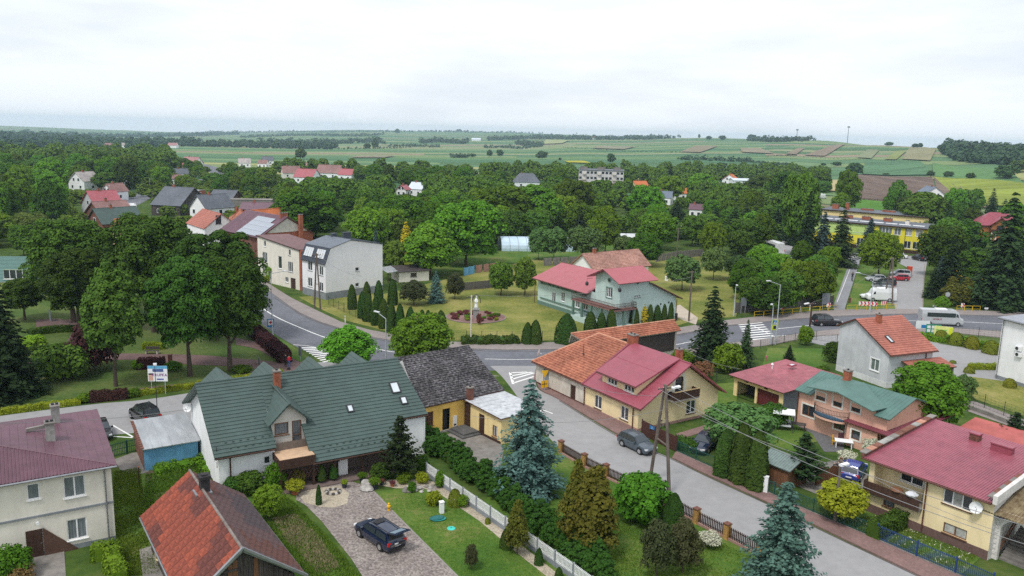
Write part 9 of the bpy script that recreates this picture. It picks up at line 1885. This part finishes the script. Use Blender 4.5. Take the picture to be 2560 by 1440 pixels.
FILL=[scatter([(150,640),(150,470),(380,430),(560,430),(700,440),(700,520),(480,640),(300,660)],5.5,BM,'x','x',n=1800,seed=21,Hr=(2.5,5.5),Rr=(1.8,3.4),keep=0),scatter([(560,520),(700,430),(1400,440),(2050,440),(2050,560),(1400,560)],8,BM,'x','x',n=1600,seed=22,Hr=(3,6),Rr=(2.2,4),keep=0),scatter([(1380,600),(1420,520),(2020,520),(1990,640),(1700,620)],6,BM,'x','x',n=500,seed=23,Hr=(2.5,5),Rr=(1.8,3.2),keep=0)]
LAND=[('white gable house',546,560),('mansard house',860,650),('golden cypress',1015,600),('film greenhouse',1295,600),('purple roof',1545,520),('yellow house',1606,465),('navy roof',2335,485),('school',2230,580),('coach',1930,620),('red chalet',2470,560),('hillside house',192,455),('red bend roof',222,500),('willow',80,565),('slate barn',415,510),('apartment block',1500,440),('grey villa roof',1318,456),('red roof row',790,440),('pale metal roof',1037,474),('mauve roof',866,526),('white hall',1868,455),('poplar',2113,480),('steep roof',1738,530),('faded tile roof',1560,650),('garden hut',1020,690),('grey roadside fence',1950,770),('solar roof',680,560),('left hall',50,650),('far roof cluster',465,425),('distant yard',2025,500),('small brown roof',268,485),('blue slope',1656,500),('yellow truck',2412,680)]
seen={}
CAND.sort(key=lambda c:c[1])
for x,y,H,R,kd,zone,group in CAND:
 u,v=project(x,y,H*.6)
 L=min(LAND,key=lambda l:hypot(l[1]-u,(l[2]-v)*1.8));du,dv=u-L[1],v-L[2]
 rel=('left of' if du<0 else 'right of')if abs(du)>abs(dv)*2 else(('behind' if dv<0 else 'in front of')+(' and left of' if du<-12 else ' and right of' if du>12 else ''))
 base=('tall ' if H>(Hm:={'left wood':12,'far village':11}.get(zone,9.5))else 'low ')+{'spruce':'spruce','broad':'bright tree','broadd':'dark tree'}[kd]+' '+rel+' the '+L[0]
 k=seen.get(base,0);seen[base]=k+1;lab=base+('' if k==0 else ', '+('second','third','fourth','fifth','sixth','seventh','eighth','ninth','tenth','eleventh','twelfth','thirteenth','fourteenth','fifteenth','sixteenth')[min(k-1,14)].split(' ')[0]+' from the front')
 while len(lab.replace(',',' ').replace('-',' ').split())>15:lab=lab.replace(' the ',' ',1)if ' the ' in lab else lab.replace(' and ',' ',1)
 plant(kd,(x,y,terrain(x,y)),H,R,'spruce' if kd=='spruce' else 'broadleaf_tree',lab,'tree',group)
print('scatter',N)
# ---------------- single trees, copses and hedgerows on the farmland
def field_tree(px,base,h_px,w_px,label,kd='far',cat='tree',name='field_tree',group=None):
 p=next(q for q in(on_land(px,base+k,250)for k in range(40))if q);s=hypot(p[0],p[1])/F_PX;plant(kd,p,h_px*s,w_px*s/2,name,label,cat,group)
for a in((752,398,26,30,'lone round dark tree in the fields left of centre'),(1527,409,25,20,'lone tall tree in the fields right of centre'),(1355,398,20,28,'bushy tree pair in the fields centre'),(1224,392,18,15,'left of two pale field trees'),(1250,392,18,17,'right of two pale field trees'),(1182,393,9,18,'small dark bush right of the hedgerow in the fields'),(1400,401,7,9,'tiny bush in the fields below the bushy pair'),(1745,416,14,18,'tree below the line of field trees, left'),(1805,419,12,26,'bush below the line of field trees, right'),(2136,437,28,40,'big bushy tree above the ploughed field'),(2092,415,10,22,'round bush on the hill foot, right'),(2058,414,6,12,'small bush on the hill foot, left'),(2326,442,14,18,'tree at the corner of the ploughed field'),(2370,444,14,20,'round bush right of the field corner tree'),(2425,448,14,20,'round bush further right above the yellow field'),(2215,439,6,17,'low bush on the field boundary'),(2512,448,30,42,'large bush pair at the right edge, near one'),(2548,430,26,40,'large bush pair at the right edge, far one'),(2252,487,5,9,'bush at the foot of the pylon'),(2350,377,13,13,'small round tree at the corner of the wood'),(2223,365,9,18,'round tree on the right skyline'),(2288,370,10,17,'left tree of the pair on the right skyline'),(2301,370,11,9,'right tree of the pair on the right skyline'),(357,390,28,24,'tall dark tree standing alone at the left field edge'),(993,334,12,13,'tall tree on the middle skyline'),(1148,327,7,12,'round tree clump on the centre skyline'),(1748,346,10,6,'poplar on the ridge'),(1772,350,10,16,'tree right of the poplar on the ridge'),(1806,351,12,16,'dark tree on the hill crest'),(1880,345,11,20,'pale round tree on the hill crest'),(938,372,26,19,'tall bushy tree right in the middle hedgerow'),(918,373,15,17,'bushy tree left of the tall one in the middle hedgerow'),(462,360,18,20,'dark tree in the left distant belt')):field_tree(*a)
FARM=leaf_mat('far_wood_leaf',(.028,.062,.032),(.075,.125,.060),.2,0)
def wood(name,pts,h_px,n,seed=0,dep=.02,label=None):
 """a far-off line of trees along photo points on the land: one mass of crowns"""
 g=np.random.default_rng(seed+500);V=[]
 L=[0];
 for a,b in zip(pts,pts[1:]):L.append(L[-1]+hypot(b[0]-a[0],b[1]-a[1]))
 for i in range(n):
  u=L[-1]*(i+g.random())/n;x=np.interp(u,L,[p[0]for p in pts]);y=np.interp(u,L,[p[1]for p in pts])-abs(g.normal())*h_px*.18
  p=on_land(x,y,250)
  if p is None:continue
  p0=p
  s=hypot(p[0],p[1])/F_PX;h=h_px*s*g.uniform(.5,1.1);r=h*g.uniform(.4,.65);m=int(46 if h_px>15 else 24)
  uu=_unit(m,g);c=uu*np.array([r,r,h*.5])*(g.uniform(.6,1.05,m))[:,None]+np.array([p[0],p[1],p[2]+h*.48]);V.append(leaves(c,uu+np.array([0,0,.4]),h*.30,g))
 o=Vector(p0);V=np.concatenate(V)-np.array([*o]);ob=new_obj(name,npmesh(name,V,4,FARM),kind='stuff');ob.location=o
 if label:ob['label']=label
wood('distant_wood',[(2362,388),(2400,405),(2470,410),(2560,414),(2700,420)],26,200,1);wood('distant_wood',[(2365,378),(2450,384),(2560,392),(2700,400)],22,190,2);wood('distant_wood',[(2395,374),(2470,374),(2620,380)],14,120,22)
wood('tree_line',[(-100,352),(60,350),(180,358),(300,362),(420,366),(560,368),(700,372),(840,374)],17,330,3);wood('tree_line',[(-100,372),(60,372),(230,372),(330,374),(400,370)],20,150,4);wood('tree_line',[(640,366),(720,362),(830,362),(940,356),(960,362)],14,110,5);wood('tree_line',[(970,368),(1040,368),(1100,370)],8,40,6);wood('tree_line',[(1050,360),(1095,356),(1160,362),(1170,358)],12,60,7);wood('tree_line',[(1210,372),(1250,370),(1300,374),(1350,368)],9,45,8);wood('tree_line',[(1220,352),(1330,348),(1480,350),(1620,350),(1720,344)],11,260,9)
wood('tree_line',[(1290,364),(1330,366),(1356,368)],13,40,10);wood('tree_line',[(-100,338),(100,340),(300,345),(480,342),(600,338)],10,280,11);wood('tree_line',[(600,345),(760,340),(900,342),(960,338)],7,150,12);wood('tree_line',[(480,334),(700,331),(860,332),(900,330),(1180,330)],5,200,13);wood('tree_line',[(1060,330),(1300,334),(1480,336),(1700,340)],5,180,14);wood('tree_line',[(1128,395),(1172,395)],10,26,15);wood('tree_line',[(1695,400),(1760,402),(1830,405),(1880,406)],12,40,16);wood('tree_line',[(1850,405),(1990,415)],6,60,17);wood('tree_line',[(1900,418),(1992,424)],11,46,18);wood('tree_line',[(1870,353),(1930,356),(2000,354),(2062,349)],12,100,19);wood('tree_line',[(1935,390),(1992,391)],4,24,20);wood('tree_line',[(1405,370),(1480,374),(1560,380),(1700,382)],3,60,21)
wood('tree_line',[(840,374),(900,373),(1000,372),(1040,368)],6,40,23);wood('tree_line',[(2170,401),(2290,405)],2,40,24);wood('tree_line',[(1890,390),(2020,394),(2160,401)],2,50,25)
# distinctive fields as sheets laid 15 cm over the land
def field(name,pts,m,sub=14,lift=.15):
 q=[on_land(x,y,250)for x,y in pts];a,b,c,d=[Vector(p)for p in q];V=[];F=[]
 for i in range(sub+1):
  for j in range(sub+1):
   u,v=i/sub,j/sub;p=(a*(1-u)+b*u)*(1-v)+(d*(1-u)+c*u)*v;V.append((p.x,p.y,terrain(p.x,p.y)+lift+.001*p.length))
 for i in range(sub):
  for j in range(sub):k=i*(sub+1)+j;F.append((k,k+sub+1,k+sub+2,k+1))
 me=bpy.data.meshes.new(name);me.from_pydata(V,[],F);me.materials.append(m);me.update()
 if me.polygons[0].normal.z<0:me.flip_normals()
 new_obj(name,me,kind='structure')
fm=lambda n,c,v=.12,st=None:mat('field_'+n,c,1,v,.06,streak=st,spec=.05)
field('ploughed_field',[(2132,500),(2362,518),(2330,445),(2146,439)],fm('plough',(.145,.105,.085),.25,(3,.3,1)));field('ploughed_field',[(2362,518),(2480,522),(2400,468),(2334,446)],fm('plough2',(.15,.115,.085),.2,(3,.3,1)))
field('meadow',[(2122,528),(2260,528),(2262,500),(2134,499)],MEADOW);field('barley_field',[(2440,516),(2620,520),(2560,460),(2334,444)],fm('barley',(.20,.24,.045),.22,(.3,3,1)));field('crop_field',[(2070,480),(2090,480),(2112,452),(2075,452)],fm('straw',(.38,.32,.17)))
field('crop_field',[(2155,437),(2330,440),(2300,405),(2165,400)],fm('beet',(.085,.165,.085),.2,(.5,2,1)));field('crop_field',[(2334,443),(2560,462),(2520,425),(2330,410)],fm('beet2',(.10,.19,.075)))
for i,(p,c)in enumerate((([(2010,390),(2062,392),(2115,362),(2080,366)],(.21,.165,.12)),([(1965,386),(1990,388),(2012,372),(1995,372)],(.21,.17,.12)),([(2142,396),(2178,398),(2198,377),(2168,376)],(.19,.21,.12)),([(2255,400),(2325,404),(2340,374),(2275,371)],(.22,.21,.12)),([(2212,400),(2240,401),(2265,380),(2240,380)],(.19,.22,.08)),([(1700,381),(1750,383),(1795,367),(1740,366)],(.21,.18,.12)),([(1855,382),(1935,386),(1900,372),(1850,372)],(.22,.19,.13)),([(1355,362),(1405,360),(1425,352),(1365,351)],(.26,.28,.13)),([(1420,408),(1480,410),(1460,404),(1410,404)],(.33,.32,.04)),([(870,396),(960,396),(990,391),(900,391)],(.22,.20,.14)),([(1480,372),(1560,375),(1590,368),(1500,366)],(.21,.20,.13)))):field('crop_field',p,fm('p%d'%i,c))
# light haze: one closed box of thin air
HZB=min(v.co.z for v in bpy.data.objects['ground'].data.vertices)-2;HZT=max(v.co.z for v in bpy.data.objects['ground'].data.vertices)+30
hz=MB();hz.box(-5750,5750,-5750,5750,HZB,HZT)
hm=bpy.data.materials.new('haze');hm.use_nodes=True;hn=hm.node_tree;hn.nodes.clear();ho=hn.nodes.new('ShaderNodeOutputMaterial');pv=hn.nodes.new('ShaderNodeVolumePrincipled')
pv.inputs['Color'].default_value=(.62,.80,1,1);pv.inputs['Density'].default_value=.00015;pv.inputs['Anisotropy'].default_value=.6;hn.links.new(pv.outputs[0],ho.inputs['Volume'])
hz.build('haze',hm,kind='stuff')
